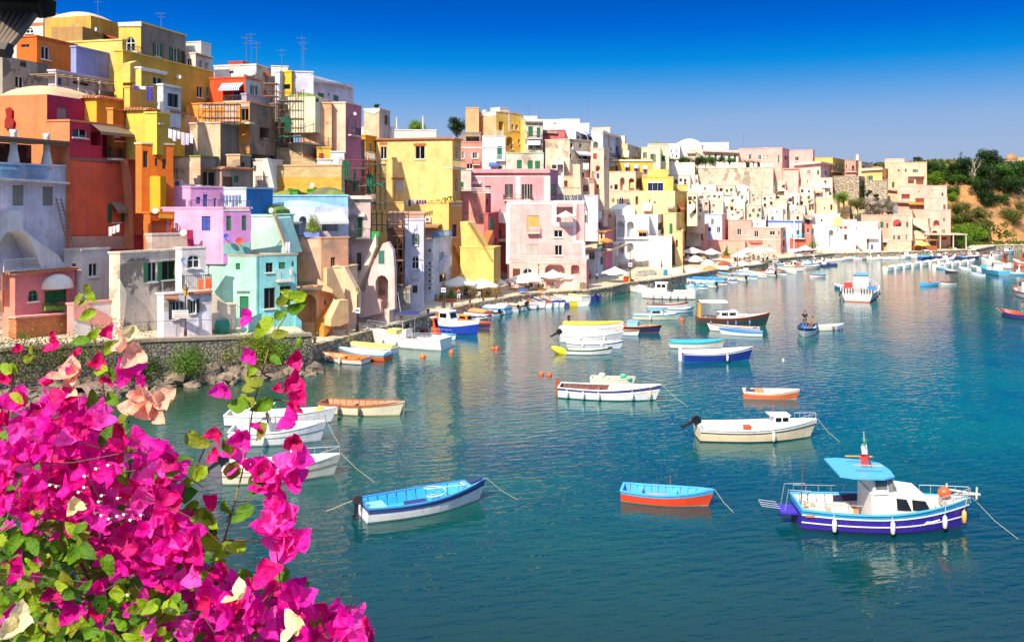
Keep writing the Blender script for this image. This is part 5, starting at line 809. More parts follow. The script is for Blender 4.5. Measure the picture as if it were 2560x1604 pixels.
def chair(g, rz, label, col='e8e4e0'):
    r = thing('chair', g, label, 'chair', 'chairs on the quay terrace', rz); m_ = MB(); m_.box(-.22, .22, -.22, .22, .42, .46); m_.build('seat', flat(col), r); m_ = MB(); m_.box(-.22, .22, .19, .23, .5, .9); m_.build('backrest', flat(col), r)
    m_ = MB()
    for a in (-.2, .2):
        for b in (-.2, .2): l_ = MB(); l_.tube([(a, b, 0), (a*.9, b*.9, .42)], .02, 4); l_.build('leg', flat(col), r)
random.seed(9); tb = [(420, 440), (470, 470), (560, 435), (380, 470), (500, 425), (600, 420), (840, 360), (930, 370), (1010, 350), (1130, 350), (1180, 375), (1330, 365), (960, 400), (1060, 395), (1240, 365), (880, 385)]
for i, (x, y) in enumerate(tb):
    g = gnd('V', x, y, 1.21); table(g, 'wooden café table under white restaurant parasols', 'c8a880')
    for k in range(2):
        a = random.uniform(0, 6.28); cc_ = random.choice(['f0ece8', '44506a', '8a6a4a', 'f0ece8']); chair(g+Vector((math.cos(a)*.85, math.sin(a)*.85, 0)), a-math.pi/2, '%s café chair beside a table under the restaurant parasols' % {'f': 'white', '4': 'slate blue', '8': 'brown'}[cc_[0]], cc_)
for i in range(46):
    reg, x, y = ('F', 860+i*13 if i < 26 else 1390+(i-26)*17, 1178-(i % 4)*7 if i < 26 else 1180-(i % 5)*6) if i < 46 else 0
    g = gnd(reg, x, y, 1.21); cc_ = random.choice(['f0ece8', '8a5a3a', '3a3a44', 'e8d8b0', 'd06848']); chair(g, random.uniform(0, 6), 'small %s chair on the %s' % ({'f': 'white', '8': 'brown', '3': 'black', 'e': 'cream', 'd': 'red'}[cc_[0]], 'café row terrace left of the apricot stairs' if i < 26 else 'marquee terrace before the salmon house'), cc_)
for i in range(16):
    g = gnd('F', 870+i*24 if i < 9 else 1400+(i-9)*36, 1172-(i % 3)*8, 1.21); table(g, 'small café table %s' % ('in the café row left of the shrub bed' if i < 9 else 'under the marquee before the salmon house'), random.choice(['f4f0ea', 'b07848', '44506a']), .4)
def plant(g, s, label, pot='d87040', hx='6a9a30', n=350):
    r = thing('potted_plant', g, label, 'plant', 'potted plants along the quay'); m_ = MB(); m_.box(-s*.6, s*.6, -s*.3, s*.3, 0, s*.4); m_.build('planter', flat(pot), r); m_ = MB()
    for i in range(n):
        a = random.uniform(0, 6.3); q = random.random(); v = Vector((math.cos(a)*s*.55*q, math.sin(a)*s*.4*q, s*.4+random.random()*s*1.1*(1.2-q))); d_ = Vector([random.uniform(-1, 1) for _ in range(3)])*s*.16; m_.quad(v, v+d_, v+d_*1.6+Vector((0, 0, s*.08)), v+Vector((d_.y, -d_.x, 0))*.4)
    m_.build('leaves', leafm(hx), r)
for reg, x, y, s, lb in (('V', 78, 495, .95, 'tall leafy shrub in terracotta box, left of the lamp'), ('V', 165, 500, .75, 'small shrub in terracotta box behind the lamp post'), ('V', 255, 505, 1.0, 'dense green shrub in terracotta box right of the lamp'), ('V', 1100, 405, .6, 'green potted shrub beside the lamp at pink building'), ('D', 1715, 890, .6, 'dark potted plant at lilac white house'), ('F', 1310, 1150, 1.3, 'yellow green shrub bed beside the café marquee'), ('F', 1085, 1190, .6, 'green planter before café row'), ('F', 905, 1190, .7, 'orange planter shrub at left café corner')):
    plant(gnd(reg, x, y, 1.21), s, lb)
r0 = [h for h in ALLH if h[0]['label'].startswith('pale blue white')][0]; g = r0[2].P(*r0[2].px('D', 885, 450, .5), .5) if 885 > 905 else r0[1].P(*r0[1].px('D', 885, 450, .6), .6)
plant(g, 1.25, 'big leafy plant in blue pot on the pale blue terrace', '7890d8', 'a0b040', 500)
def palm(c, h, s, label):
    r = thing('palm_tree', c, label, 'palm', 'palms on terraces'); m_ = MB(); m_.tube([(0, 0, 0), (0, 0, h)], .12*s, 6); m_.build('trunk', flat('7a5c40'), r); m_ = MB()
    for k in range(16):
        a = 2*math.pi*k/16; el = .9 if k % 2 else .3
        for j in range(6):
            t0, t1 = j/6, (j+1)/6; f = lambda t_: Vector((math.cos(a)*t_*s, math.sin(a)*t_*s, h+s*(el*t_-1.1*t_*t_))); w = Vector((-math.sin(a), math.cos(a), 0))*s*.1*(1-t0*.8); m_.quad(f(t0)-w, f(t1)-w*.8, f(t1)+w*.8, f(t0)+w)
    m_.build('fronds', leafm('6a8a20'), r)
r0 = [h for h in ALLH if h[0]['label'].startswith('lower yellow house')][0]
for x, y, s, lb in ((355, 885, .9, 'small palm on the yellow terrace edge below big yellow house'), (300, 905, .6, 'short bushy palm left on the yellow terrace'), (250, 912, .5, 'tiny palm near the laundry on the yellow terrace')):
    g = r0[1].P(r0[1].px('E', x, y, -.4)[0], r0[3]-.1, -.4); palm(g, .7*s, s, lb)
g = r0[2].P(2.0, r0[3]-.1, -.4); palm(g, .8, 1.1, 'bushy palm at the right corner of the yellow terrace')
palm(gnd('G', 345, 1050, 1.21), 2.2, 2.2, 'light green palm on the far quay between white parasols')
# ---------------------------------------------------------------- boats
def boat(name, reg, st, bw, label, hull='f4f0ea', band=None, inner='c8a070', bottom=None, rail=None, ends='t', beam=None, fb=None, ex=(), deck=None, n=12, group='boats moored in the harbour', cat='boat', cover=None, z=0):
    A_, B_ = gnd(reg, *st, z), gnd(reg, *bw, z); L = (B_-A_).length; d_ = (B_-A_).normalized()
    Bm = beam or max(1.3, L*.32); f = fb or min(1.0, max(.42, .10*L)); r = thing(name, A_, label, cat, group, math.atan2(d_.y, d_.x))
    def wd(t, lv=1.0):
        if t < .42: w = 1-((.42-t)/.42)**2*(.22 if ends == 't' else (.98 if ends == 'd' else .02))
        else: w = 1-((t-.42)/.58)**2.3*.985
        return Bm/2*max(w, .012)*lv
    def sh(t): return f*(1+.75*max(0, t-.35)**2*1.6+(.25*max(0, .25-t) if ends == 't' else 2.0*max(0, .3-t)**2))
    def X(t, lv): return L*t + (t-.5)*2*max(0, t-.5)*L*.14*lv - (0 if ends != 'd' or t > .5 else (.5-t)**2*L*.2*lv)
    LV = [(-.35, .05), (-.22, .55), (-.02, .84), (.10, .90), (.45, .96), (.74, 1.0), (1.0, 1.03)]   # level as share of sheer, width share
    def pt(t, i, s, k=1.0, dz=0):
        lv, w = LV[i]; z_ = lv*f if lv < .12 else .10*f+(lv-.10)/.9*(sh(t)-.10*f); ww = w-(1-min(1, wd(t)/(Bm/2)))*(1-max(lv, 0))*.35*w
        return (X(t, max(lv, 0)), s*wd(t)*ww*k, z_+dz)
    ts = [i/n for i in range(n+1)]
    def shell(i0, i1, k=1.0):
        m_ = MB()
        for s in (-1, 1):
            for a, b in zip(ts, ts[1:]):
                for i in range(i0, i1): m_.quad(*(pt(a, i, s, k), pt(b, i, s, k), pt(b, i+1, s, k), pt(a, i+1, s, k))[::s])
        m_.sm = True
        return m_
    def tr(i0, i1, m_): 
        for i in range(i0, i1): m_.quad(pt(0, i, -1), pt(0, i, 1), pt(0, i+1, 1), pt(0, i+1, -1))
        return m_
    tr(0, 3, shell(0, 3)).build('bottom', hullm(bottom or hull), r); top = 5 if band else 6
    tr(3, top, shell(3, top)).build('hull', hullm(hull), r)
    if band: tr(5, 6, shell(5, 6)).build('sheer_band', hullm(band), r)
    # gunwale: flat rim inside the sheer
    m_ = MB(); k = 1-min(.16, .11/Bm*1.6)
    P = lambda t, s, kk, z_: (X(t, 1)-(0.06 if t > .97 else 0), s*wd(t)*1.03*kk, sh(t)+z_)
    for s in (-1, 1):
        for a, b in zip(ts, ts[1:]): m_.hexa([P(a, s, 1.03, -.03), P(b, s, 1.03, -.03), P(b, s, k, -.03), P(a, s, k, -.03), P(a, s, 1.03, .03), P(b, s, 1.03, .03), P(b, s, k, .03), P(a, s, k, .03)])
    m_.box(-.03, .08, -wd(0)*1.02, wd(0)*1.02, sh(0)-.03, sh(0)+.035); m_.build('gunwale', hullm(rail or band or 'e8dcc8'), r)
    fl = f*.22; m_ = MB(); iw = lambda t: wd(t)*max(.05, .84-.62*(1-min(1, wd(t)/(Bm/2))))
    for a, b in zip(ts[:-2], ts[1:-1]):
        m_.quad((X(a, .1)+.02, -iw(a), fl), (X(b, .1), -iw(b), fl), (X(b, .1), iw(b), fl), (X(a, .1)+.02, iw(a), fl))
        for s in (-1, 1): m_.quad((X(a, .1)+.02, s*iw(a), fl), (X(b, .1), s*iw(b), fl), (X(b, 1)-.02, s*wd(b)*.93, sh(b)-.02), (X(a, 1)+.02, s*wd(a)*.93, sh(a)-.02))
    m_.quad((.03, -wd(0)*.86, fl), (.03, wd(0)*.86, fl), (.03, wd(0)*.95, sh(0)-.02), (.03, -wd(0)*.95, sh(0)-.02)); m_.build('interior', hullm(inner), r)
    def deckp(t0, t1, c, dz=.0, crown=.06, nm='deck', par=r):
        m_ = MB(); q = [t0+(t1-t0)*i/6 for i in range(7)]
        for a, b in zip(q, q[1:]):
            for j in range(-3, 3):
                g = lambda t, j_: (X(t, 1), wd(t)*j_/3*.97, sh(t)+dz+crown*(1-(j_/3)**2)*max(.3, wd(t)))
                m_.quad(g(a, j), g(b, j), g(b, j+1), g(a, j+1))
        e = lambda t: [g(t, j) for j in range(-3, 4)]
        for t in (t0, t1): v = e(t); m_.add(v+[(v[-1][0], v[-1][1], v[-1][2]-.25-dz), (v[0][0], v[0][1], v[0][2]-.25-dz)], [tuple(range(9))])
        m_.sm = False; return m_.build(nm, hullm(c) if nm == 'deck' else flat(c, .8), par)
    if deck: deckp(deck[0], .995, deck[1])
    if cover: deckp(.02, .96, cover, .06, .22, 'tarpaulin')
    for e in ex:
        k = e[0]
        if k == 'seat': 
            for t in e[1]: m_ = MB(); w = wd(t)*.93; z_ = sh(t)*.72; m_.box(X(t, .5)-.14, X(t, .5)+.14, -w, w, z_-.05, z_); m_.build('seat', hullm(e[2]), r)
        elif k == 'box': _, t, y, l_, w, h, c = e[:7]; z0 = fl if len(e) < 8 else e[7]*f; m_ = MB(); m_.box(L*t-l_/2, L*t+l_/2, y-w/2, y+w/2, z0, z0+h); m_.box(L*t-l_/2-.03, L*t+l_/2+.03, y-w/2-.03, y+w/2+.03, z0+h, z0+h+.03); m_.build('locker', flat(c), r)
        elif k == 'ob':     # outboard motor, tilted up by e[1]
            tl = e[1]; c = Vector((-.12, 0, sh(0)+.05)); a = R(tl); ux = Vector((-math.sin(a), 0, -math.cos(a))); uy = Vector((-math.cos(a), 0, math.sin(a))); q = (e[2] if len(e) > 2 else 1)*.72
            m_ = MB(); P_ = lambda u, w, y: c+ux*u*q+uy*w*q+Vector((0, y*q, 0)); H_ = [(-.42, -.05, .13), (-.48, .12, .15), (-.45, .38, .14), (-.3, .48, .13), (.02, .46, .15), (.05, -.08, .15)]
            for s0, s1 in ((1, -1),): m_.v += [tuple(P_(u, w, y)) for u, w, y in H_]+[tuple(P_(u, w, -y)) for u, w, y in H_]; nn_ = 6; m_.f += [tuple(range(6))[::-1], tuple(range(6, 12))]+[(i, (i+1) % 6, 6+(i+1) % 6, 6+i) for i in range(6)]
            mo = m_.build('outboard_motor', flat(e[3] if len(e) > 3 else '1c1c20', .3), r); m_ = MB(); m_.hexa([P_(u, w, y) for u, w, y in ((.02, .1, -.07), (.02, .1, .07), (.02, .34, .07), (.02, .34, -.07), (.85, .14, -.04), (.85, .14, .04), (.85, .3, .04), (.85, .3, -.04))]); m_.hexa([P_(u, w, y) for u, w, y in ((.72, .0, -.1), (.72, .0, .1), (.72, .42, .1), (.72, .42, -.1), (.75, .0, -.1), (.75, .0, .1), (.75, .42, .1), (.75, .42, -.1))]); m_.build('leg', flat('2a2a2e', .4), mo)
            m_ = MB(); m_.lathe((0, 0, 0), [(.02, 0), (.13, .01), (.13, .03), (.02, .05)], 6); pb = m_.build('propeller', flat('2a2a2e', .4), mo); pb.location = P_(.88, .36, 0); pb.rotation_euler = (0, R(90)-a, 0)
        elif k == 'cab':    # cabin: t0,t1,width share,height,colour, window colour
            _, t0, t1, ws, h, c = e[:6]; rc = e[6] if len(e) > 6 else c; z0 = sh(t0)*.9; w = wd((t0+t1)/2)*ws; x0, x1 = L*t0, L*t1; rk = h*.38; m_ = MB()
            m_.hexa([(x0, -w, z0-.4), (x1, -w*.82, z0-.4), (x1, w*.82, z0-.4), (x0, w, z0-.4), (x0+.03, -w*.9, z0+h), (x1-rk, -w*.72, z0+h), (x1-rk, w*.72, z0+h), (x0+.03, w*.9, z0+h)]); co = m_.build('cabin', hullm(c), r)
            m_ = MB(); m_.hexa([(x0-.2, -w, z0+h+.003), (x1-rk+.1, -w*.8, z0+h+.003), (x1-rk+.1, w*.8, z0+h+.003), (x0-.2, w, z0+h+.003), (x0-.2, -w*.95, z0+h+.07), (x1-rk+.05, -w*.75, z0+h+.07), (x1-rk+.05, w*.75, z0+h+.07), (x0-.2, w*.95, z0+h+.07)]); m_.build('cabin_roof', hullm(rc), co)
            nw = 2 if L > 6 else 1
            for s in (-1, 1):
                for j in range(nw):
                    a = x0+(x1-x0-rk)*(.12+j*.44); b = a+(x1-x0-rk)*(.36 if nw == 2 else .7); y = lambda x_, q: s*((w+(w*.82-w)*(x_-x0)/(x1-x0))*(1-.1*q)+.012); m_ = MB(); v = [(a, y(a, .62), z0+h*.5), (b, y(b, .62), z0+h*.5), (b, y(b, .9), z0+h*.86), (a, y(a, .9), z0+h*.86)]; m_.prism(v, (0, s*.015, 0)); m_.build('window', glassm(), co)
            m_ = MB(); q0, q1 = .45, .88; xx = lambda q: x1-rk*(q*h+.4)/(h+.4)+.015; m_.prism([(xx(q0), -w*.6, z0+h*q0), (xx(q0), w*.6, z0+h*q0), (xx(q1), w*.55, z0+h*q1), (xx(q1), -w*.55, z0+h*q1)], (.015, 0, 0)); m_.build('window', glassm(), co)
        elif k == 'fen':
            for t in e[1]:
                for s in ((-1, 1) if len(e) < 4 or e[3] == 0 else (e[3],)):
                    y = s*(wd(t)*1.03+.12); m_ = MB(); z_ = sh(t)*.35; m_.lathe((X(t, .6), y, z_-.18), [(.02, 0), (.09, .06), (.10, .3), (.09, .48), (.03, .56)], 8); m_.tube([(X(t, .6), y, z_+.36), (X(t, 1), s*wd(t), sh(t)+.03)], .012, 4); m_.build('fender', flat(e[2], .4), r, smooth=True)
        elif k == 'pole': m_ = MB(); m_.tube([(L*e[1], e[2], f*.5), (L*e[1]+(e[5] if len(e) > 5 else 0), e[2], e[3])], .03, 5, .015); m_.build('mast', flat(e[4] if len(e) > 4 else '8a6a4c'), r)
        elif k == 'arch':   # tube frame with cloth top: t0,t1,height,colour,wide
            _, t0, t1, h, c = e[:5]; w = wd((t0+t1)/2)*.9; m_ = MB()
            for t in (t0+.02, t1-.02): m_.tube([(L*t, -w, sh(t)), (L*t, -w*.9, h), (L*t, w*.9, h), (L*t, w, sh(t))], .022, 5)
            ao = m_.build('canopy_frame', flat('c8c8cc', .3, .5), r); m_ = MB(); 
            for j in range(6):
                g = lambda q: (-w*1.0+2*w*q/6, h+.03+.14*math.sin(math.pi*q/6)); a, b = g(j), g(j+1); m_.quad((L*t0, a[0], a[1]), (L*t1, a[0], a[1]-.02), (L*t1, b[0], b[1]-.02), (L*t0, b[0], b[1]))
            if c: m_.build('canopy', flat(c, .8), ao)
        elif k == 'rail':   # pulpit rail from t0 to t1
            _, t0, t1, h = e[:4]; m_ = MB()
            for s in (-1, 1):
                q = [t0+(t1-t0)*i/4 for i in range(5)]; m_.tube([(X(t, 1), s*wd(t)*.97, sh(t)+h) for t in q], .018, 4)
                for t in q: m_.tube([(X(t, 1), s*wd(t)*.97, sh(t)), (X(t, 1), s*wd(t)*.97, sh(t)+h)], .014, 4)
            m_.build('railing', flat('d0d0d4', .3, .6), r)
        elif k == 'wind': _, t, h, c = e; m_ = MB(); w = wd(t)*.5; m_.hexa([(L*t-.3, -w, sh(t)-.1), (L*t+.3, -w, sh(t)-.1), (L*t+.3, w, sh(t)-.1), (L*t-.3, w, sh(t)-.1), (L*t-.3, -w*.8, sh(t)+h*.7), (L*t+.05, -w*.8, sh(t)+h*.7), (L*t+.05, w*.8, sh(t)+h*.7), (L*t-.3, w*.8, sh(t)+h*.7)]); co = m_.build('console', hullm(c), r); m_ = MB(); m_.prism([(L*t+.14, -w*.8, sh(t)+h*.5), (L*t+.14, w*.8, sh(t)+h*.5), (L*t-.05, w*.7, sh(t)+h*1.15), (L*t-.05, -w*.7, sh(t)+h*1.15)], (.02, 0, 0)); m_.build('windscreen', glassm(), co)
        elif k == 'rud': m_ = MB(); m_.box(-.28, -.02, -.04, .04, -.3, sh(0)+e[1]); m_.build('rudder', hullm(e[2]), r)
        elif k == 'rope': m_ = MB(); p = (X(1, 1), 0, sh(1)); q = e[1]; m_.tube([p, ((p[0]*.5+(L+q[0])*.5), q[1]*.5, p[2]*.4), (L+q[0], q[1], 0)], .009, 4); m_.build('mooring_rope', flat('c8b898'), r)
        elif k == 'stripe':  # thin proud stripe at level
            lv = e[1]; m_ = MB()
            for s in (-1, 1):
                g = lambda t, dz, o: (X(t, lv), s*(wd(t)*(LV[3][1]+(1.03-LV[3][1])*lv)+o-(1-min(1, wd(t)/(Bm/2)))*(1-lv)*.35*wd(t)*.96), .10*f+(lv-.10)/.9*(sh(t)-.10*f)+dz)
                for a, b in zip(ts, ts[1:]): m_.hexa([g(a, -.025, -.02), g(b, -.025, -.02), g(b, -.025, .02), g(a, -.025, .02), g(a, .025, -.02), g(b, .025, -.02), g(b, .025, .02), g(a, .025, .02)])
            m_.build('stripe', hullm(e[2]), r)
        elif k == 'heap': 
            random.seed(int(L*100)); m_ = MB()
            for i in range(e[3] if len(e) > 3 else 5): m_.ball((L*e[1]+random.uniform(-.4, .4), random.uniform(-.35, .35), f*.8+random.uniform(0, .25)), random.uniform(.14, .3), 7, sz=.7)
            m_.build('gear_heap', flat(e[2], .9), r)
    return r, L, wd, sh, X
O = ('rope', (1.6, -.8))
# nearest boats
r1 = boat('rowing_boat', 'Q', (372, 1452), (1100, 1330), 'sky blue and white open boat with black outboard, moored nearest in front', 'f4f2f0', '4a5a8c', '3cb0ec', 'f4f2f0', '3f8cd0', beam=2.0, fb=.62, deck=(.84, '6cb8e4'), ex=[('ob', 8, 1.0, '403c40'), ('box', .42, -.35, .95, .5, .34, '303c78'), ('box', .12, 0, .7, 1.3, .28, '8cd0f0'), ('seat', (.66,), '4ab4ec'), O, ('stripe', .72, '2a3c80')])
r, L = r1[0], r1[1]; m_ = MB(); random.seed(4); m_.tube([(L*.62+.35*math.cos(a*.5)*(1+a*.03), .1+.4*math.sin(a*.5), .3+.03*a) for a in range(22)]+[(L*.85, .1, .75)], .022, 4); m_.build('rope_coil', flat('e8e4d8'), r); m_ = MB(); [m_.ball((L*.84+.1, -.1+.18*i, .82), .07, 6, sz=.4) for i in range(3)]; m_.build('float', flat('e8e0dc'), r); m_ = MB(); m_.tube([(0.1, .7, .7), (-1.2, 1.6, 0)], .015, 4); m_.build('mooring_rope', flat('c8b898'), r)
m_ = MB(); wd_, sh_, X_ = r1[2], r1[3], r1[4]; q = [.86+.11*i/4 for i in range(5)]
for a, b in zip(q, q[1:]): m_.quad(*[(X_(t, 1), s*wd_(t)*.7, sh_(t)+.10) for t, s in ((a, -1), (b, -1), (b, 1), (a, 1))])
m_.build('bow_mat', flat('2c3c64'), r)
boat('rowing_boat', 'P', (492, 1322), (1035, 1368), 'small rowing boat with red orange hull and light blue inside', 'f04c28', '48b0f0', '48b4f4', 'b8b0a4', '58b8f4', beam=1.45, fb=.5, deck=(.86, '58b8f4'), ex=[('seat', (.2, .6), '58b8f4'), ('box', .42, 0, 1.0, .9, .06, 'e09478'), ('pole', .55, .9, .95), ('rope', (1.1, -.6))])
cb, L, wd_, sh_, X_ = boat('cabin_boat', 'T', (270, 612), (1500, 648), 'purple and turquoise cabin boat with flag and white cabin on the right', '3c28a8', '30a8dc', 'f4ead8', '4c3c78', '58bcf0', beam=2.7, fb=.85, deck=(.86, 'e8dcc8'), ends='t', n=18, group='boats moored in the harbour', ex=[('stripe', .76, 'f8f4f4'), ('stripe', .40, 'f0ecf4'), ('fen', (.18, .52, .84), 'f4f0e8', -1), ('fen', (.97,), 'f0c060', -1), ('box', .12, 0, .5, 1.2, .4, 'f0e4cc'), ('box', .3, -.8, 1.4, .5, .35, 'f4ece0'), ('rail', .02, .35, .35), ('rail', .78, .99, .4), ('rope', (1.8, -1.2))])
# its cabin, screen and canopy
m_ = MB(); m_.box(L*.2, L*.2+.9, -.45, .45, .2, .75); m_.build('engine_box', hullm('f0e0c8'), cb)
m_ = MB(); m_.tube([(L*.09+.22*math.cos(a*.6), .3+.22*math.sin(a*.6), .45+.012*a) for a in range(28)], .028, 4); m_.build('rope_coil', flat('d8b888'), cb)
m_ = MB(); m_.box(L*.33, L*.33+.45, .2, .7, .2, .5); m_.build('crate', flat('e8985c'), cb); m_ = MB(); m_.box(.15, L*.4, -1.15, -1.11, .62, .7); m_.build('trim_board', flat('d07838'), cb)
m_ = MB(); c0 = sh_(.6)-.1
def lof(m_, secs):
    for (xa, wa, za, ta), (xb, wb, zb, tb) in zip(secs, secs[1:]): m_.hexa([(xa, -wa, za), (xb, -wb, zb), (xb, wb, zb), (xa, wa, za), (xa, -wa*.86, ta), (xb, -wb*.86, tb), (xb, wb*.86, tb), (xa, wa*.86, ta)])
lof(m_, [(L*.42, 1.05, .3, c0+.78), (L*.56, 1.05, .3, c0+.86), (L*.75, .95, .4, c0+.72), (L*.84, .7, .5, c0+.15)]); co = m_.build('cabin', hullm('fbf4ec'), cb)
for s in (-1, 1):
    for a, b in ((.57, .65), (.665, .765)):
        y = lambda t, q: s*((1.05-.1*(t-.56)/.2)*(1-.14*q)+.02); top_ = lambda t: c0+.84-.12*(t-.56)/.2
        m_ = MB(); v = [(L*a, y(a, .45), c0+.16), (L*b+.05, y(b, .45), c0+.14), (L*b-.14, y(b, .82), top_(b)-.2), (L*a-.02, y(a, .82), top_(a)-.2)]; m_.prism(v, (0, s*.02, 0)); m_.build('window', glassm('384048'), co)
m_ = MB(); lof(m_, [(L*.43, .98, c0+.75, c0+1.5), (L*.52, .98, c0+.8, c0+1.5)]); wh = m_.build('wheelhouse', hullm('fbf6ee'), cb)
for s in (-1, 1): m_ = MB(); m_.prism([(L*.445, s*(.95), c0+.98), (L*.515, s*(.95), c0+.98), (L*.515, s*.9, c0+1.38), (L*.445, s*.9, c0+1.38)], (0, s*.02, 0)); m_.build('window', glassm('8a9498'), wh)
m_ = MB(); lof(m_, [(L*.52, .92, c0+.8, c0+1.5), (L*.55, .88, c0+.8, c0+1.42), (L*.585, .8, c0+.8, c0+.86)]); m_.build('windscreen', glassm('a8a49c'), wh)
m_ = MB(); pts = [(L*.22, 1.2), (L*.30, 1.4), (L*.48, 1.3), (L*.56, .9), (L*.575, 0), (L*.56, -.9), (L*.48, -1.3), (L*.30, -1.4), (L*.22, -1.2)]
m_.prism([(x, y, c0+1.46+.12*(L*.56-x)/L*1.6) for x, y in pts], (0, 0, .07)); cn = m_.build('canopy', hullm('58b4f0'), cb)
for y in (-.65, .65): m_ = MB(); m_.box(L*.33, L*.5, y-.03, y+.03, c0+1.86, c0+1.9); m_.build('roof_rail', flat('e0a850'), cn)
m_ = MB(); m_.tube([(L*.47, .1, c0+1.6), (L*.425, .1, c0+2.5)], .035, 5); m_.build('flag_staff', flat('8a3c24'), cb)
for i, c in enumerate(('1f8a50', 'f4f0ec', 'd83c34')):
    m_ = MB(); n_ = 5
    for j in range(n_):
        x = lambda q: L*.43-.03-.07*math.sin(q*2+i); z0_, z1_ = c0+3.0-i*.42-.42*j/n_, c0+3.0-i*.42-.42*(j+1)/n_; w0 = .05+.16*(i*n_+j)/15; w1 = .05+.16*(i*n_+j+1)/15
        m_.quad((L*.425-w0, .08+.1*math.sin(j), z0_), (L*.425+w0*.6, .05, z0_), (L*.43+w1*.6, .05, z1_), (L*.43-w1, .08+.1*math.sin(j+1), z1_))
    m_.build('flag_stripe', flat(c, .9), cb)
m_ = MB(); m_.tube([(L*.425, .07, c0+2.4), (L*.42, .07, c0+3.1)], .012, 4); m_.build('flag_staff', flat('e8e8e8'), cb)
m_ = MB(); m_.ball((L*.9, -.1, sh_(.9)+.3), .24, 10, sx=1.2); m_.build('buoy_float', flat('f06030', .4), cb, smooth=True)
m_ = MB(); m_.box(-.75, -.05, -.5, .5, sh_(0)*.55, sh_(0)*.65); m_.build('stern_platform', hullm('4c34b8'), cb); m_ = MB(); [m_.tube([(-.75, y, .7), (-1.5, y, .78)], .02, 4) for y in (-.4, -.15, .1, .4)]; m_.tube([(-1.5, -.4, .78), (-1.5, .4, .78)], .02, 4)
m_.tube([(-.55, -.4, .6), (-.4, -.4, 1.5), (.5, -.5, 1.5), (.5, -.6, .9)], .02, 4); m_.tube([(-.55, .4, .6), (-.4, .4, 1.5), (.5, .5, 1.5)], .02, 4); m_.build('stern_rails', flat('c8c8cc', .3, .6), cb)
m_ = MB(); m_.tube([(L*.03, 0, .6), (L*.045, 0, 3.0)], .035, 5, .012); m_.build('mast', flat('6a5440'), cb); m_ = MB(); m_.tube([(L*.92, 0, sh_(.95)), (L*.92, 0, sh_(.95)+.6)], .04, 5); m_.tube([(L*.95, -.3, sh_(.95)+.25), (L*1.12, 0, sh_(1)+.1)], .05, 5); m_.tube([(L*.95, .3, sh_(.95)+.25), (L*1.12, 0, sh_(1)+.1)], .05, 5); m_.tube([(L*1.08, -.3, sh_(1)+.0), (L*1.12, .3, sh_(1)+.3)], .04, 5); m_.build('anchor', flat('d8ccb8'), cb)
m_ = MB(); m_.prism([(L*.27, 1.0, sh_(.3)+.0), (L*.42, 1.0, sh_(.4)+.12), (L*.42, 1.0, sh_(.4)-.2), (L*.27, 1.0, sh_(.3)-.25)], (0, .04, 0)); m_.build('navy_cloth', flat('1c2c5c'), cb)
boat('motorboat', 'P', (965, 945), (1672, 940), 'cream motorboat with small cuddy, orange crate and large black outboard', 'f4e0bc', 'fbf8f2', 'fbf6f0', '5a4c40', 'fbf8f2', beam=2.3, fb=.72, deck=(.72, 'fbf8f2'), n=16, ex=[('ob', 62, 1.25), ('cab', .66, .84, .55, .62, 'fbf8f2'), ('box', .45, .1, .35, .5, .5, 'f05828'), ('box', .33, .1, .6, .8, .42, 'ece4dc'), ('box', .14, 0, .5, 1.5, .3, 'f4ece0'), ('fen', (.62,), 'f4ecd8', -1), ('pole', .68, .1, 1.9, 'c86030'), ('stripe', .74, '3c342c'), ('rail', .86, .99, .35), ('rope', (1.4, -.9))])
boat('fishing_boat', 'P', (98, 678), (700, 706), 'long white boat with navy stripe and tall brown rudder', 'f4f2f6', '4a4c8c', '7c4c38', '1f8c88', 'f8f6f2', beam=2.1, fb=.72, deck=(.52, 'f4ece4'), n=16, ex=[('fen', (.1, .27, .43, .76), 'f4f0e4', -1), ('fen', (.92,), 'f0d8a8', -1), ('rud', .45, 'a85430'), ('box', .24, .2, .9, .8, .35, '8c5440'), ('seat', (.4,), '8c5440'), ('rope', (2.2, -1.4)), ('stripe', .66, 'f8f4f0')])
boat('rowing_boat', 'P', (296, 596), (560, 610), 'small grubby white boat with fishing gear behind the navy striped boat', 'f8f4dc', None, 'e8e0c8', 'c8b878', 'f4ecc8', beam=1.3, fb=.42, ex=[('heap', .3, 'f0e8c0'), ('heap', .8, '60c8a0', 4), ('pole', .55, 0, 1.3, 'b09068')])
boat('rowing_boat', 'P', (1255, 685), (1590, 698), 'weathered orange and white boat heaped with fishing gear', 'f47844', 'f4e4cc', 'e8d8c0', 'f4ecd8', 'f8f0dc', beam=1.5, fb=.46, ex=[('heap', .15, '3c4c60', 4), ('heap', .3, 'e09060', 5), ('box', .38, 0, .45, .45, .4, 'f0ece8'), ('heap', .6, 'f0e0c0', 4)])
boat('fishing_boat', 'P', (868, 457), (1290, 452), 'navy blue boat with cream deck cover and tall white sternpost', '1c3c9c', '1c3c9c', 'f0e8d8', '2c8cd8', 'f8f4ec', beam=2.1, fb=.75, deck=(.55, 'f4ecdc'), ex=[('fen', (.62,), 'f8f4e8', -1), ('rud', .4, 'f4f0e8'), ('box', .3, 0, 1.6, .9, .4, 'e8dcc8'), ('stripe', .85, 'f4f0e8')])
boat('rowing_boat', 'P', (788, 372), (1120, 375), 'blue tarpaulin covered boat with yellow stripe and white hull', 'f4f2ee', 'f4d420', 'f0f0f0', '1c6c9c', '38b4e0', cover='38b0e4', beam=1.7)
boat('rowing_boat', 'P', (1378, 302), (1118, 290), 'white rowing boat with blue inside moored left of its pair', 'f8f4f0', '3c9ce0', '3484d0', 'e8e0dc', '3490dc', beam=1.6, ex=[('seat', (.3, .6), '3c90dc')])
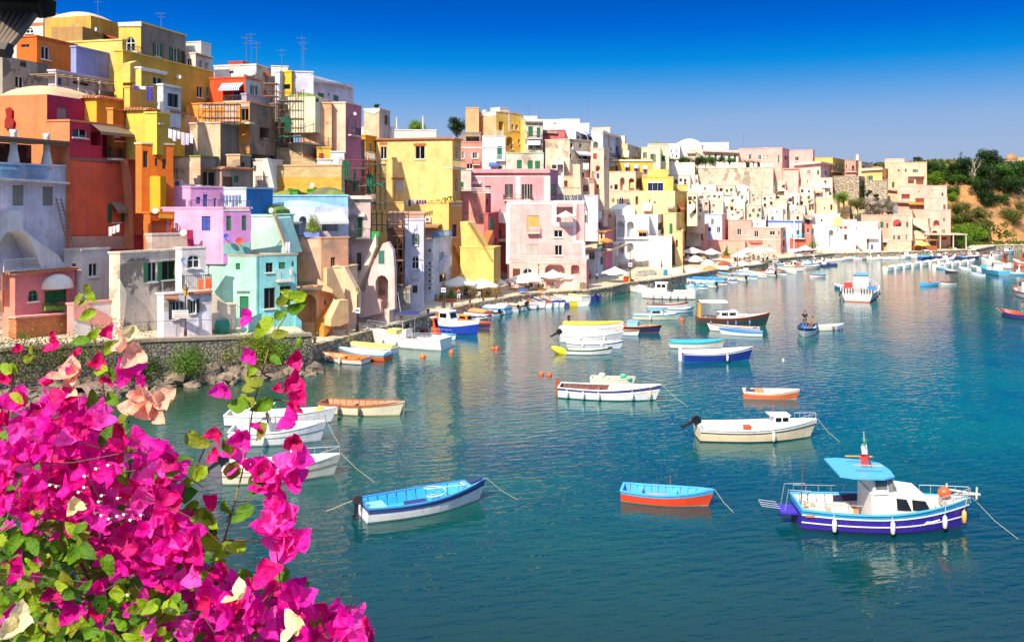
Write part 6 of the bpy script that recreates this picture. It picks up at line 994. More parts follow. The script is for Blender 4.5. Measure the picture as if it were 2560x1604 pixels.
boat('rowing_boat', 'P', (1362, 280), (1048, 266), 'white boat with thin red line behind the blue inside rowing boat', 'f8f4f0', None, 'e8dcc8', 'c04838', 'a04838', beam=1.6, ex=[('box', .1, 0, .4, .8, .35, '3c8cd0')])
boat('cabin_boat', 'P', (965, 238), (1395, 238), 'dark green wooden cruiser with white canopy and mahogany band', '2c4c4c', '7c3420', 'e8dcc8', '3c6c60', 'a05838', beam=2.6, fb=.95, deck=(.45, 'e8dcd0'), n=16, ex=[('arch', .02, .42, 2.6, 'fbf6ec'), ('cab', .3, .6, .72, .75, 'fbf8f4'), ('cab', .5, .75, .6, .3, 'fbf8f4'), ('fen', (.16, .4, .52, .72), '7884c0', -1), ('rail', .5, .99, .6), ('box', .03, .0, .2, .5, 1.5, 'f8b830', 1.0)])
boat('cabin_boat', 'P', (560, 194), (845, 196), 'white boat with turquoise rail, yellow line and small blue cabin', 'fbf8f4', '48bcd8', 'f4ead8', 'e8f0f0', '48b4d4', beam=2.1, ex=[('cab', .38, .68, .7, .6, 'e4ecf4', '58b8e0'), ('stripe', .6, 'f0d838'), ('fen', (.36,), 'f8f4ec', -1)])
boat('rowing_boat', 'P', (650, 122), (895, 124), 'white boat with dark red rail and thin canopy behind turquoise railed boat', 'fbf6f2', 'a83c38', 'f0e4d8', None, 'a83c38', ex=[('arch', .0, .35, 1.7, 'f4f0ea'), ('pole', .62, 0, 4.5, '7c3c34')])
boat('motorboat', 'P', (770, 152), (935, 150), 'white boat with dark blue stern beyond the turquoise railed cabin boat', 'fbf8f4', '48a8d0', 'f0e8dc', '2c3c78', beam=1.8)
boat('fishing_boat', 'P', (405, 262), (722, 278), 'dark navy and mahogany boat with pale blue deck box', '2c2c5c', '1c1c44', 'd8a878', 'a83828', 'c88c54', deck=(.5, 'd8a070'), ex=[('box', .5, 0, 1.1, 1.1, .9, '90c8e8'), ('heap', .72, 'e87030', 3)])
boat('rowing_boat', 'P', (400, 282), (590, 300), 'small white boat with brown rail beside the navy mahogany boat', 'e8f0f0', 'a87858', 'c89c78', '4cb0d0', 'a87050')
boat('rowing_boat', 'P', (120, 258), (480, 264), 'white boat with bright yellow cover and a raised navy engine', 'fbf6ec', None, 'f0e0c0', 'a85838', 'f8e050', cover='f8e03c', beam=1.7, ex=[('pole', .38, .2, 2.2, '9a9080', -.9), ('pole', .7, .1, 2.2, '9a9080', -.7), ('box', .1, .3, .3, .3, .9, '1c2450', .8)])
boat('motorboat', 'P', (100, 283), (480, 292), 'white open boat with cream seat between yellow cover and black outboard boats', 'fbf8f4', None, 'f4ecdc', 'f0e8e0', 'f8f4ec', beam=1.8, ex=[('seat', (.3, .55), 'e8dcc0'), ('pole', .3, 0, 2.0, '8a8a8c')])
boat('motorboat', 'P', (100, 335), (480, 330), 'white motorboat with tilted black outboard in the middle cluster', 'fbf8f6', None, 'f8f0e4', 'e8e4e4', 'fbf8f4', beam=1.9, deck=(.6, 'f8f4ee'), ex=[('ob', 60, 1.3), ('fen', (.3, .7), 'f8f4f0', -1)])
boat('rowing_boat', 'P', (145, 374), (480, 380), 'white rowing boat with bright blue line beneath its rail', 'fbf8f8', '3c84c8', 'f8f0e8', 'e4e8f0', 'f8f4f0', beam=1.7, ex=[('fen', (.3, .65), 'f4ece4', -1), ('seat', (.3, .6), 'f4ecdc')])
boat('rowing_boat', 'P', (140, 412), (415, 415), 'white rowing boat with dark green rail beside yellow float', 'fbf8f6', '3c6c50', 'f4ecdc', 'a04840', '5c8468', beam=1.6, ex=[('seat', (.3, .6), 'f0e8d8')])
m1 = boat('motorboat', 'P', (1672, 262), (1642, 312), 'white and blue motorboat under way with two men aboard', 'f0ece8', '30343c', '4890d0', None, '30343c', beam=1.9, fb=.62, ex=[('box', .45, .1, .6, .9, .4, '3c98dc')])
boat('motorboat', 'P', (1700, 265), (1880, 260), 'white motorboat with bare canopy frame behind the moving boat', 'fbf6ec', None, 'f4e8d8', 'f8f0e4', 'fbf6ec', ex=[('arch', .12, .55, 1.9, None), ('fen', (.55,), '585c90', -1), ('fen', (.75, .88), '6c70b0', -1)])
boat('rowing_boat', 'Q', (118, 772), (600, 800), 'cream rowing boat with brown wooden inside and dark tyre fenders', 'f4e8c8', 'f4e8c8', 'c89068', 'e8c46c', 'a8643c', beam=1.8, fb=.62, deck=(.8, 'd8a880'), ex=[('box', .16, 0, .6, .7, .28, 'b07850'), ('seat', (.38, .6), 'c08a60'), ('fen', (.3, .56), '5c5850', -1), ('stripe', .88, 'c07c50'), ('rope', (.5, -.7)), ('box', .5, 0, 2.2, .5, .2, 'dcb890')])
boat('motorboat', 'U', (1040, 512), (1515, 505), 'white boat with yellow bag just behind the two consoled motorboats', 'f8f4f4', None, 'f4ece0', '5c88b0', 'f8f4ee', beam=1.8, ex=[('heap', .84, 'f0b838', 4)])
boat('motorboat', 'U', (1060, 598), (1470, 588), 'white console motorboat with grey canopy behind bougainvillea spray', 'f4f2f0', None, 'f0ece4', 'e8e8e8', 'fbf8f4', beam=2.1, fb=.75, deck=(.6, 'fbf8f4'), ex=[('wind', .4, .8, 'f8f4f0'), ('arch', .22, .48, 2.0, 'e0dcd8'), ('rail', .6, .99, .35), ('stripe', .6, '7c98a8'), ('fen', (.4,), 'f0e8d8', -1), ('rope', (1.2, -1))])
boat('motorboat', 'U', (1030, 772), (1530, 745), 'cream white runabout with console and tilted outboard, nearest left motorboat', 'f4ecd4', None, 'f0e8d4', 'e8dcbc', 'fbf8ee', beam=2.1, fb=.7, deck=(.55, 'fbf6ea'), ex=[('ob', 55, 1.3), ('wind', .66, .9, 'fbf8f4'), ('rail', .6, .99, .35), ('stripe', .6, 'a89878'), ('rope', (2, -1.5))])
boat('rowing_boat', 'U', (560, 985), (760, 960), 'white boat mostly hidden behind the bougainvillea blossom', 'f8f6f0', None, 'f4ece0', 'f4f0e8', '2c9c98', beam=1.7)
# quay row
boat('rowing_boat', 'Q', (390, 475), (130, 450), 'white boat with orange inside and red bottom, front of the quay corner', 'fbf4ec', 'f4e8d8', 'f07828', 'd8401c', 'f08038', beam=1.9, ex=[('seat', (.3, .6), 'f08838'), ('fen', (.45, .85), 'f8ecc8', 1)])
boat('rowing_boat', 'Q', (532, 455), (235, 428), 'orange hulled boat with pale blue deck at the quay corner', 'f4681c', '58b8d8', 'f4f4f8', 'f05814', '58b4dc', cover='ecf0f8', beam=1.9)
boat('rowing_boat', 'Q', (575, 412), (285, 388), 'white boat covered in pale yellow tarpaulin at quay corner', 'f8f4ec', None, 'f0e8d8', 'e8e4e0', 'f4ecdc', cover='f4ec70', beam=1.9)
boat('cabin_boat', 'Q', (895, 385), (425, 345), 'large white cruiser with navy canopy and orange lifebuoy at the quay', 'fbf8f4', None, 'f8f0e4', 'f0ece8', 'fbf8f4', beam=2.8, fb=.95, deck=(.55, 'fbf8f4'), n=16, ex=[('arch', .3, .58, 3.1, '28306c'), ('wind', .52, .9, 'fbf4e4'), ('box', .68, 0, 1.2, 1.4, .5, 'f4e480', 1.0), ('rail', .55, .99, .7), ('rail', .0, .3, .6), ('fen', (.55, .75), 'f4f0ec', 1), ('pole', .5, .5, 5, 'e8e8e8', .8)])
boat('rowing_boat', 'Q', (730, 335), (915, 350), 'teal and green wooden boat behind the white cruiser', '48a898', 'e8f0f0', 'd88c50', '7c3c28', '58b8a8', ex=[('cab', .05, .35, .6, .9, 'e0582c', '28306c')])
boat('rowing_boat', 'Q', (815, 312), (950, 328), 'white boat with vivid blue bow and turquoise rail by the cruiser', 'f0f4f8', '48a0e0', 'f0e8dc', '2c5cc0', '58b0d8', ex=[('cab', .0, .3, .6, 1.6, 'e85c2c', 'f4ece4')])
boat('cabin_boat', 'Q', (850, 268), (1090, 292), 'white cabin boat with deep blue hull and orange doors at the quay', '1c44b8', 'fbf8f8', 'f4ece4', '1c3c98', 'fbf8f8', beam=2.4, fb=1.0, deck=(.4, 'fbf8f8'), ex=[('cab', .12, .45, .75, 1.2, 'f4f0f0', 'fbf8f8'), ('box', .04, 0, .5, 1.0, 1.6, 'e8602c')])
boat('fishing_boat', 'Q', (975, 225), (1165, 252), 'dark blue and red boat with orange cabin box and red bow post', '3c3058', 'd8502c', '58a8a0', 'c83c20', 'd86c3c', ex=[('cab', .1, .4, .7, .6, 'f08838', 'f0a050'), ('pole', .99, 0, 1.8, 'd83828')])
QR = [((600, 680), (252, 650), 'white boat with navy rail, left of the orange covered boat', 'f4f0f4', '3450a0', 'f4f0f0', '88a8c8'), ((612, 650), (318, 612), 'boat under a long orange cover', 'f0ece8', 'f07830', 'f0a060', 'f07830'), ((795, 620), (385, 585), 'long white boat with sky blue tarpaulin', 'f0f4f8', '48a8e8', 'e0e8f0', '2c6cc0'), ((800, 590), (450, 562), 'boat with white tarpaulin behind the sky blue tarpaulin', 'f4f4f4', 'e8ecf0', 'f8f8f8', '2c50a8'), ((950, 592), (565, 552), 'white boat with brown rail and grey engine', 'f8f4f0', 'a87050', 'f0e8dc', 'b0b0b8'), ((965, 570), (660, 535), 'white boat with grey canvas folded over its stern', 'f4f4f0', None, 'd8d8d4', 'f0f0f0'),
      ((1085, 570), (905, 500), 'white boat with dark red bottom and pale inside', 'f4f2f4', None, 'e0dcdc', '8c3c3c'), ((1215, 560), (1010, 492), 'white boat with royal blue top stripe', 'f0f2f8', '2c58c0', 'f4f0e8', 'd8dce8'), ((1335, 552), (1150, 498), 'royal blue boat with white bow stripe and red bottom', '2c50b0', 'f0f0f4', 'e8e0dc', 'a04838'), ((1425, 548), (1260, 498), 'boat with bright yellow stern', 'f8d820', 'f8e040', 'f0e0a0', 'f0c010'), ((1530, 532), (1020, 468), 'long white boat with yellow inner edge', 'f8f6f4', None, 'f4e090', 'e8e8f0'), ((1430, 468), (1190, 445), 'pale blue covered boat behind the long white boat', 'f4f4f4', '58b0d8', '90c8e0', 'e0e8f0'), ((1615, 505), (1440, 452), 'dark blue boat with small outboard at the row end', '2c3c90', '2c3c90', '3c58b0', '1c2c70')]
QR += [((700, 640), (480, 612), 'small grey outboard boat squeezed beside the sky blue tarpaulin', 'e4e4e8', '50545c', 'c8c8cc', None), ((1010, 578), (800, 528), 'white boat with turquoise inside and rope heap', 'f4f4f4', None, '50b8c8', 'a04838'), ((1150, 566), (960, 500), 'white boat with orange seats between red bottomed boats', 'f8f4f0', 'e07838', 'f0d8c0', None), ((1270, 556), (1085, 492), 'navy railed white boat before the yellow sterned boat', 'f4f4f8', '28407c', 'e8e0d0', None), ((1500, 545), (1330, 495), 'white boat with green cover near the row end', 'f8f8f4', None, '70b070', None), ((1585, 478), (1400, 440), 'turquoise boat tucked behind the dark blue boat', '50b0c8', 'f0f0f0', 'e8e0d0', None), ((560, 700), (300, 672), 'green and cream wooden boat left of navy railed boat', '58a888', 'f0e8d0', 'd8a870', 'a04030'), ((880, 600), (700, 560), 'white motorboat with folded grey top', 'f8f8f8', None, 'd0d0d4', None)]
for i, (a, b, lb, h, bd, inn, bo) in enumerate(QR): boat('moored_boat', 'V', a, b, lb+' in the quay row', h, bd, inn, bo, group='boats in the quay row', beam=2.2, cover=inn if i in (1, 2, 3) else None, ex=[('seat', (.3, .6), 'e0d0b8')]+([('ob', 20, .9)] if i in (4, 5, 12, 13, 20) else [])+([('heap', .45, random.choice(['d8a060', '4878b0', 'e8e0d8']), 4)] if i % 3 == 1 else [])+([('arch', .6, .9, 1.6, '2c60c8')] if i == 6 else [])+([('box', .35, 0, 1.0, 1.0, .8, '48a8d8')] if i == 11 else []))
boat('inflatable_boat', 'F', (645, 1420), (420, 1378), 'white inflatable speedboat with red trim at the short quay', 'fbf6f4', 'f4ecec', 'f0e8e4', None, 'fbf6f4', beam=2.3, ex=[('heap', .1, 'f4e8e8', 5), ('wind', .35, .7, 'f4ece8')])
boat('cabin_boat', 'F', (1060, 1470), (655, 1465), 'white fishing boat with small wheelhouse and white fenders off short quay', 'fbf6ee', None, 'f4ece4', 'a85848', 'fbf6ee', beam=2.6, fb=1.0, deck=(.7, 'fbf6f0'), n=14, ex=[('cab', .55, .82, .7, 1.2, 'fbf6f0'), ('fen', (.2, .35, .5, .65, .8), 'f4e8d8', 1), ('pole', .4, .2, 3.5, '8c4c3c'), ('box', .12, 0, 1.2, 1.4, .5, '6a5c54'), ('box', .45, 0, .5, .5, .9, '4c2c40')])
FR = [((1300, 1352), (890, 1338), 'white boat with scalloped fenders and sky blue inside', 'f8f6f4', '38a0e0', '2c90d8', 'e8ecf4'), ((1215, 1315), (1025, 1300), 'bright blue boat behind the scalloped white one', 'f0f4f8', '3498e0', '2c8cd8', 'f0f0f0'), ((1460, 1325), (1225, 1298), 'cream boat with brown rail and blue cover', 'f8f0dc', 'b08868', '48a8d8', 'f0e4cc'), ((1600, 1300), (1370, 1275), 'white motorboat with small windscreen', 'fbf6f2', None, 'f4ece8', 'f0ece8'), ((1440, 1290), (1285, 1262), 'white and pale blue boat half hidden', 'f8f6f4', '90c0e0', 'f0ece4', 'e8e8f0'), ((1885, 1255), (1605, 1228), 'long white boat with orange net on its stern', 'f8f4f0', 'd8c8b0', 'e8dccc', '8c5c48'), ((1940, 1230), (1760, 1215), 'boat with dark red rail and cream side', 'f4e0c8', '9c3c34', 'e0c8b0', 'e8d0b0')]
for i, (a, b, lb, h, bd, inn, bo) in enumerate(FR): boat('moored_boat', 'F', a, b, lb+' at the middle quay', h, bd, inn, bo, group='boats at the middle quay', ex=[('seat', (.3, .6), 'e0d0b8')]+([('fen', (.2, .32, .44, .56, .68), 'f8f8f8', 1)] if i == 0 else [])+([('heap', .08, 'e06838', 6), ('box', .55, 0, 1.2, 1.2, .8, '38b0e0')] if i == 5 else [])+([('wind', .6, .8, 'f4f0f0')] if i == 3 else []))
# far boats
random.seed(33)
for i in range(11):
    x, y = 1030+i*78, 1338-i*9; c = [('white', 'fbf6f2'), ('sky blue', '58b0e0'), ('cream', 'f4e4c4'), ('brown railed', '9c5c3c'), ('navy banded', '344a88')][i % 5]
    while qdist(*gnd('F', x, y).xy) > -5.5: y += 3
    boat('moored_boat', 'F', (x+38, y+3), (x-36, y-6), '%s boat, %s in the second rank off the middle quay' % (c[0], 'first second third fourth fifth sixth seventh eighth ninth tenth eleventh'.split()[i]), 'fbf6f0', c[1], random.choice(['e8dccc', '58a8d8', 'c88858', 'f4ece4']), random.choice([None, 'a04838', '3c6ca8']), group='boats at the middle quay', n=7, cover=random.choice(['f4ece0', '58b0e0', None, None]), ex=([('cab', .4, .7, .65, 1.0, 'fbf6f2')] if i % 4 == 0 else [])+([('heap', .4, random.choice(['e07848', '3c88d0', 'f0e8e0']), 5)] if i % 3 == 1 else [])+([('ob', 20, 1)] if i % 3 == 2 else []))
GB = [((438, 1235), (332, 1240), 'small white boat with light blue tarpaulin alone in the far water', 'fbf6f4', 'd04838', '48b8e8', 1), ((620, 1335), (525, 1318), 'blue dinghy tied beside the striped trawler', '3c88d0', 'e8f0f8', 'f0e8e0', 0), ((1325, 1300), (1200, 1305), 'sky blue fishing boat piled with orange gear, seen from its stern', '58b8f0', '68c0f0', 'c86038', 0), ((1472, 1296), (1365, 1300), 'small grey white boat with yellow buoy inside', 'e8e4e0', '706860', '584c44', 0), ((1700, 1232), (1585, 1222), 'small white tender with red fuel can', 'fbf8f4', '90c8e8', 'f0ece8', 0), ((1860, 1228), (1685, 1195), 'big turquoise blue fishing boat with red bottom', '48b0e0', '58c0e8', 'e8e0d8', 2), ((2016, 1222), (1868, 1220), 'second turquoise fishing boat with green net at right', '50b4e0', 'f0f4f4', '58a868', 2), ((1480, 1205), (1395, 1195), 'small dark canopied boat with yellow float', '5c3c4c', 'e8e0dc', 'f8f0e8', 0), ((1395, 1178), (1325, 1170), 'little blue boat left of the dark canopied boat', '78c0e8', 'e8f0f4', 'f0f0f0', 0), ((1590, 1185), (1500, 1178), 'white motorboat between the rafts and turquoise boats', 'fbf8f8', None, 'f0ece8', 0), ((1665, 1180), (1600, 1165), 'white bow on motorboat beside the turquoise fishing boat', 'f8f4f4', 'c8d8e8', 'f0ece8', 0)]
for a, b, lb, h, bd, inn, f_ in GB: boat('moored_boat', 'G', a, b, lb, h, bd, inn, 'd84c30' if f_ == 2 else None, group='far harbour boats', cover='48b8e8' if f_ == 1 else None, ex=([('cab', .25, .45, .6, 1.4, 'f4f0e8')] if f_ == 2 else [])+([('heap', .4, 'e07040', 7), ('pole', .5, 0, 3)] if 'piled' in lb else []), n=8)
tw = boat('trawler', 'G', (702, 1432), (755, 1325), 'white and grey trawler with red waterline and striped stern panels', 'e8e4e0', 'f0ecec', 'd8c8b8', 'e05030', 'f4f0ec', beam=4.7, fb=1.15, n=12, deck=(.02, 'c0b4a4'), group='far harbour boats', ex=[('cab', .5, .7, .5, 1.7, 'c8e0ec', '58b8e0'), ('pole', .4, 0, 7.5, 'c84c38'), ('pole', .42, 1.0, 6, 'd83828', -1), ('pole', .3, -1.5, 5, '8a5c48'), ('heap', .3, '3c8cd8', 7), ('heap', .2, 'd84838', 5), ('heap', .55, 'f0ece4', 5), ('heap', .12, '58a8e0', 6), ('heap', .22, 'f0ece4', 6), ('box', .3, -1.6, 1.5, 1, 1.3, '3c8cd0'), ('box', .34, 1.5, 1.5, 1, 1.6, 'd84030'), ('box', .15, 1.2, 1.2, 1, 1.0, 'f0e8e0'), ('arch', .05, .3, 4.2, None), ('fen', (.2, .4), '2c3450', 0)])
for j in range(12):
    if j in (5, 6): continue
    m_ = MB(); y = -1.9+3.8*j/11; m_.box(-.05, -.01, y-.07, y+.07, 1.0, 1.75); m_.build('stern_stripe', flat('3c3c4c'), tw[0])
for i, (x, y, w_, c, lb) in enumerate([(1850, 1170, 150, 'a85c30', 'brown cabin fishing boat with black gantry at right edge'), (2000, 1160, 130, 'c85c38', 'red orange cabined boat behind the turquoise boats'), (1750, 1150, 130, 'f4ece8', 'white wheelhouse boat left of the black gantry')]):
    boat('fishing_boat', 'G', (x+w_/2, y), (x-w_/2, y-10), lb, 'e8e4e0' if i != 1 else 'e87050', 'f4f0ec', 'd8c8b0', c, group='far harbour boats', fb=1.0, n=8, ex=[('cab', .3, .6, .65, 1.9, c if i < 2 else 'f4f0ec'), ('pole', .5, 0, 6, '2c2828')]+([('pole', .2, .8, 5.5, '2c2828', 1.0), ('pole', .4, -.8, 5.5, '2c2828', -.2)] if i == 0 else []))
boat('fishing_boat', 'G', (2100, 1415), (1948, 1370), 'white boat with orange gear cut by the right picture edge', 'f0ece4', 'c8684c', 'b8745c', '8c4030', group='far harbour boats', fb=.8, ex=[('heap', .5, 'e87848', 8), ('cab', .4, .7, .6, 1.6, 'f0e8e0', 'c88860')])
rb = boat('rowing_boat', 'X', (2440, 525), (2268, 500), 'purple hulled rowing boat with red orange inside near the right edge', '3c3c84', '3c3c84', 'e85030', '3c2c58', 'f06038', group='far harbour boats', beam=1.9, fb=.62, ex=[('pole', .75, .5, 1.0, 'f0b038', 1.2), ('seat', (.3, .6), 'e85830')])
# white inflatables rafted together
for k, (x0_, y0_, x1_, y1_, n_) in enumerate(((950, 1190, 1430, 1120, 8), (1340, 1170, 1590, 1138, 5))):
    for j in range(n_):
        t_ = j/(n_-1); x = x0_+(x1_-x0_)*t_; y = y0_+(y1_-y0_)*t_
        boat('inflatable_boat', 'G', (x-28, y), (x+34, y-8), 'white inflatable boat, %s from the left in the %s raft' % (ordn[j], 'longer' if k == 0 else 'shorter'), 'fbf6f0', 'fbf4ec', 'e8dcd0', None, 'fbf8f4', group='rafted white inflatables', fb=.7, n=7, ex=[('box', .1, 0, .5, .5, .8, 'f4f4f4' if j % 3 else 'f8d838')])
random.seed(21); pal = [('white', 'fbf6f2'), ('pale blue', '90c0e0'), ('cream', 'f8ecd0'), ('bright white', 'fbfaf8'), ('red railed', 'c85040'), ('navy', '3c4878')]
k = 0; rows = [('far quay row in front of the white houses', [(60+i*62, 1105-(i % 3)*12+(i > 6)*-6) for i in range(9)]), ('distant row under sandy terrace', [(640+i*58, 1078-(i % 2)*12) for i in range(11)]), ('row beneath the cliff', [(1290+i*60, 1068-(i % 3)*13) for i in range(11)]), ('second row below the cliff', [(1240+i*75, 1098-(i % 2)*8) for i in range(6)]), ('outer rank by the coral house', [(110+i*66, 1148+(i % 2)*8) for i in range(7)]), ('near rank by the tall mast', [(-30+i*75, 1162+(i % 2)*10) for i in range(6)])]
for nm, pts_ in rows:
    for i, (x, y) in enumerate(pts_):
        c = pal[(k*5+i) % 6]; w_ = random.uniform(30, 46)*(1.4 if 'near rank' in nm else 1); fl_ = random.choice((-1, 1)); kk = (k+i) % 5; k += 1
        while qdist(*gnd('G', x, y).xy) > -2.2: y += 3
        boat('moored_boat', 'G', (x-fl_*w_, y), (x+fl_*w_, y-random.uniform(-3, 8)), '%s boat, %s in the %s' % (c[0], ordn[i], nm), 'fbf6f0' if c[0] != 'navy' else c[1], c[1], random.choice(['e8dccc', '58a8d8', 'c88858', 'f4ece4']), random.choice([None, 'a04838', '3c6ca8']), group='far harbour boats', n=7, cover=random.choice(['f4ece0', '58b0e0', None, None, None]), ex=([('cab', .35, .65, .65, 1.1, 'fbf6f2')] if kk == 0 else [])+([('arch', .2, .6, 1.9, 'f4f0ec')] if kk == 1 else [])+([('wind', .5, .8, 'f8f4f0')] if kk == 2 else [])+([('heap', .4, random.choice(['e07848', '3c88d0', 'f0e8e0']), 5)] if kk == 3 else []))
mg = gnd('F', 1840, 1160, 0); mt = thing('sailing_boat', mg, 'slender white mast boat rising before the pale blue house', 'boat', 'far harbour boats'); MB().tube([(0, 0, 0), (.3, 0, 19)], .12, 6, .05).build('mast', flat('f0f0f0'), mt); MB().tube([(0, 0, 1.4), (5, 1, 1.8)], .18, 6).build('boom', flat('5c4c8c'), mt); m_ = MB(); m_.prism([(-3, -.9, .1), (4.5, -.9, .1), (6, 0, .1), (4.5, .9, .1), (-3, .9, .1)], (0, 0, .9)); m_.build('hull', hullm('fbf6f4'), mt)
m_ = MB(); m_.tube([(.2, 0, 14), (-4, -1, 1)], .02, 4); m_.tube([(.2, 0, 18), (6, 0, 1)], .02, 4); m_.build('rigging', flat('a0a0a0'), mt)
# buoys
for i, (reg, x, y, r_, c, lb) in enumerate([('Q', 1190, 385, .24, 'f06020', 'left orange buoy of the touching pair off the quay'), ('Q', 1214, 385, .28, 'f06020', 'right orange buoy of the touching pair off the quay'), ('Q', 748, 435, .33, 'f08030', 'orange buoy near the white cruiser stern'), ('Q', 928, 408, .3, 'f06828', 'orange buoy beside stern rope of the cruiser'), ('Q', 1497, 546, .26, 'f06428', 'orange buoy, left of the two in open water'), ('Q', 1545, 551, .26, 'f06428', 'orange buoy, right of the two in open water'), ('P', 1507, 458, .14, 'f0f0f0', 'tiny white float right of navy boat'), ('P', 868, 205, .35, 'f06020', 'orange cone buoy at the bow of the turquoise railed boat')]):
    g = gnd(reg, x, y, 0); m_ = MB(); r_ *= .82; m_.ball((g.x, g.y, .05), r_, 10, m=8); m_.lathe((g.x, g.y, r_*.9), [(r_*.35, 0), (r_*.25, r_*.4), (r_*.05, r_*.45)], 8); tag(m_.build('buoy', flat(c, .4), org=g, smooth=True), lb, 'buoy', 'buoys in the harbour')
g = gnd('P', 115, 412, 0); m_ = MB(); m_.lathe((0, 0, 0), [(.02, -1.0), (.2, -.8), (.36, -.2), (.36, .3), (.22, .85), (.03, 1.1)], 10); yo = m_.build('float', flat('f8d820', .35), smooth=True); yo.location = g+Vector((0, 0, .15)); yo.rotation_euler = (0, R(-65), 0); tag(yo, 'large yellow torpedo shaped float beside green railed boat', 'float')
# covered heaps of nets on the quay
random.seed(2)
for i, (x, y, w_, c, lb) in enumerate([(640, 1290, 95, 'a8a498', 'grey tarpaulin heap with tables under it, left of quay'), (720, 1280, 90, '9c9890', 'dark grey tarpaulin heap beside the first'), (810, 1265, 90, 'dccdb0', 'sand coloured tarpaulin heap'), (900, 1275, 110, 'f4f0ec', 'crumpled white tarpaulin heap'), (1050, 1262, 130, 'f0d8cc', 'pinkish tarpaulin heap beside blue barrel'), (1180, 1245, 100, 'd8985c', 'orange net heap on the middle quay'), (1160, 1200, 110, 'f4f0ec', 'long white tarpaulin heap'), (1290, 1205, 100, 'b05838', 'rust red net heap'), (1340, 1215, 40, '3c78c8', 'small blue tarpaulin bundle'), (1290, 1240, 80, 'f8f4f0', 'white tarpaulin bundle nearest the water'), (1430, 1210, 110, 'f4ece8', 'white boat cover heap right of the small lamp'), (1540, 1200, 90, 'e8e0d8', 'grey white cover heap before the marquee'), (1520, 1185, 50, 'c87040', 'small orange net heap near marquee')]):
    g = gnd('F', x, y, 1.21); w2 = w_/3.15/F0*g.y/2; m_ = MB(); n_ = 14; ph = random.uniform(0, 6)
    for a in range(7):
        for b in range(n_): t_ = a/6; an = 2*math.pi*b/n_; rr = w2*(1-.9*t_**2.2)*(1+.12*math.sin(3*an+ph)); m_.v.append((rr*math.cos(an), rr*.6*math.sin(an), w2*.62*(t_**.7)*(1+.15*math.sin(5*an+ph))))
    for a in range(6):
        for b in range(n_): m_.f.append((a*n_+b, a*n_+(b+1) % n_, (a+1)*n_+(b+1) % n_, (a+1)*n_+b))
    m_.f.append(tuple(6*n_+b for b in range(n_))); o_ = m_.build('covered_heap', flat(c, .95, v=.35, sc=1.5)); o_.location = g; tag(o_, lb+(' on the quay' if 'quay' not in lb else ''), 'heap', 'covered gear on the quay')
for reg, x, y, c, lb in (('F', 830, 1285, '2c88c0', 'blue barrel among tarpaulins on the left'), ('F', 1067, 1262, '2c50b0', 'dark blue crate beside pinkish tarpaulin'), ('V', 1900, 325, 'e83828', 'red can beside yellow bag at the quay end'), ('V', 1925, 322, 'f8e020', 'yellow bag beside the red can at the quay end'), ('V', 880, 358, 'e07838', 'orange brown box under the parasols'), ('V', 1355, 300, 'd05838', 'red menu board under right parasol'), ('D', 1555, 1015, 'ece8e4', 'white cabinet on the quay beside slatted gate')):
    g = gnd(reg, x, y, 1.21); m_ = MB(); s_ = .32 if reg != 'D' else .42; h_ = .9 if reg != 'D' else 1.3; m_.lathe((0, 0, 0), [(s_*.9, 0), (s_, .05), (s_, h_*.9), (s_*.7, h_)], 4 if 'cabinet' in lb or 'box' in lb or 'board' in lb or 'crate' in lb else 10); o_ = m_.build('container', flat(c)); o_.location = g; o_.rotation_euler = (0, 0, .6); tag(o_, lb, lb.split()[1] if lb.split()[1] in ('barrel', 'can', 'bag', 'cabinet') else 'box')
for i in range(9):
    a = QL[1+i//3 if i < 9 else 3]; b = QL[2+i//3]; t_ = (i % 3+.5)/3; n_ = nrm2(a, b); m_ = MB(); m_.lathe((0, 0, 0), [(.16, 0), (.12, .1), (.12, .32), (.2, .4), (.16, .5)], 8); o_ = m_.build('bollard', flat('5c4434')); o_.location = (a[0]+(b[0]-a[0])*t_-n_.x*.35, a[1]+(b[1]-a[1])*t_-n_.y*.35, 1.34); tag(o_, 'short iron mooring bollard on the quay edge', 'bollard', 'bollards on the quay edge')
# ---------------------------------------------------------------- cliff, trees
def cliffm():
    def f(m, t, p):
        g = pos(t); n1 = noise(t, .10, 7, g, .68); a = mixc(t, rng(t, n1, .4, .62), lin('e0a060', .62), lin('c89868', .5))
        st = noise(t, .5, 6, pos(t, (.25, .25, 1.6)), .7); a = mixc(t, rng(t, st, .5, .7, 0, .7), a, lin('7a5434', .4)); a = mixc(t, rng(t, noise(t, .3, 7, g, .7), .56, .64, 0, .8), a, lin('6a6a38', .4))
        t.links.new(a, p.inputs[0]); p.inputs['Roughness'].default_value = .95; bump(t, p, st, .9, .6)
    return mat('cliff', f)
import mathutils
def cl_z(x, y):
    b = mathutils.noise.noise(Vector((x*.05, y*.05, 0)))*5+mathutils.noise.noise(Vector((x*.15, y*.15, 3)))*2.2
    d = qdist(x, y)-7+b*.9; u = max(0, min(1, d/24)); h_ = 21.5+max(0, x-130)*.03
    return .8+h_*(u**1.25*(1.9-.9*u)/1.0)+b*.35*min(1, u*3)
mb = MB(); nx, ny = 110, 60; X0, X1, Y0, Y1 = 100, 330, 196, 330
for j in range(ny+1):
    for i in range(nx+1):
        x = X0+(X1-X0)*i/nx; y = Y0+(Y1-Y0)*j/ny; mb.v.append((x, y, cl_z(x, y) if qdist(x, y) > 2.5 else -1.5))
for j in range(ny):
    for i in range(nx): a = j*(nx+1)+i; mb.f.append((a, a+1, a+nx+2, a+nx+1))
struct(mb.build('cliff', cliffm(), smooth=True))
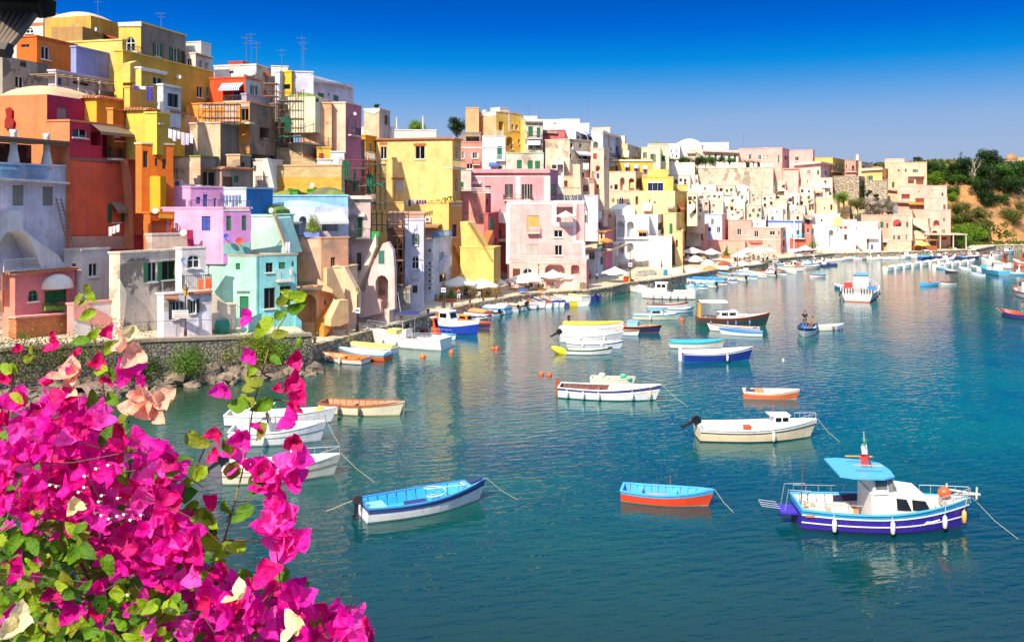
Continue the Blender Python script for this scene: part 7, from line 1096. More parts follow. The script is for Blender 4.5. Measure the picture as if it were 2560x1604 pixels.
# three crown kinds shared by the trees
def crownmesh(seed, hexes, leaf=.09, n=3400, flatten=.8):
    random.seed(seed); ms = []; lobes = []
    for i in range(11): a = random.uniform(0, 6.3); q = random.uniform(.1, .75); lobes.append((Vector((math.cos(a)*q, math.sin(a)*q, random.uniform(-.35, .6)*flatten)), random.uniform(.28, .5)))
    for hi, hx in enumerate(hexes):
        m_ = MB(); L_ = lobes[hi::len(hexes)]
        for i in range(n//len(hexes)):
            lc, lr = random.choice(L_); d_ = Vector((random.gauss(0, 1), random.gauss(0, 1), random.gauss(0, 1))).normalized(); v = lc+d_*lr*random.uniform(.6, 1.1); l_ = leaf*random.uniform(.6, 1.3)
            u = Vector((random.gauss(0, 1), random.gauss(0, 1), random.gauss(0, .6))).normalized()*l_; w = u.cross(d_).normalized()*l_*.6; m_.quad(v-u*.5, v+w*.5, v+u*.6, v-w*.5)
        ms.append(m_.build('crown', leafm(hx)))
    return ms
kinds = {'dark': crownmesh(1, ['2c4a18', '1f3a14', '3c5a1c']), 'mid': crownmesh(2, ['4a7424', '35581c']), 'lime': crownmesh(3, ['7a9c20', '5a8420']), 'olive': crownmesh(4, ['6a7830', '54602a', '8a7c3c'], flatten=.6)}
used = set()
def tree(kind, reg, x, y, w, Y, label, h=None, group='trees on the cliff'):
    if reg == 'G' and x > 1270:
        for yy_ in range(208, 330):
            c = at(reg, x, y, yy_); r_ = w/REG[reg][2]/F0*yy_/2*1.5
            if cl_z(c.x, c.y) >= c.z-r_*.75: Y = yy_; break
    c = at(reg, x, y, Y); r_ = w/REG[reg][2]/F0*Y/2*(1.5 if x > 1270 else 1.3); gz = cl_z(c.x, c.y) if c.x > 95 else c.z-r_*1.4; gz = min(gz, c.z-r_*.3)
    r = thing('tree' if kind != 'olive' else 'bush', (c.x, c.y, gz), label, 'tree' if kind != 'olive' else 'bush', group)
    for o in kinds[kind]:
        if o.name in used: q = o.copy(); S.collection.objects.link(q)
        else: q = o; used.add(o.name)
        q.parent = r; q.location = (0, 0, c.z-gz); q.scale = (r_, r_, r_*.95); q.rotation_euler = (0, 0, (x*7.3+y) % 6.28)
    m_ = MB(); hh = c.z-gz; m_.tube([(0, 0, -.6), (.1*r_, 0, hh*.5), (0, 0, hh)], max(.1, r_*.09), 6, r_*.04)
    for k in range(5): a = k*1.3; m_.tube([(0, 0, hh*.6), (math.cos(a)*r_*.3, math.sin(a)*r_*.3, hh), (math.cos(a)*r_*.6, math.sin(a)*r_*.6, hh+r_*.25)], r_*.04, 5, r_*.012)
    m_.build('trunk', flat('5c4834'), r)
TL = [('dark', 1320, 395, 130, 238, 'dark bushy tree beside the tall peach house'), ('mid', 1400, 410, 140, 240, 'green tree second from the peach house'), ('lime', 1310, 470, 120, 232, 'bright green tree against the peach house wall'), ('mid', 1450, 470, 120, 236, 'green tree below the second cliff tree'), ('dark', 1500, 400, 110, 244, 'dark tree left of the slim cypress'), ('dark', 1600, 380, 170, 248, 'dark tree crown behind the bare white tree'), ('dark', 1725, 310, 150, 262, 'highest dark tree on the cliff skyline'), ('dark', 1800, 350, 130, 258, 'dark skyline tree left of the domed tower'), ('mid', 1840, 410, 170, 252, 'broad green tree under the domed tower'), ('dark', 1950, 420, 180, 250, 'dark tree at the right under the yellow chapel'), ('dark', 1720, 440, 160, 248, 'dark tree just right of the bare white tree'), ('dark', 1690, 540, 150, 240, 'dark tree mass halfway down the cliff'), ('dark', 1740, 620, 130, 236, 'dark tree lowest of the central mass'), ('dark', 1860, 520, 170, 244, 'dark tree over the orange cliff face'), ('dark', 1940, 520, 130, 244, 'dark tree near the right edge over orange cliff'), ('mid', 1830, 620, 100, 238, 'small green tree on orange cliff'),
      ('mid', 1440, 560, 90, 230, 'green tree at the corner of broad peach house'), ('lime', 1450, 610, 80, 228, 'yellow green shrub tree at the broad peach house corner'), ('olive', 1500, 700, 130, 228, 'olive scrub bush at upper left of the cliff foot'), ('olive', 1560, 760, 140, 227, 'olive scrub bush mid cliff'), ('olive', 1480, 790, 120, 225, 'olive scrub bush beside the lowest peach house'), ('olive', 1650, 740, 120, 229, 'dry olive bush under dark tree mass'), ('olive', 1700, 830, 130, 227, 'broad dry bush above the cove'), ('olive', 1930, 760, 150, 232, 'green brown bush on the orange cliff right'), ('olive', 1990, 690, 110, 235, 'scrub bush at the right edge of orange cliff'), ('olive', 1610, 850, 110, 226, 'scrub bush above the bright green trees'),
      ('lime', 1500, 890, 130, 224, 'bright green tree left of the cove'), ('lime', 1600, 900, 160, 223.5, 'large bright green tree by the cove'), ('mid', 1680, 930, 90, 223, 'small green tree at the water side'), ('lime', 1540, 960, 120, 222.5, 'low bright green tree at boat yard'), ('mid', 1570, 480, 110, 240, 'green tree left below the bare white tree'), ('dark', 1190, 320, 70, 262, 'dark flat topped tree behind the tall peach house')]
for a in TL: tree(*([a[0], 'G']+list(a[1:])))
tree('dark', 'E', 450, 285, 125, 185, 'large dark tree left of tall yellow house on the skyline', group='trees behind the village'); tree('dark', 'E', 440, 335, 125, 186, 'lower dark tree crown left of the tall yellow house', group='trees behind the village')
tree('lime', 'E', 120, 320, 140, 150, 'green leafy tree above white terrace wall', group='trees behind the village')
tree('dark', 'C', 1577, 525, 40, 140, 'tiny dark tree on the ridge above ochre grey house', group='trees behind the village')
for i, (x, w) in enumerate(((850, 90), (920, 80), (1000, 90), (1080, 90), (1140, 110), (1190, 90), (1260, 80), (1340, 70), (1480, 80), (1550, 60))): tree('mid' if i % 3 else 'dark', 'F', x, 385+(i % 2)*8+(30 if x > 1400 else 0), w, 213, 'green shrub behind battlement wall, %s from the left' % ordn[i], group='shrubs behind the battlement wall')
for i, (x, y, w) in enumerate(((745, 530, 45), (748, 565, 48), (738, 597, 38), (802, 570, 42), (780, 590, 36), (845, 600, 44), (860, 630, 38))): tree('dark', 'G', x, y, w, 212, 'round clipped green bush on the stone wall slope, %s from left' % ordn[i], group='clipped bushes on the slope')
kinds['pink'] = crownmesh(7, ['d8c8b8', '6a7048', 'e0ccc4'], flatten=.6)
for i, (x, y, w) in enumerate(((800, 640, 110), (870, 690, 120), (940, 690, 130), (980, 670, 90), (900, 650, 90), (840, 710, 110))): tree('pink', 'G', x, y, w, 207.5+(i % 2), 'pale flowering oleander bush above green wall, %s of the group' % ordn[i], group='oleanders on the slope')
tree('lime', 'G', 590, 615, 110, 208, 'yellow green bush between yellow house and stone wall', group='clipped bushes on the slope'); tree('olive', 'G', 700, 665, 110, 208, 'spiky olive green bush beside the oleanders', group='clipped bushes on the slope')
m_ = [MB(), MB(), MB()]; random.seed(8)
for i in range(5200):
    x, y = random.uniform(104, 200), random.uniform(205, 270); q = mathutils.noise.noise(Vector((x*.09, y*.09, 7)))+mathutils.noise.noise(Vector((x*.3, y*.3, 1)))*.4
    if q < -.14 or qdist(x, y) < 5: continue
    b_ = Vector((x, y, cl_z(x, y))); mm = m_[0 if q < .15 else (1 if q < .35 else 2)]
    for k in range(6): v = b_+Vector((random.gauss(0, .5), random.gauss(0, .5), random.uniform(0, 1.1))); d_ = Vector([random.uniform(-1, 1) for _ in range(3)])*.42; w = d_.cross(Vector((random.random(), 1, .3))).normalized()*.25; mm.quad(v-d_, v+w, v+d_, v-w)
for mm, hx in zip(m_, ('7a7834', '4c6a28', '34501c')): o = mm.build('scrub', leafm(hx)); tag(o, {'7a7834': 'dry yellowish scrub scattered over the orange cliff', '4c6a28': 'mid green scrub covering the cliff slope', '34501c': 'dark green thicket covering parts of the cliff'}[hx], 'scrub', kind='stuff')
# bare tree
c = [q for q in (at('G', 1610, 545, k) for k in range(208, 300)) if cl_z(q.x, q.y) >= q.z][0]; r = thing('bare_tree', c, 'leafless pale tree spreading white branches on the cliff', 'tree', 'trees on the cliff'); random.seed(3)
def br(m_, p, d_, l_, rr, n):
    q = p+d_*l_*.5+Vector((random.uniform(-.1, .1), 0, 0))*l_; e = p+d_*l_; m_.tube([p, q, e], rr, 5, rr*.55)
    if n:
        for k in range(3): br(m_, e if k else q, (d_+Vector((random.uniform(-.8, .8), random.uniform(-.5, .5), random.uniform(-.1, .5)))).normalized(), l_*.68, rr*.55, n-1)
m_ = MB(); br(m_, Vector((0, 0, -1)), Vector((.1, 0, 1)), 3.6, .3, 4); m_.build('branches', flat('c8bca4', .8), r)
c = [q for q in (at('G', 1520, 440, k) for k in range(208, 330)) if cl_z(q.x, q.y) >= q.z-.5][0]; r = thing('slim_tree', c, 'slim tall tree with sparse tip above the cliff', 'tree', 'trees on the cliff'); m_ = MB(); m_.tube([(0, 0, -4), (.2, 0, 6.4)], .1, 5, .05); m_.build('trunk', flat('b0a088'), r); m_ = MB()
for i in range(260): z_ = random.choice([5.8, 6.2, 3.5, 4.6])+random.gauss(0, .3); v = Vector((random.gauss(0, .28), random.gauss(0, .28), z_)); d_ = Vector([random.uniform(-.16, .16) for _ in range(3)]); m_.quad(v, v+d_, v+d_+Vector((0, .05, .16)))
m_.build('crown', leafm('4a6028'), r)
# domed tower and chapel
c = at('G', 1915, 252, 262); tw_ = thing('domed_tower', (c.x, c.y, c.z-7.4), 'small stone tower with brown dome on the cliff top', 'tower')
MB().lathe((0, 0, 0), [(6, 0), (6, 12.5), (6.6, 12.8), (6.6, 13.6), (5, 13.7)], 8).build('wall', plaster('ecd4b0'), tw_); MB().lathe((0, 0, 13.7), [(4.6, 0), (4.8, 1.4), (4.2, 3), (2.6, 4.4), (.8, 5.1), (.5, 6.2), (.05, 6.6)], 16).build('dome', plaster('a88848', 1), tw_, smooth=True); tw_.scale = (.36, .36, .36)
H('G', 1960, 2100, 2110, 298, 430, 262, 'f4cc70', 'yellow chapel wall at right of the domed tower', rc='e8c060')
H('G', 1250, 1400, 1412, 345, 400, 262, 'f0d8b0', 'pale distant wall house behind the first cliff trees')
# boat shed and shelter at the yard
sh_c = gnd('G', 1340, 1015, 1.2); sr = thing('boat_shed', sh_c, 'pale posted open boat shed below the lowest peach house', 'shed'); m_ = MB(); m_.box(-4, 6, -2, 4, 3.4, 3.65); m_.build('roof', plaster('dccdb4'), sr)
for x in (-3.8, -.5, 2.6, 5.6): m_ = MB(); m_.box(x, x+.22, -1.9, -1.68, 0, 3.4); m_.build('post', flat('d8ccb8'), sr)
m_ = MB(); m_.box(-3.6, 5.6, 2.5, 3.8, 0, 3.35); m_.build('back_wall', plaster('8c7460', 1), sr)
kg = gnd('G', 1215, 1025, 1.2); kr = thing('kiosk', kg, 'little wooden kiosk under the pale yellow parasol', 'kiosk'); m_ = MB(); m_.box(-3, 3, -1, 2, 0, 1.1); m_.build('counter', flat('a85c38'), kr); m_ = MB(); m_.box(-3.2, 3.2, -1.2, 2.2, 2.3, 2.5); m_.build('roof', flat('b87848'), kr)
for x in (-3, 0, 2.8): m_ = MB(); m_.box(x, x+.15, -1, -.85, 1.1, 2.3); m_.build('post', flat('7c4c30'), kr)
boat('motorboat', 'G', (1440, 1003), (1520, 998), 'white motorboat laid up ashore below the cliff', 'fbf6f0', 'e0dcd4', 'f0e8dc', group='far harbour boats', n=8, z=1.4, fb=1.3, ex=[('wind', .5, 1, 'f4f0f0')])
# ---------------------------------------------------------------- scaffolding
def scaff(reg, x0, x1, y0, y1, Y, nx, nz, label, col='7a5038', depth=1.2, net=None, dx=0):
    p, q = at(reg, x0, y1, Y), at(reg, x1, y0, Y+dx); r = thing('scaffolding', p, label, 'scaffolding', 'scaffolding on the village houses'); H_ = q.z-p.z; U = Vector((q.x-p.x, q.y-p.y, 0)); V_ = Vector((-U.y, U.x, 0)).normalized()*depth; m0 = flat(col, .6)
    random.seed(int(x0))
    for i in range(nx):
        for j in range(2):
            a = U*(i/(nx-1))+V_*j; MB().tube([a, a+Vector((0, 0, H_*random.uniform(.88, 1.04)))], .04, 4).build('pole', m0, r)
    for k in range(nz):
        z_ = H_*(k+.7)/nz
        for j in range(2): MB().tube([V_*j+Vector((0, 0, z_)), U+V_*j+Vector((0, 0, z_))], .035, 4).build('ledger', m0, r)
        if k % 2 == 0: m_ = MB(); b_ = V_*.96; m_.hexa([V_*.05+Vector((0, 0, z_+.04)), U+V_*.05+Vector((0, 0, z_+.04)), U+b_+Vector((0, 0, z_+.04)), b_+Vector((0, 0, z_+.04)), V_*.05+Vector((0, 0, z_+.1)), U+V_*.05+Vector((0, 0, z_+.1)), U+b_+Vector((0, 0, z_+.1)), b_+Vector((0, 0, z_+.1))]); m_.build('platform', flat('a88860' if not net else '5a7868'), r)
    for k in range(nz-1):
        i = k % (nx-1); MB().tube([U*(i/(nx-1))+Vector((0, 0, H_*(k+.7)/nz)), U*((i+1)/(nx-1))+Vector((0, 0, H_*(k+1.7)/nz))], .03, 4).build('brace', m0, r)
    for (u0, u1, z0, z1) in net or []: m_ = MB(); n_ = 8; 
    for (u0, u1, z0, z1) in net or []:
        m_ = MB(); n_ = 8
        for i in range(n_+1):
            for j in range(5): m_.v.append(tuple(U*(u0+(u1-u0)*i/n_)-V_*(.05+.07*math.sin(i*2.1+j))+Vector((0, 0, H_*(z0+(z1-z0)*j/4)))))
        for i in range(n_):
            for j in range(4): k = i*5+j; m_.f.append((k, k+1, k+6, k+5))
        m_.build('netting', flat('1f7050', .9), r)
scaff('C', 770, 985, 390, 810, 96, 6, 6, 'tall rusty scaffolding tower with green netting by the apricot block', net=[(.25, .6, .38, .46), (.4, .6, .22, .5), (.1, .9, .1, .13)])
scaff('C', 680, 790, 330, 480, 99, 3, 3, 'small upper scaffolding next to the narrow yellow house')
scaff('C', 180, 480, 490, 650, 89.5, 7, 3, 'low rusty pipe scaffolding on orange unfinished house ledge', '8c4c30')
scaff('C', 1290, 1500, 925, 1200, 96, 5, 4, 'rusty scaffolding with green tarpaulins left of big yellow house', '8c4038', net=[(.1, .35, .3, .9), (.5, .62, .05, .6)])
scaff('C', 1480, 1640, 960, 1340, 97, 5, 5, 'dark green scaffolding against the big yellow house', '3c4c44', net=[(.1, .5, .35, .75), (0, 1, .5, .55)])
scaff('D', 1350, 1640, 240, 420, 95, 8, 2, 'bamboo coloured scaffolding over the concrete roof storey', '6a4c34', dx=3)
scaff('D', 1510, 1600, 320, 900, 94.5, 3, 6, 'brown scaffolding before gutted reddish house', '5c4438')
# ---------------------------------------------------------------- laundry
def laundry(reg, pts, Y, label, cols, drop, group, dx=0, nm='washing'):
    (x0, y0), (x1, y1) = pts; p, q = at(reg, x0, y0, Y), at(reg, x1, y1, Y+dx); r = thing('clothes_line', p, label, 'laundry', 'laundry around the village'); MB().tube([(0, 0, 0), (q-p)*.5-Vector((0, 0, .08)), q-p], .015, 4).build('line', flat('c8c8c8'), r); n = len(cols)
    for i, c in enumerate(cols):
        a = (q-p)*((i+.08)/n); b = (q-p)*((i+.88)/n); dz = drop[i % len(drop)]/REG[reg][2]/F0*Y; m_ = MB(); side = Vector((q.y-p.y, p.x-q.x, 0)).normalized()
        for j in range(5):
            for k in range(4): m_.v.append(tuple(a.lerp(b, j/4)+Vector((0, 0, -.03-dz*k/3))+side*(.03+.05*math.sin(j*2.3+i)*k/3)))
        for j in range(4):
            for k in range(3): v = j*4+k; m_.f.append((v, v+1, v+5, v+4))
        o = m_.build('garment', flat(c, .95), org=(0, 0, 0)); o.location = p; tag(o, '%s garment, %s on the %s' % ({'f': 'pale', 'd': 'light', 'e': 'light'}.get(c[0], 'coloured'), ordn[i], nm), 'garment', group)
laundry('A', ((1325, 1012), (1525, 1060)), 75.5, 'sagging clothes line below the white shuttered orange house', ['f4f0fc', 'e8e0f8', 'e4e0f8', 'd8c8f0', 'e0d0f4', 'f0ecfc'], [70, 85, 60, 100, 90, 70], 'white and lilac laundry', nm='lilac washing line')
laundry('A', ((1045, 670), (1210, 685)), 78, 'short clothes line with purple towels high on the left', ['4a3c9c', 'f0e8e8', '4838a0'], [30, 25, 105], 'purple laundry', nm='purple towel line')
laundry('B', ((855, 528), (945, 505)), 71, 'little line under the red house window', ['f8f4f0', 'f4f0ec', 'fbf8f4'], [70, 60, 55], 'white laundry under red house window', nm='red house line')
laundry('B', ((1555, 935), (1672, 925)), 69.5, 'railing line before the arched bay window', ['f06838', 'e85828'], [85, 80], 'orange towels', nm='orange towel rail')
laundry('E', ((45, 878), (210, 880)), 114.3, 'laundry line on lower yellow terrace', ['f4f0f0', '3c3854', 'f0ecf0', 'd0c0d8', '3c3c90', '503c80', 'a03c60', '48408c'], [45, 50, 35, 32, 35, 30, 35, 30], 'dark laundry on yellow terrace', nm='yellow terrace line')
laundry('F', ((205, 868), (355, 862)), 146, 'balcony clothes line right of the pink building', ['d8a040', 'f4f0f0', 'e06040', 'f0d040', '5c3c70', '4c2c48', 'd83c70', 'f4c8d0'], [35, 25, 40, 45, 48, 50, 45, 40], 'bright laundry beside the pink building', nm='bright balcony line')
laundry('D', ((640, 715), (730, 700)), 77, 'balcony line on mint house', ['f0f0f4', 'f8f8fa', 'f0e8ec'], [75, 70, 40], 'white laundry on mint house', nm='mint balcony line')
laundry('D', ((672, 490), (712, 485)), 79.5, 'tiny line at the slanted mint wall', ['f0ecf8', 'e8e0f4'], [70, 95], 'white laundry at slanted mint wall', nm='slanted wall line')
laundry('E', ((1440, 590), (1490, 590)), 149, 'white laundry line on the cream and grey house', ['f8f4f4', 'fbf8f8', 'f4f0f0'], [50, 55, 52], 'white laundry on cream house', nm='cream house line')
# ---------------------------------------------------------------- dark pergola roof at the top left corner
c = at('A', 200, 60, 7); pg = thing('pergola_roof', c, 'dark wooden pergola roof end hanging into the top left corner', 'pergola'); po_ = c.copy()
A0 = lambda x, y, Y: at('A', x, y, Y)-po_
m_ = MB(); m_.tube([A0(-200, 20, 7), A0(345, 50, 7)], .10, 6); m_.tube([A0(300, -80, 7.4), A0(352, 60, 7)], .1, 5); m_.build('fascia', flat('2c241e', .7), pg)
m_ = MB(); m_.hexa([A0(-200, -200, 6), A0(330, -200, 6), A0(380, 5, 7), A0(-200, 5, 7), A0(-200, -220, 6.1), A0(330, -220, 6.1), A0(380, -10, 7.1), A0(-200, -10, 7.1)]); m_.build('roof', flat('2a221c'), pg)
for i in range(6): MB().tube([A0(30+i*52, 90, 7), A0(-30+i*42, 240, 6.7), A0(-120+i*34, 400, 6.4)], .028, 6, .026).build('slat', flat('7a6c5c', .8), pg)
m_ = MB(); m_.tube([A0(-60, 385, 6.4), A0(75, 400, 6.4)], .06, 6); m_.build('beam', flat('2c241e'), pg)
# ---------------------------------------------------------------- people
def person(loc, rz, label, shirt, pants, pose='stand', skin='b07850', s=1.0, hair='2a1c14', bare=False):
    r = thing('person', loc, label, 'person', None, rz)
    if pose == 'stand': J = dict(pel=(0, 0, .95), ch=(0, .02, 1.35), nk=(0, .01, 1.5), lh=(.1, 0, .92), lk=(.12, -.03, .5), lf=(.13, .03, .06), lt=(.14, -.12, .03), rh=(-.1, 0, .92), rk=(-.12, .03, .5), rf=(-.13, .06, .06), rt=(-.14, -.1, .03), ls=(.19, 0, 1.42), le=(.25, .03, 1.15), lw=(.24, -.08, .92), rs=(-.19, 0, 1.42), re=(-.26, .02, 1.15), rw=(-.24, -.06, .9))
    elif pose == 'arm': J = dict(pel=(0, 0, .95), ch=(0, .02, 1.35), nk=(0, .01, 1.5), lh=(.1, 0, .92), lk=(.13, -.05, .5), lf=(.15, .03, .06), lt=(.16, -.12, .03), rh=(-.1, 0, .92), rk=(-.14, .0, .5), rf=(-.18, .06, .06), rt=(-.19, -.1, .03), ls=(.19, 0, 1.42), le=(.3, -.1, 1.2), lw=(.22, -.3, 1.15), rs=(-.19, 0, 1.42), re=(-.32, -.02, 1.2), rw=(-.2, -.12, 1.0))
    else: J = dict(pel=(0, 0, .5), ch=(0, -.03, .92), nk=(0, -.05, 1.07), lh=(.1, -.03, .48), lk=(.14, -.45, .5), lf=(.14, -.42, .06), lt=(.14, -.58, .03), rh=(-.1, -.03, .48), rk=(-.14, -.44, .5), rf=(-.16, -.4, .06), rt=(-.16, -.56, .03), ls=(.19, -.04, .99), le=(.24, -.15, .75), lw=(.14, -.38, .66), rs=(-.19, -.04, .99), re=(-.25, -.12, .75), rw=(-.14, -.36, .62))
    nk = Vector(J['nk']); J['hd'] = tuple(nk+Vector((0, -.02, .14)))
    for s_ in 'lr':
        w = Vector(J[s_+'w']); e = Vector(J[s_+'e']); d_ = (w-e).normalized(); J[s_+'p'] = tuple(w+d_*.08)
    def skinned(nm, ch, rad, m, par, sub=1):
        ks = []
        for a, b in ch:
            for k in (a, b):
                if k not in ks: ks.append(k)
        me = bpy.data.meshes.new(nm); me.from_pydata([J[k] for k in ks], [(ks.index(a), ks.index(b)) for a, b in ch], []); me.materials.append(m); o = bpy.data.objects.new(nm, me); S.collection.objects.link(o); o.parent = par
        md = o.modifiers.new('skin', 'SKIN'); md.use_smooth_shade = True; sv = me.skin_vertices[0].data if me.skin_vertices else None
        if sv is None:
            bpy.context.view_layer.objects.active = o; sv = me.skin_vertices[0].data
        for i, k in enumerate(ks): sv[i].radius = rad.get(k, (.05, .05)); sv[i].use_root = (i == 0)
        o.modifiers.new('sub', 'SUBSURF').levels = sub; o.modifiers['sub'].render_levels = sub; return o
    rad = dict(pel=(.15, .11), ch=(.16, .11), nk=(.055, .055), hd=(.05, .06), lh=(.09, .09), lk=(.055, .06), lf=(.035, .045), lt=(.035, .03), ls=(.06, .06), le=(.04, .04), lw=(.028, .028), lp=(.035, .018))
    for k in list(rad):
        if k[0] == 'l': rad['r'+k[1:]] = rad[k]
    E_ = [('pel', 'ch'), ('ch', 'nk'), ('nk', 'hd')]+[x for s_ in 'lr' for x in (('pel', s_+'h'), (s_+'h', s_+'k'), (s_+'k', s_+'f'), (s_+'f', s_+'t'), ('ch', s_+'s'), (s_+'s', s_+'e'), (s_+'e', s_+'w'), (s_+'w', s_+'p'))]
    try:
        sk = flat(skin, .6); bd = skinned('body', E_, rad, sk, r)
        if not bare: skinned('shirt', [('pel', 'ch')]+[(a, b) for s_ in 'lr' for a, b in (('ch', s_+'s'), (s_+'s', s_+'e'))], {k: (v[0]+.018, v[1]+.018) for k, v in rad.items()}, flat(shirt, .9), r)
        skinned('trousers', [('pel', 'lh'), ('pel', 'rh'), ('lh', 'lk'), ('rh', 'rk')], {k: (v[0]+.016, v[1]+.016) for k, v in rad.items()}, flat(pants, .9), r)
    except Exception as ex_: print('person', ex_); bd = r
    h = Vector(J['hd'])+Vector((0, -.01, .08)); m_ = MB(); m_.lathe(tuple(h), [(.02, -.13), (.055, -.11), (.078, -.05), (.085, .02), (.075, .08), (.04, .115), (.01, .122)], 12, sy=1.15); m_.tube([h+Vector((0, -.09, .0)), h+Vector((0, -.12, -.03))], .015, 5); [m_.ball(tuple(h+Vector((x, 0, -.01))), .02, 6) for x in (-.088, .088)]; m_.sm = True; hd = m_.build('head', flat(skin, .6), r)
    m_ = MB(); [m_.ball(tuple(h+Vector((x, -.088, .01))), .011, 5) for x in (-.03, .03)]; m_.box(-.025, .025, h.y-.1, h.y-.09, h.z-.065, h.z-.058); m_.build('eyes', flat('201410'), hd)
    m_ = MB(); m_.lathe(tuple(h+Vector((0, .015, .02))), [(.088, -.04), (.092, .02), (.082, .08), (.045, .12), (.01, .128)], 12, sy=1.15); m_.sm = True; m_.build('hair', flat(hair, .8), hd)
    m_ = MB()
    for s_ in 'lr':
        p = Vector(J[s_+'p']); w = Vector(J[s_+'w']); d_ = (p-w).normalized(); sd_ = d_.cross(Vector((0, 1, .1))).normalized()
        for i in range(4): q = p+sd_*(i-1.5)*.018; m_.tube([q, q+d_*.035, q+d_*(.06-.008*abs(i-1))+Vector((0, -.015, 0))], .008, 4)
        m_.tube([w+d_*.03, w+d_*.05+Vector((0, -.04, 0)), w+d_*.08+Vector((0, -.05, 0))], .009, 4)
    m_.build('fingers', flat(skin, .6), r); r.scale = (s, s, s); return r
person(m1[0].matrix_basis @ Vector((m1[1]*.22, -.35, .35)), R(-30), 'man in black t-shirt standing at the stern of the moving boat', '1c1c20', '6a6458', 'arm')
person(m1[0].matrix_basis @ Vector((m1[1]*.5, .55, .4)), R(-60), 'shirtless man sitting at the side of the moving boat', 'c08060', '3c4c6c', 'sit', bare=True)
person(rb[0].matrix_basis @ Vector((.6, 0, .25)), R(40), 'shirtless man in turquoise shorts standing in the purple rowing boat', 'c08060', '28b0c0', 'arm', bare=True)
person(gnd('V', 328, 512, 1.22), R(200), 'man in grey shirt and white shorts walking by the planters', '6a6c84', 'ece8e4')
for i, (x, y, p_, sh__, pn_, lb) in enumerate([(385, 470, 'sit', '3c3c50', '28283c', 'diner in dark shirt sitting under the front left parasol'), (395, 450, 'sit', '4a4c60', '30304c', 'dark dressed diner behind the first diner'), (525, 465, 'sit', '303c70', '28305c', 'diner in navy at the middle table'), (612, 460, 'sit', '8c98b0', '4c5468', 'diner in pale blue beside the yellow wall'), (660, 440, 'sit', '283058', '1c1c30', 'dark blue dressed diner at the rightmost front table')]): person(gnd('V', x, y, 1.22), R(60+i*50), lb, sh__, pn_, p_)
for i, (reg, x, y, sh__, pn_, lb) in enumerate([('V', 1560, 330, 'c84840', '3c3c50', 'stroller in red top near the pink building corner'), ('V', 1630, 330, 'e8e4e0', '4c5c7c', 'stroller in white top by the short quay tables'), ('F', 800, 1250, '4878b0', '3c3c44', 'person in blue top among the tarpaulin heaps'), ('F', 1130, 1200, 'e8c050', '4c4c5c', 'person in yellow top right of café row'), ('F', 1380, 1200, 'd86050', '3c4460', 'person in coral top beside the small street lamp'), ('F', 1600, 1195, 'f0ece8', '50505c', 'person in white top in front of the marquee'), ('G', 120, 1060, '3c4c70', '303038', 'person in dark blue top left of the far palm'), ('D', 1690, 985, 'e8e0d8', '5c6c8c', 'person in cream top before the tall lilac white house')]): person(gnd(reg, x, y, 1.22), R(i*47), lb, sh__, pn_)
person(gnd('G', 1038, 1015, 1.21), R(150), 'tiny person in a red top before sandstone house base', 'd84838', '3c3c4c')
person(gnd('G', 700, 1040, 1.21), R(150), 'small person in dark clothes before long white house', '4c4858', '3c3c4c')
person(gnd('F', 1010, 1190, 1.21), R(20), 'waiter in white shirt at the café row', 'f4f0ec', '28282c')
person(r0[1].P(*r0[1].px('E', 395, 620, -.2)), R(0), 'x', 'fff', 'fff') if False else None
# ---------------------------------------------------------------- bougainvillea close to the camera
def bractm(h, h2, tr=.35):
    def f(m, t, p):
        a = mixc(t, rng(t, noise(t, 26, 4, pos(t)), .35, .65), lin(h, 1), lin(h2, 1)); t.links.new(a, p.inputs[0]); p.inputs['Roughness'].default_value = .5; p.inputs['Specular IOR Level'].default_value = .25
        w = noise(t, 120, 4, pos(t)); bump(t, p, w, .8, .006)
        tl = nn(t, 'ShaderNodeBsdfTranslucent'); t.links.new(a, tl.inputs[0]); ms = nn(t, 'ShaderNodeMixShader'); ms.inputs[0].default_value = tr
        t.links.new(p.outputs[0], ms.inputs[1]); t.links.new(tl.outputs[0], ms.inputs[2]); t.links.new(ms.outputs[0], t.nodes['Material Output'].inputs[0])
    return mat('bract_%s' % h, f)
PK = [bractm('fb10a4', 'e0089c', .42), bractm('ff30b8', 'f420a8', .45), bractm('ee0c84', 'a80458', .3), bractm('ff60cc', 'fb40b8', .48), bractm('f8187c', 'c00850', .3)]
PEACH = bractm('f8c8a8', 'f0b094'); CREAM = bractm('f4e8b8', 'e8d498')
LFG = [bractm('6a9418', '4c7410', .3), bractm('9cb420', '7c9a18', .35), bractm('4c7418', '34540c', .25), bractm('6c7c1c', '8c8c24', .3)]
def leafgeo(m_, c, ax, nrm, L_, W_, curl, fold, seed, ns=8, nw=4, tip=1.0):
    ax = ax.normalized(); nrm = (nrm-ax*nrm.dot(ax)).normalized(); sd_ = ax.cross(nrm); o = len(m_.v); rs = random.Random(seed); ph = rs.uniform(0, 6)
    for i in range(ns+1):
        t_ = i/ns; w = W_*.5*(math.sin(math.pi*min(1, t_**.68))**.62)*(1-.25*t_**3) if 0 < i < ns else 0.004*W_
        for j in range(-nw//2, nw//2+1):
            q = j/(nw/2); wav = math.sin(t_*7+ph+q*2)*.09*W_*abs(q)+math.sin(t_*13+ph*2+q*4)*.025*W_
            m_.v.append(tuple(c+ax*(L_*(t_-.10*(1-abs(q))*0)*1.0)+sd_*w*q+nrm*(curl*L_*t_*t_+fold*w*abs(q)+wav)))
    n1 = nw+1
    for i in range(ns):
        for j in range(nw): k = o+i*n1+j; m_.f.append((k, k+1, k+n1+1, k+n1))
def rv(r): return Vector((r.uniform(-1, 1), r.uniform(-1, 1), r.uniform(-1, 1)))
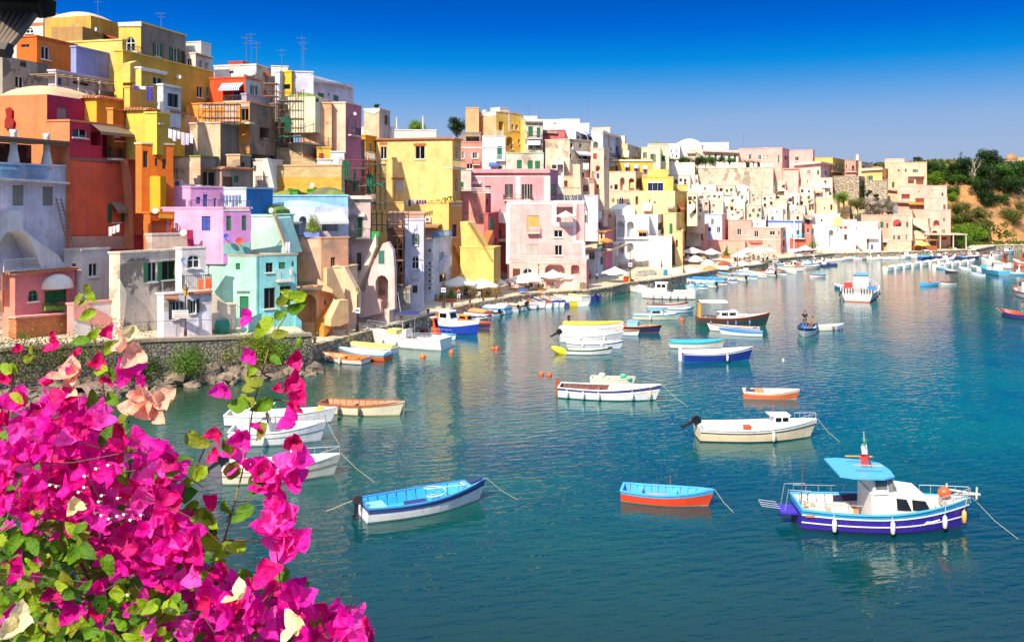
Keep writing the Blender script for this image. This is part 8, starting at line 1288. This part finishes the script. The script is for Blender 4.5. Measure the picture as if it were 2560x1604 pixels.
def flowergeo(m_, c, d_, s_, seed):
    rs = random.Random(seed); d_ = d_.normalized(); u = d_.cross(rv(rs)).normalized(); w = d_.cross(u)
    for k in range(3):
        a = 2.094*k+rs.uniform(-.25, .25); out = u*math.cos(a)+w*math.sin(a)
        leafgeo(m_, c, (out*rs.uniform(.55, .95)+d_*rs.uniform(.5, .9)), d_*.9-out*.6, s_*rs.uniform(.85, 1.15), s_*rs.uniform(.72, .92), rs.uniform(-.25, .15), rs.uniform(.1, .4), seed+k)
BO = at('U', 300, 1250, 2.0); bg_ = thing('bougainvillea', BO, 'large magenta bougainvillea bush with pale faded bracts filling the lower left foreground', 'bush')
def inpoly(x, y, P_):
    c = False; n = len(P_)
    for i in range(n):
        (x1, y1), (x2, y2) = P_[i], P_[(i+1) % n]
        if (y1 > y) != (y2 > y) and x < (x2-x1)*(y-y1)/(y2-y1)+x1: c = not c
    return c
MASS = [(-60, 480), (60, 540), (150, 480), (215, 400), (250, 370), (380, 390), (490, 470), (520, 560), (600, 600), (560, 690), (600, 760), (660, 640), (700, 610), (790, 620), (830, 750), (800, 880), (880, 960), (900, 1020), (940, 1090), (950, 1170), (1060, 1175), (1150, 1200), (1200, 1165), (1320, 1200), (1400, 1320), (1480, 1340), (1600, 1360), (1680, 1430), (1690, 1580), (-60, 1580)]
GREEN = [(-60, 960), (120, 900), (300, 960), (420, 1000), (520, 1180), (700, 1230), (830, 1330), (840, 1580), (-60, 1580)]
rs = random.Random(77); FL = []
for i in range(2300):
    x, y = rs.uniform(-60, 1700), rs.uniform(360, 1560)
    if not inpoly(x, y, MASS): continue
    g_ = inpoly(x, y, GREEN)
    if g_ and rs.random() < .86: continue
    FL.append((x, y, rs.uniform(1.55, 2.15), rs.uniform(.025, .037), None))
SPR = [(1150, 22, 1, .8), (1160, 190, 1, .8), (1175, 215, 1, .6), (1352, 215, 4, .8), (1330, 322, 4, 1), (1268, 355, 4, .45), (1372, 398, 4, .9), (1340, 440, 4, .7), (1040, 345, 1, 1), (1352, 505, 1, 1.2), (1345, 590, 4, .9), (1010, 548, 4, .9), (1110, 560, 1, 1.2), (1210, 522, 1, .9), (995, 655, 4, .7), (1110, 680, 3, 1.1), (1180, 700, 1, 1.1), (1350, 700, 3, 1.3), (1290, 760, 1, 1.2), (1250, 700, 1, 1), (1370, 740, 1, 1), (1300, 830, 1, 1.2), (1300, 900, 3, 1.2), (1250, 960, 3, 1.3), (1340, 1010, 3, 1.2), (1290, 1000, 1, 1.2), (1370, 1070, 1, 1), (1200, 790, 1, 1), (1240, 740, 3, 1.2), (1330, 760, 1, 1.2), (1380, 690, 1, 1.1), (1230, 800, 1, 1.1), (1290, 860, 1, 1.1), (1330, 940, 1, 1.3), (1230, 990, 1, 1.2), (1300, 1060, 3, 1.2), (1340, 1085, 1, 1.1), (1395, 1020, 1, 1.1), (1270, 930, 3, 1.1), (1150, 700, 1, 1), (1090, 640, 1, .9), (960, 880, 4, .8), (255, 155, 4, .8), (485, 92, 4, .6), (90, 170, 4, .5), (240, 105, 4, .35), (245, 318, 4, .9), (350, 270, 1, 1.2), (670, 300, 1, 1.1), (575, 250, 1, 1.3), (450, 235, 4, .7), (350, 195, 4, .5), (20, 310, 4, .7), (10, 440, 2, 1.2), (80, 410, 1, 1.2), (130, 410, 4, 1.1), (30, 510, 2, 1.2), (640, 600, 1, 1.1), (560, 530, 4, 1.1), (500, 300, 4, .6)]
for x, y, m, k in SPR: FL.append((x, y, 1.75, .035*k, m))
for x, y, k in ((600, 100, .8), (590, 150, .9), (620, 190, .9), (330, 300, 1.1), (370, 270, 1), (680, 370, 1.1), (640, 450, 1.1), (720, 440, 1.2), (740, 400, 1), (320, 370, .8), (790, 700, .9), (150, 810, .6)): FL.append((x, y, 1.72, .042*k, 9))
for x, y, k in ((600, 85, .6), (80, 1420, .95), (95, 1450, .9), (1365, 1440, .85), (330, 890, .5), (350, 880, .5), (1110, 1310, .8)): FL.append((x, y, 1.5, .042*k, 10))
FL.sort(key=lambda q: q[2]-(q[4] is not None)*2-q[3]); rest = {}
fobj = 0
for i, (x, y, Y, s_, m) in enumerate(FL):
    c = at('U', x, y, Y)-BO; d_ = Vector((rs.uniform(-.9, .9)-.1, -1+rs.uniform(-.2, .6), rs.uniform(-.3, .9)))
    if m is None: m = rs.choices((0, 1, 2, 3, 4), (5, 4, 3, 3, 1))[0]
    mt_ = PK[m] if m < 5 else (PEACH if m == 9 else CREAM)
    if fobj < 96: m_ = MB(); flowergeo(m_, c, d_, s_, i*7); m_.sm = True; m_.build('flower', mt_, bg_); fobj += 1
    else:
        if m not in rest: rest[m] = MB()
        flowergeo(rest[m], c, d_, s_, i*7)
allm = MB(); idx = []; mats_ = []
for m, q in rest.items():
    mats_.append(PK[m] if m < 5 else (PEACH if m == 9 else CREAM)); n0 = len(allm.f); allm.add(q.v, q.f); idx += [len(mats_)-1]*len(q.f)
allm.sm = True; o = allm.build('flower_mass', mats_[0], bg_); o['kind'] = 'stuff'
for q in mats_[1:]: o.data.materials.append(q)
o.data.polygons.foreach_set('material_index', idx)
# small white true flowers
m_ = MB()
for i in range(20):
    x, y = rs.choice([(340, 880), (300, 780), (240, 800), (520, 940), (450, 770), (370, 860), (640, 1300), (1110, 1300)]); c = at('U', x+rs.gauss(0, 55), y+rs.gauss(0, 40), 1.53)-BO; m_.tube([c, c+Vector((0, -.012, .004))], .001, 4)
    for k in range(5): a = k*1.257; leafgeo(m_, c+Vector((0, -.013, .004)), Vector((math.cos(a), -.25, math.sin(a))), Vector((0, -1, 0)), .0032, .003, 0, 0, k, 2, 2)
m_.build('tiny_white_flowers', flat('fbf8e0', .6), bg_)['kind'] = 'stuff'
# leaves
LV_ = []
for i in range(1300):
    x, y = rs.uniform(-60, 1700), rs.uniform(420, 1560)
    if inpoly(x, y, GREEN) and rs.random() < .95: LV_.append((x, y, rs.uniform(1.5, 2.0), rs.uniform(.03, .048)))
    elif inpoly(x, y, MASS) and rs.random() < .14: LV_.append((x, y, rs.uniform(1.6, 2.05), rs.uniform(.035, .05)))
LS = [(117, 115, 1.1), (145, 170, .8), (135, 210, .9), (370, 130, 1.2), (432, 100, 1.0), (500, 165, 1.1), (25, 255, 1.1), (60, 260, .8), (85, 390, 1.2), (460, 270, 1.2), (515, 280, .9), (510, 400, 1.3), (430, 415, 1.6), (560, 490, 1.3), (575, 610, 1.3), (75, 610, 1.3), (400, 15, 1.1), (385, -40, .9), (360, -60, .8), (420, -70, 1.0), (400, -100, .8), (1205, 70, 1.6), (1285, 100, 1.1), (1160, 260, 1.1), (1265, 220, .9), (1160, 315, 1.3), (1150, 350, 1.2), (1090, 425, 1.8), (1200, 430, 1.5), (1130, 400, 1.3), (1200, 550, 1.3), (905, 590, 1.7), (1045, 620, 1.3), (1060, 735, 1.8), (1170, 790, 1.6), (910, 745, 1.4), (880, 885, .9), (940, 950, 2.0), (960, 970, 1.6), (1040, 900, 1.7), (1110, 925, 1.6), (970, 1055, 1.8), (1080, 1080, 1.3), (1020, 1100, 1.5), (1010, 1150, 1.1), (1210, 1380, 1.1), (1180, 1480, 1.2), (1450, 1460, 1.2), (855, 780, 1.0), (580, 890, 1.6), (620, 1040, 1.4), (1290, 10, 1.0), (1360, -20, 1.3), (1370, -70, 1.3), (1320, -85, 1.0), (1300, -60, 1.1), (940, 1210, 1.2)]
for x, y, k in LS: LV_.append((x, y, 1.74, .034*k))
LV_.sort(key=lambda q: (q[2] != 1.74, q[2])); rest = {}
for i, (x, y, Y, s_) in enumerate(LV_):
    c = at('U', x, y, Y)-BO; ax = Vector((rs.uniform(-1, 1), rs.uniform(-.5, .3), rs.uniform(-1, .7))); nr = Vector((rs.uniform(-.6, .6), -1, rs.uniform(-.2, 1))); k = rs.choices((0, 1, 2, 3), (4, 3, 4, 2))[0] if Y != 1.74 else rs.choice((0, 1, 3))
    ax.normalize(); c = c-ax*s_*.5
    if i < 98: m_ = MB(); leafgeo(m_, c, ax, nr, s_, s_*.56, rs.uniform(-.3, .1), rs.uniform(.1, .5), i); m_.sm = True; m_.build('leaf', LFG[k], bg_)
    else: rest.setdefault(k, MB()); leafgeo(rest[k], c, ax, nr, s_, s_*.55, rs.uniform(-.3, .1), rs.uniform(.1, .5), i)
allm = MB(); idx = []; ks = sorted(rest)
for n_, k in enumerate(ks): allm.add(rest[k].v, rest[k].f); idx += [n_]*len(rest[k].f)
allm.sm = True; o = allm.build('leaf_mass', LFG[ks[0]], bg_); o['kind'] = 'stuff'
for k in ks[1:]: o.data.materials.append(LFG[k])
o.data.polygons.foreach_set('material_index', idx)
ST = [[(900, 1290), (960, 1200), (1030, 1040), (1070, 900), (1110, 740), (1140, 580), (1160, 440), (1210, 250), (1245, 120), (1310, 20), (1330, -60)], [(20, 640), (40, 450), (60, 280), (110, 150), (118, 110)], [(510, 800), (510, 660), (495, 480), (470, 320), (450, 200), (420, 60), (385, -30), (360, -90)], [(800, 930), (850, 800), (910, 690), (950, 600), (1050, 555)], [(1030, 1045), (1120, 1045), (1240, 1055)], [(1040, 960), (1080, 870), (1170, 860)], [(1160, 440), (1260, 400), (1330, 410)], [(-60, 1400), (150, 1420), (420, 1460), (700, 1520)], [(20, 900), (200, 1000), (350, 1110), (450, 1300), (600, 1400)], [(120, 1450), (110, 1330), (180, 1200), (210, 1160)], [(600, 1010), (460, 1030), (200, 950), (30, 960)], [(860, 1290), (800, 1400), (780, 1580)], [(1150, 1200), (1000, 1240), (850, 1310), (600, 1450), (400, 1580)], [(1640, 1450), (1400, 1400), (1150, 1350), (900, 1400), (700, 1580)], [(600, 700), (560, 900), (500, 1100), (420, 1300), (300, 1580)], [(1240, 300), (1215, 290), (1190, 250)], [(1350, 215), (1290, 240), (1215, 245)]]
for j, s_ in enumerate(ST):
    p_ = [at('U', x, y, 1.78+.02*math.sin(i*1.7+j))-BO for i, (x, y) in enumerate(s_)]; fat = .0042 if j in (7, 8, 12, 13) else .0022; MB().tube(p_, fat, 6, fat*.5).build('stem', flat('8a7a3c' if j in (0, 2, 9) else '6a4a30', .7), bg_)
m_ = MB()
for i in range(150):
    x, y = rs.uniform(-60, 1650), rs.uniform(500, 1560)
    if inpoly(x, y, MASS): c = at('U', x, y, rs.uniform(1.55, 2.1))-BO; d_ = Vector((rs.uniform(-1, 1), rs.uniform(-.3, .3), rs.uniform(-1, 1))).normalized()*.09; m_.tube([c-d_, c+rv(rs)*.012, c+d_], .0013, 4, .0008)
m_.build('twig_mass', flat('5c3c2c', .7), bg_)['kind'] = 'stuff'
# dark leaves deeper in the bush
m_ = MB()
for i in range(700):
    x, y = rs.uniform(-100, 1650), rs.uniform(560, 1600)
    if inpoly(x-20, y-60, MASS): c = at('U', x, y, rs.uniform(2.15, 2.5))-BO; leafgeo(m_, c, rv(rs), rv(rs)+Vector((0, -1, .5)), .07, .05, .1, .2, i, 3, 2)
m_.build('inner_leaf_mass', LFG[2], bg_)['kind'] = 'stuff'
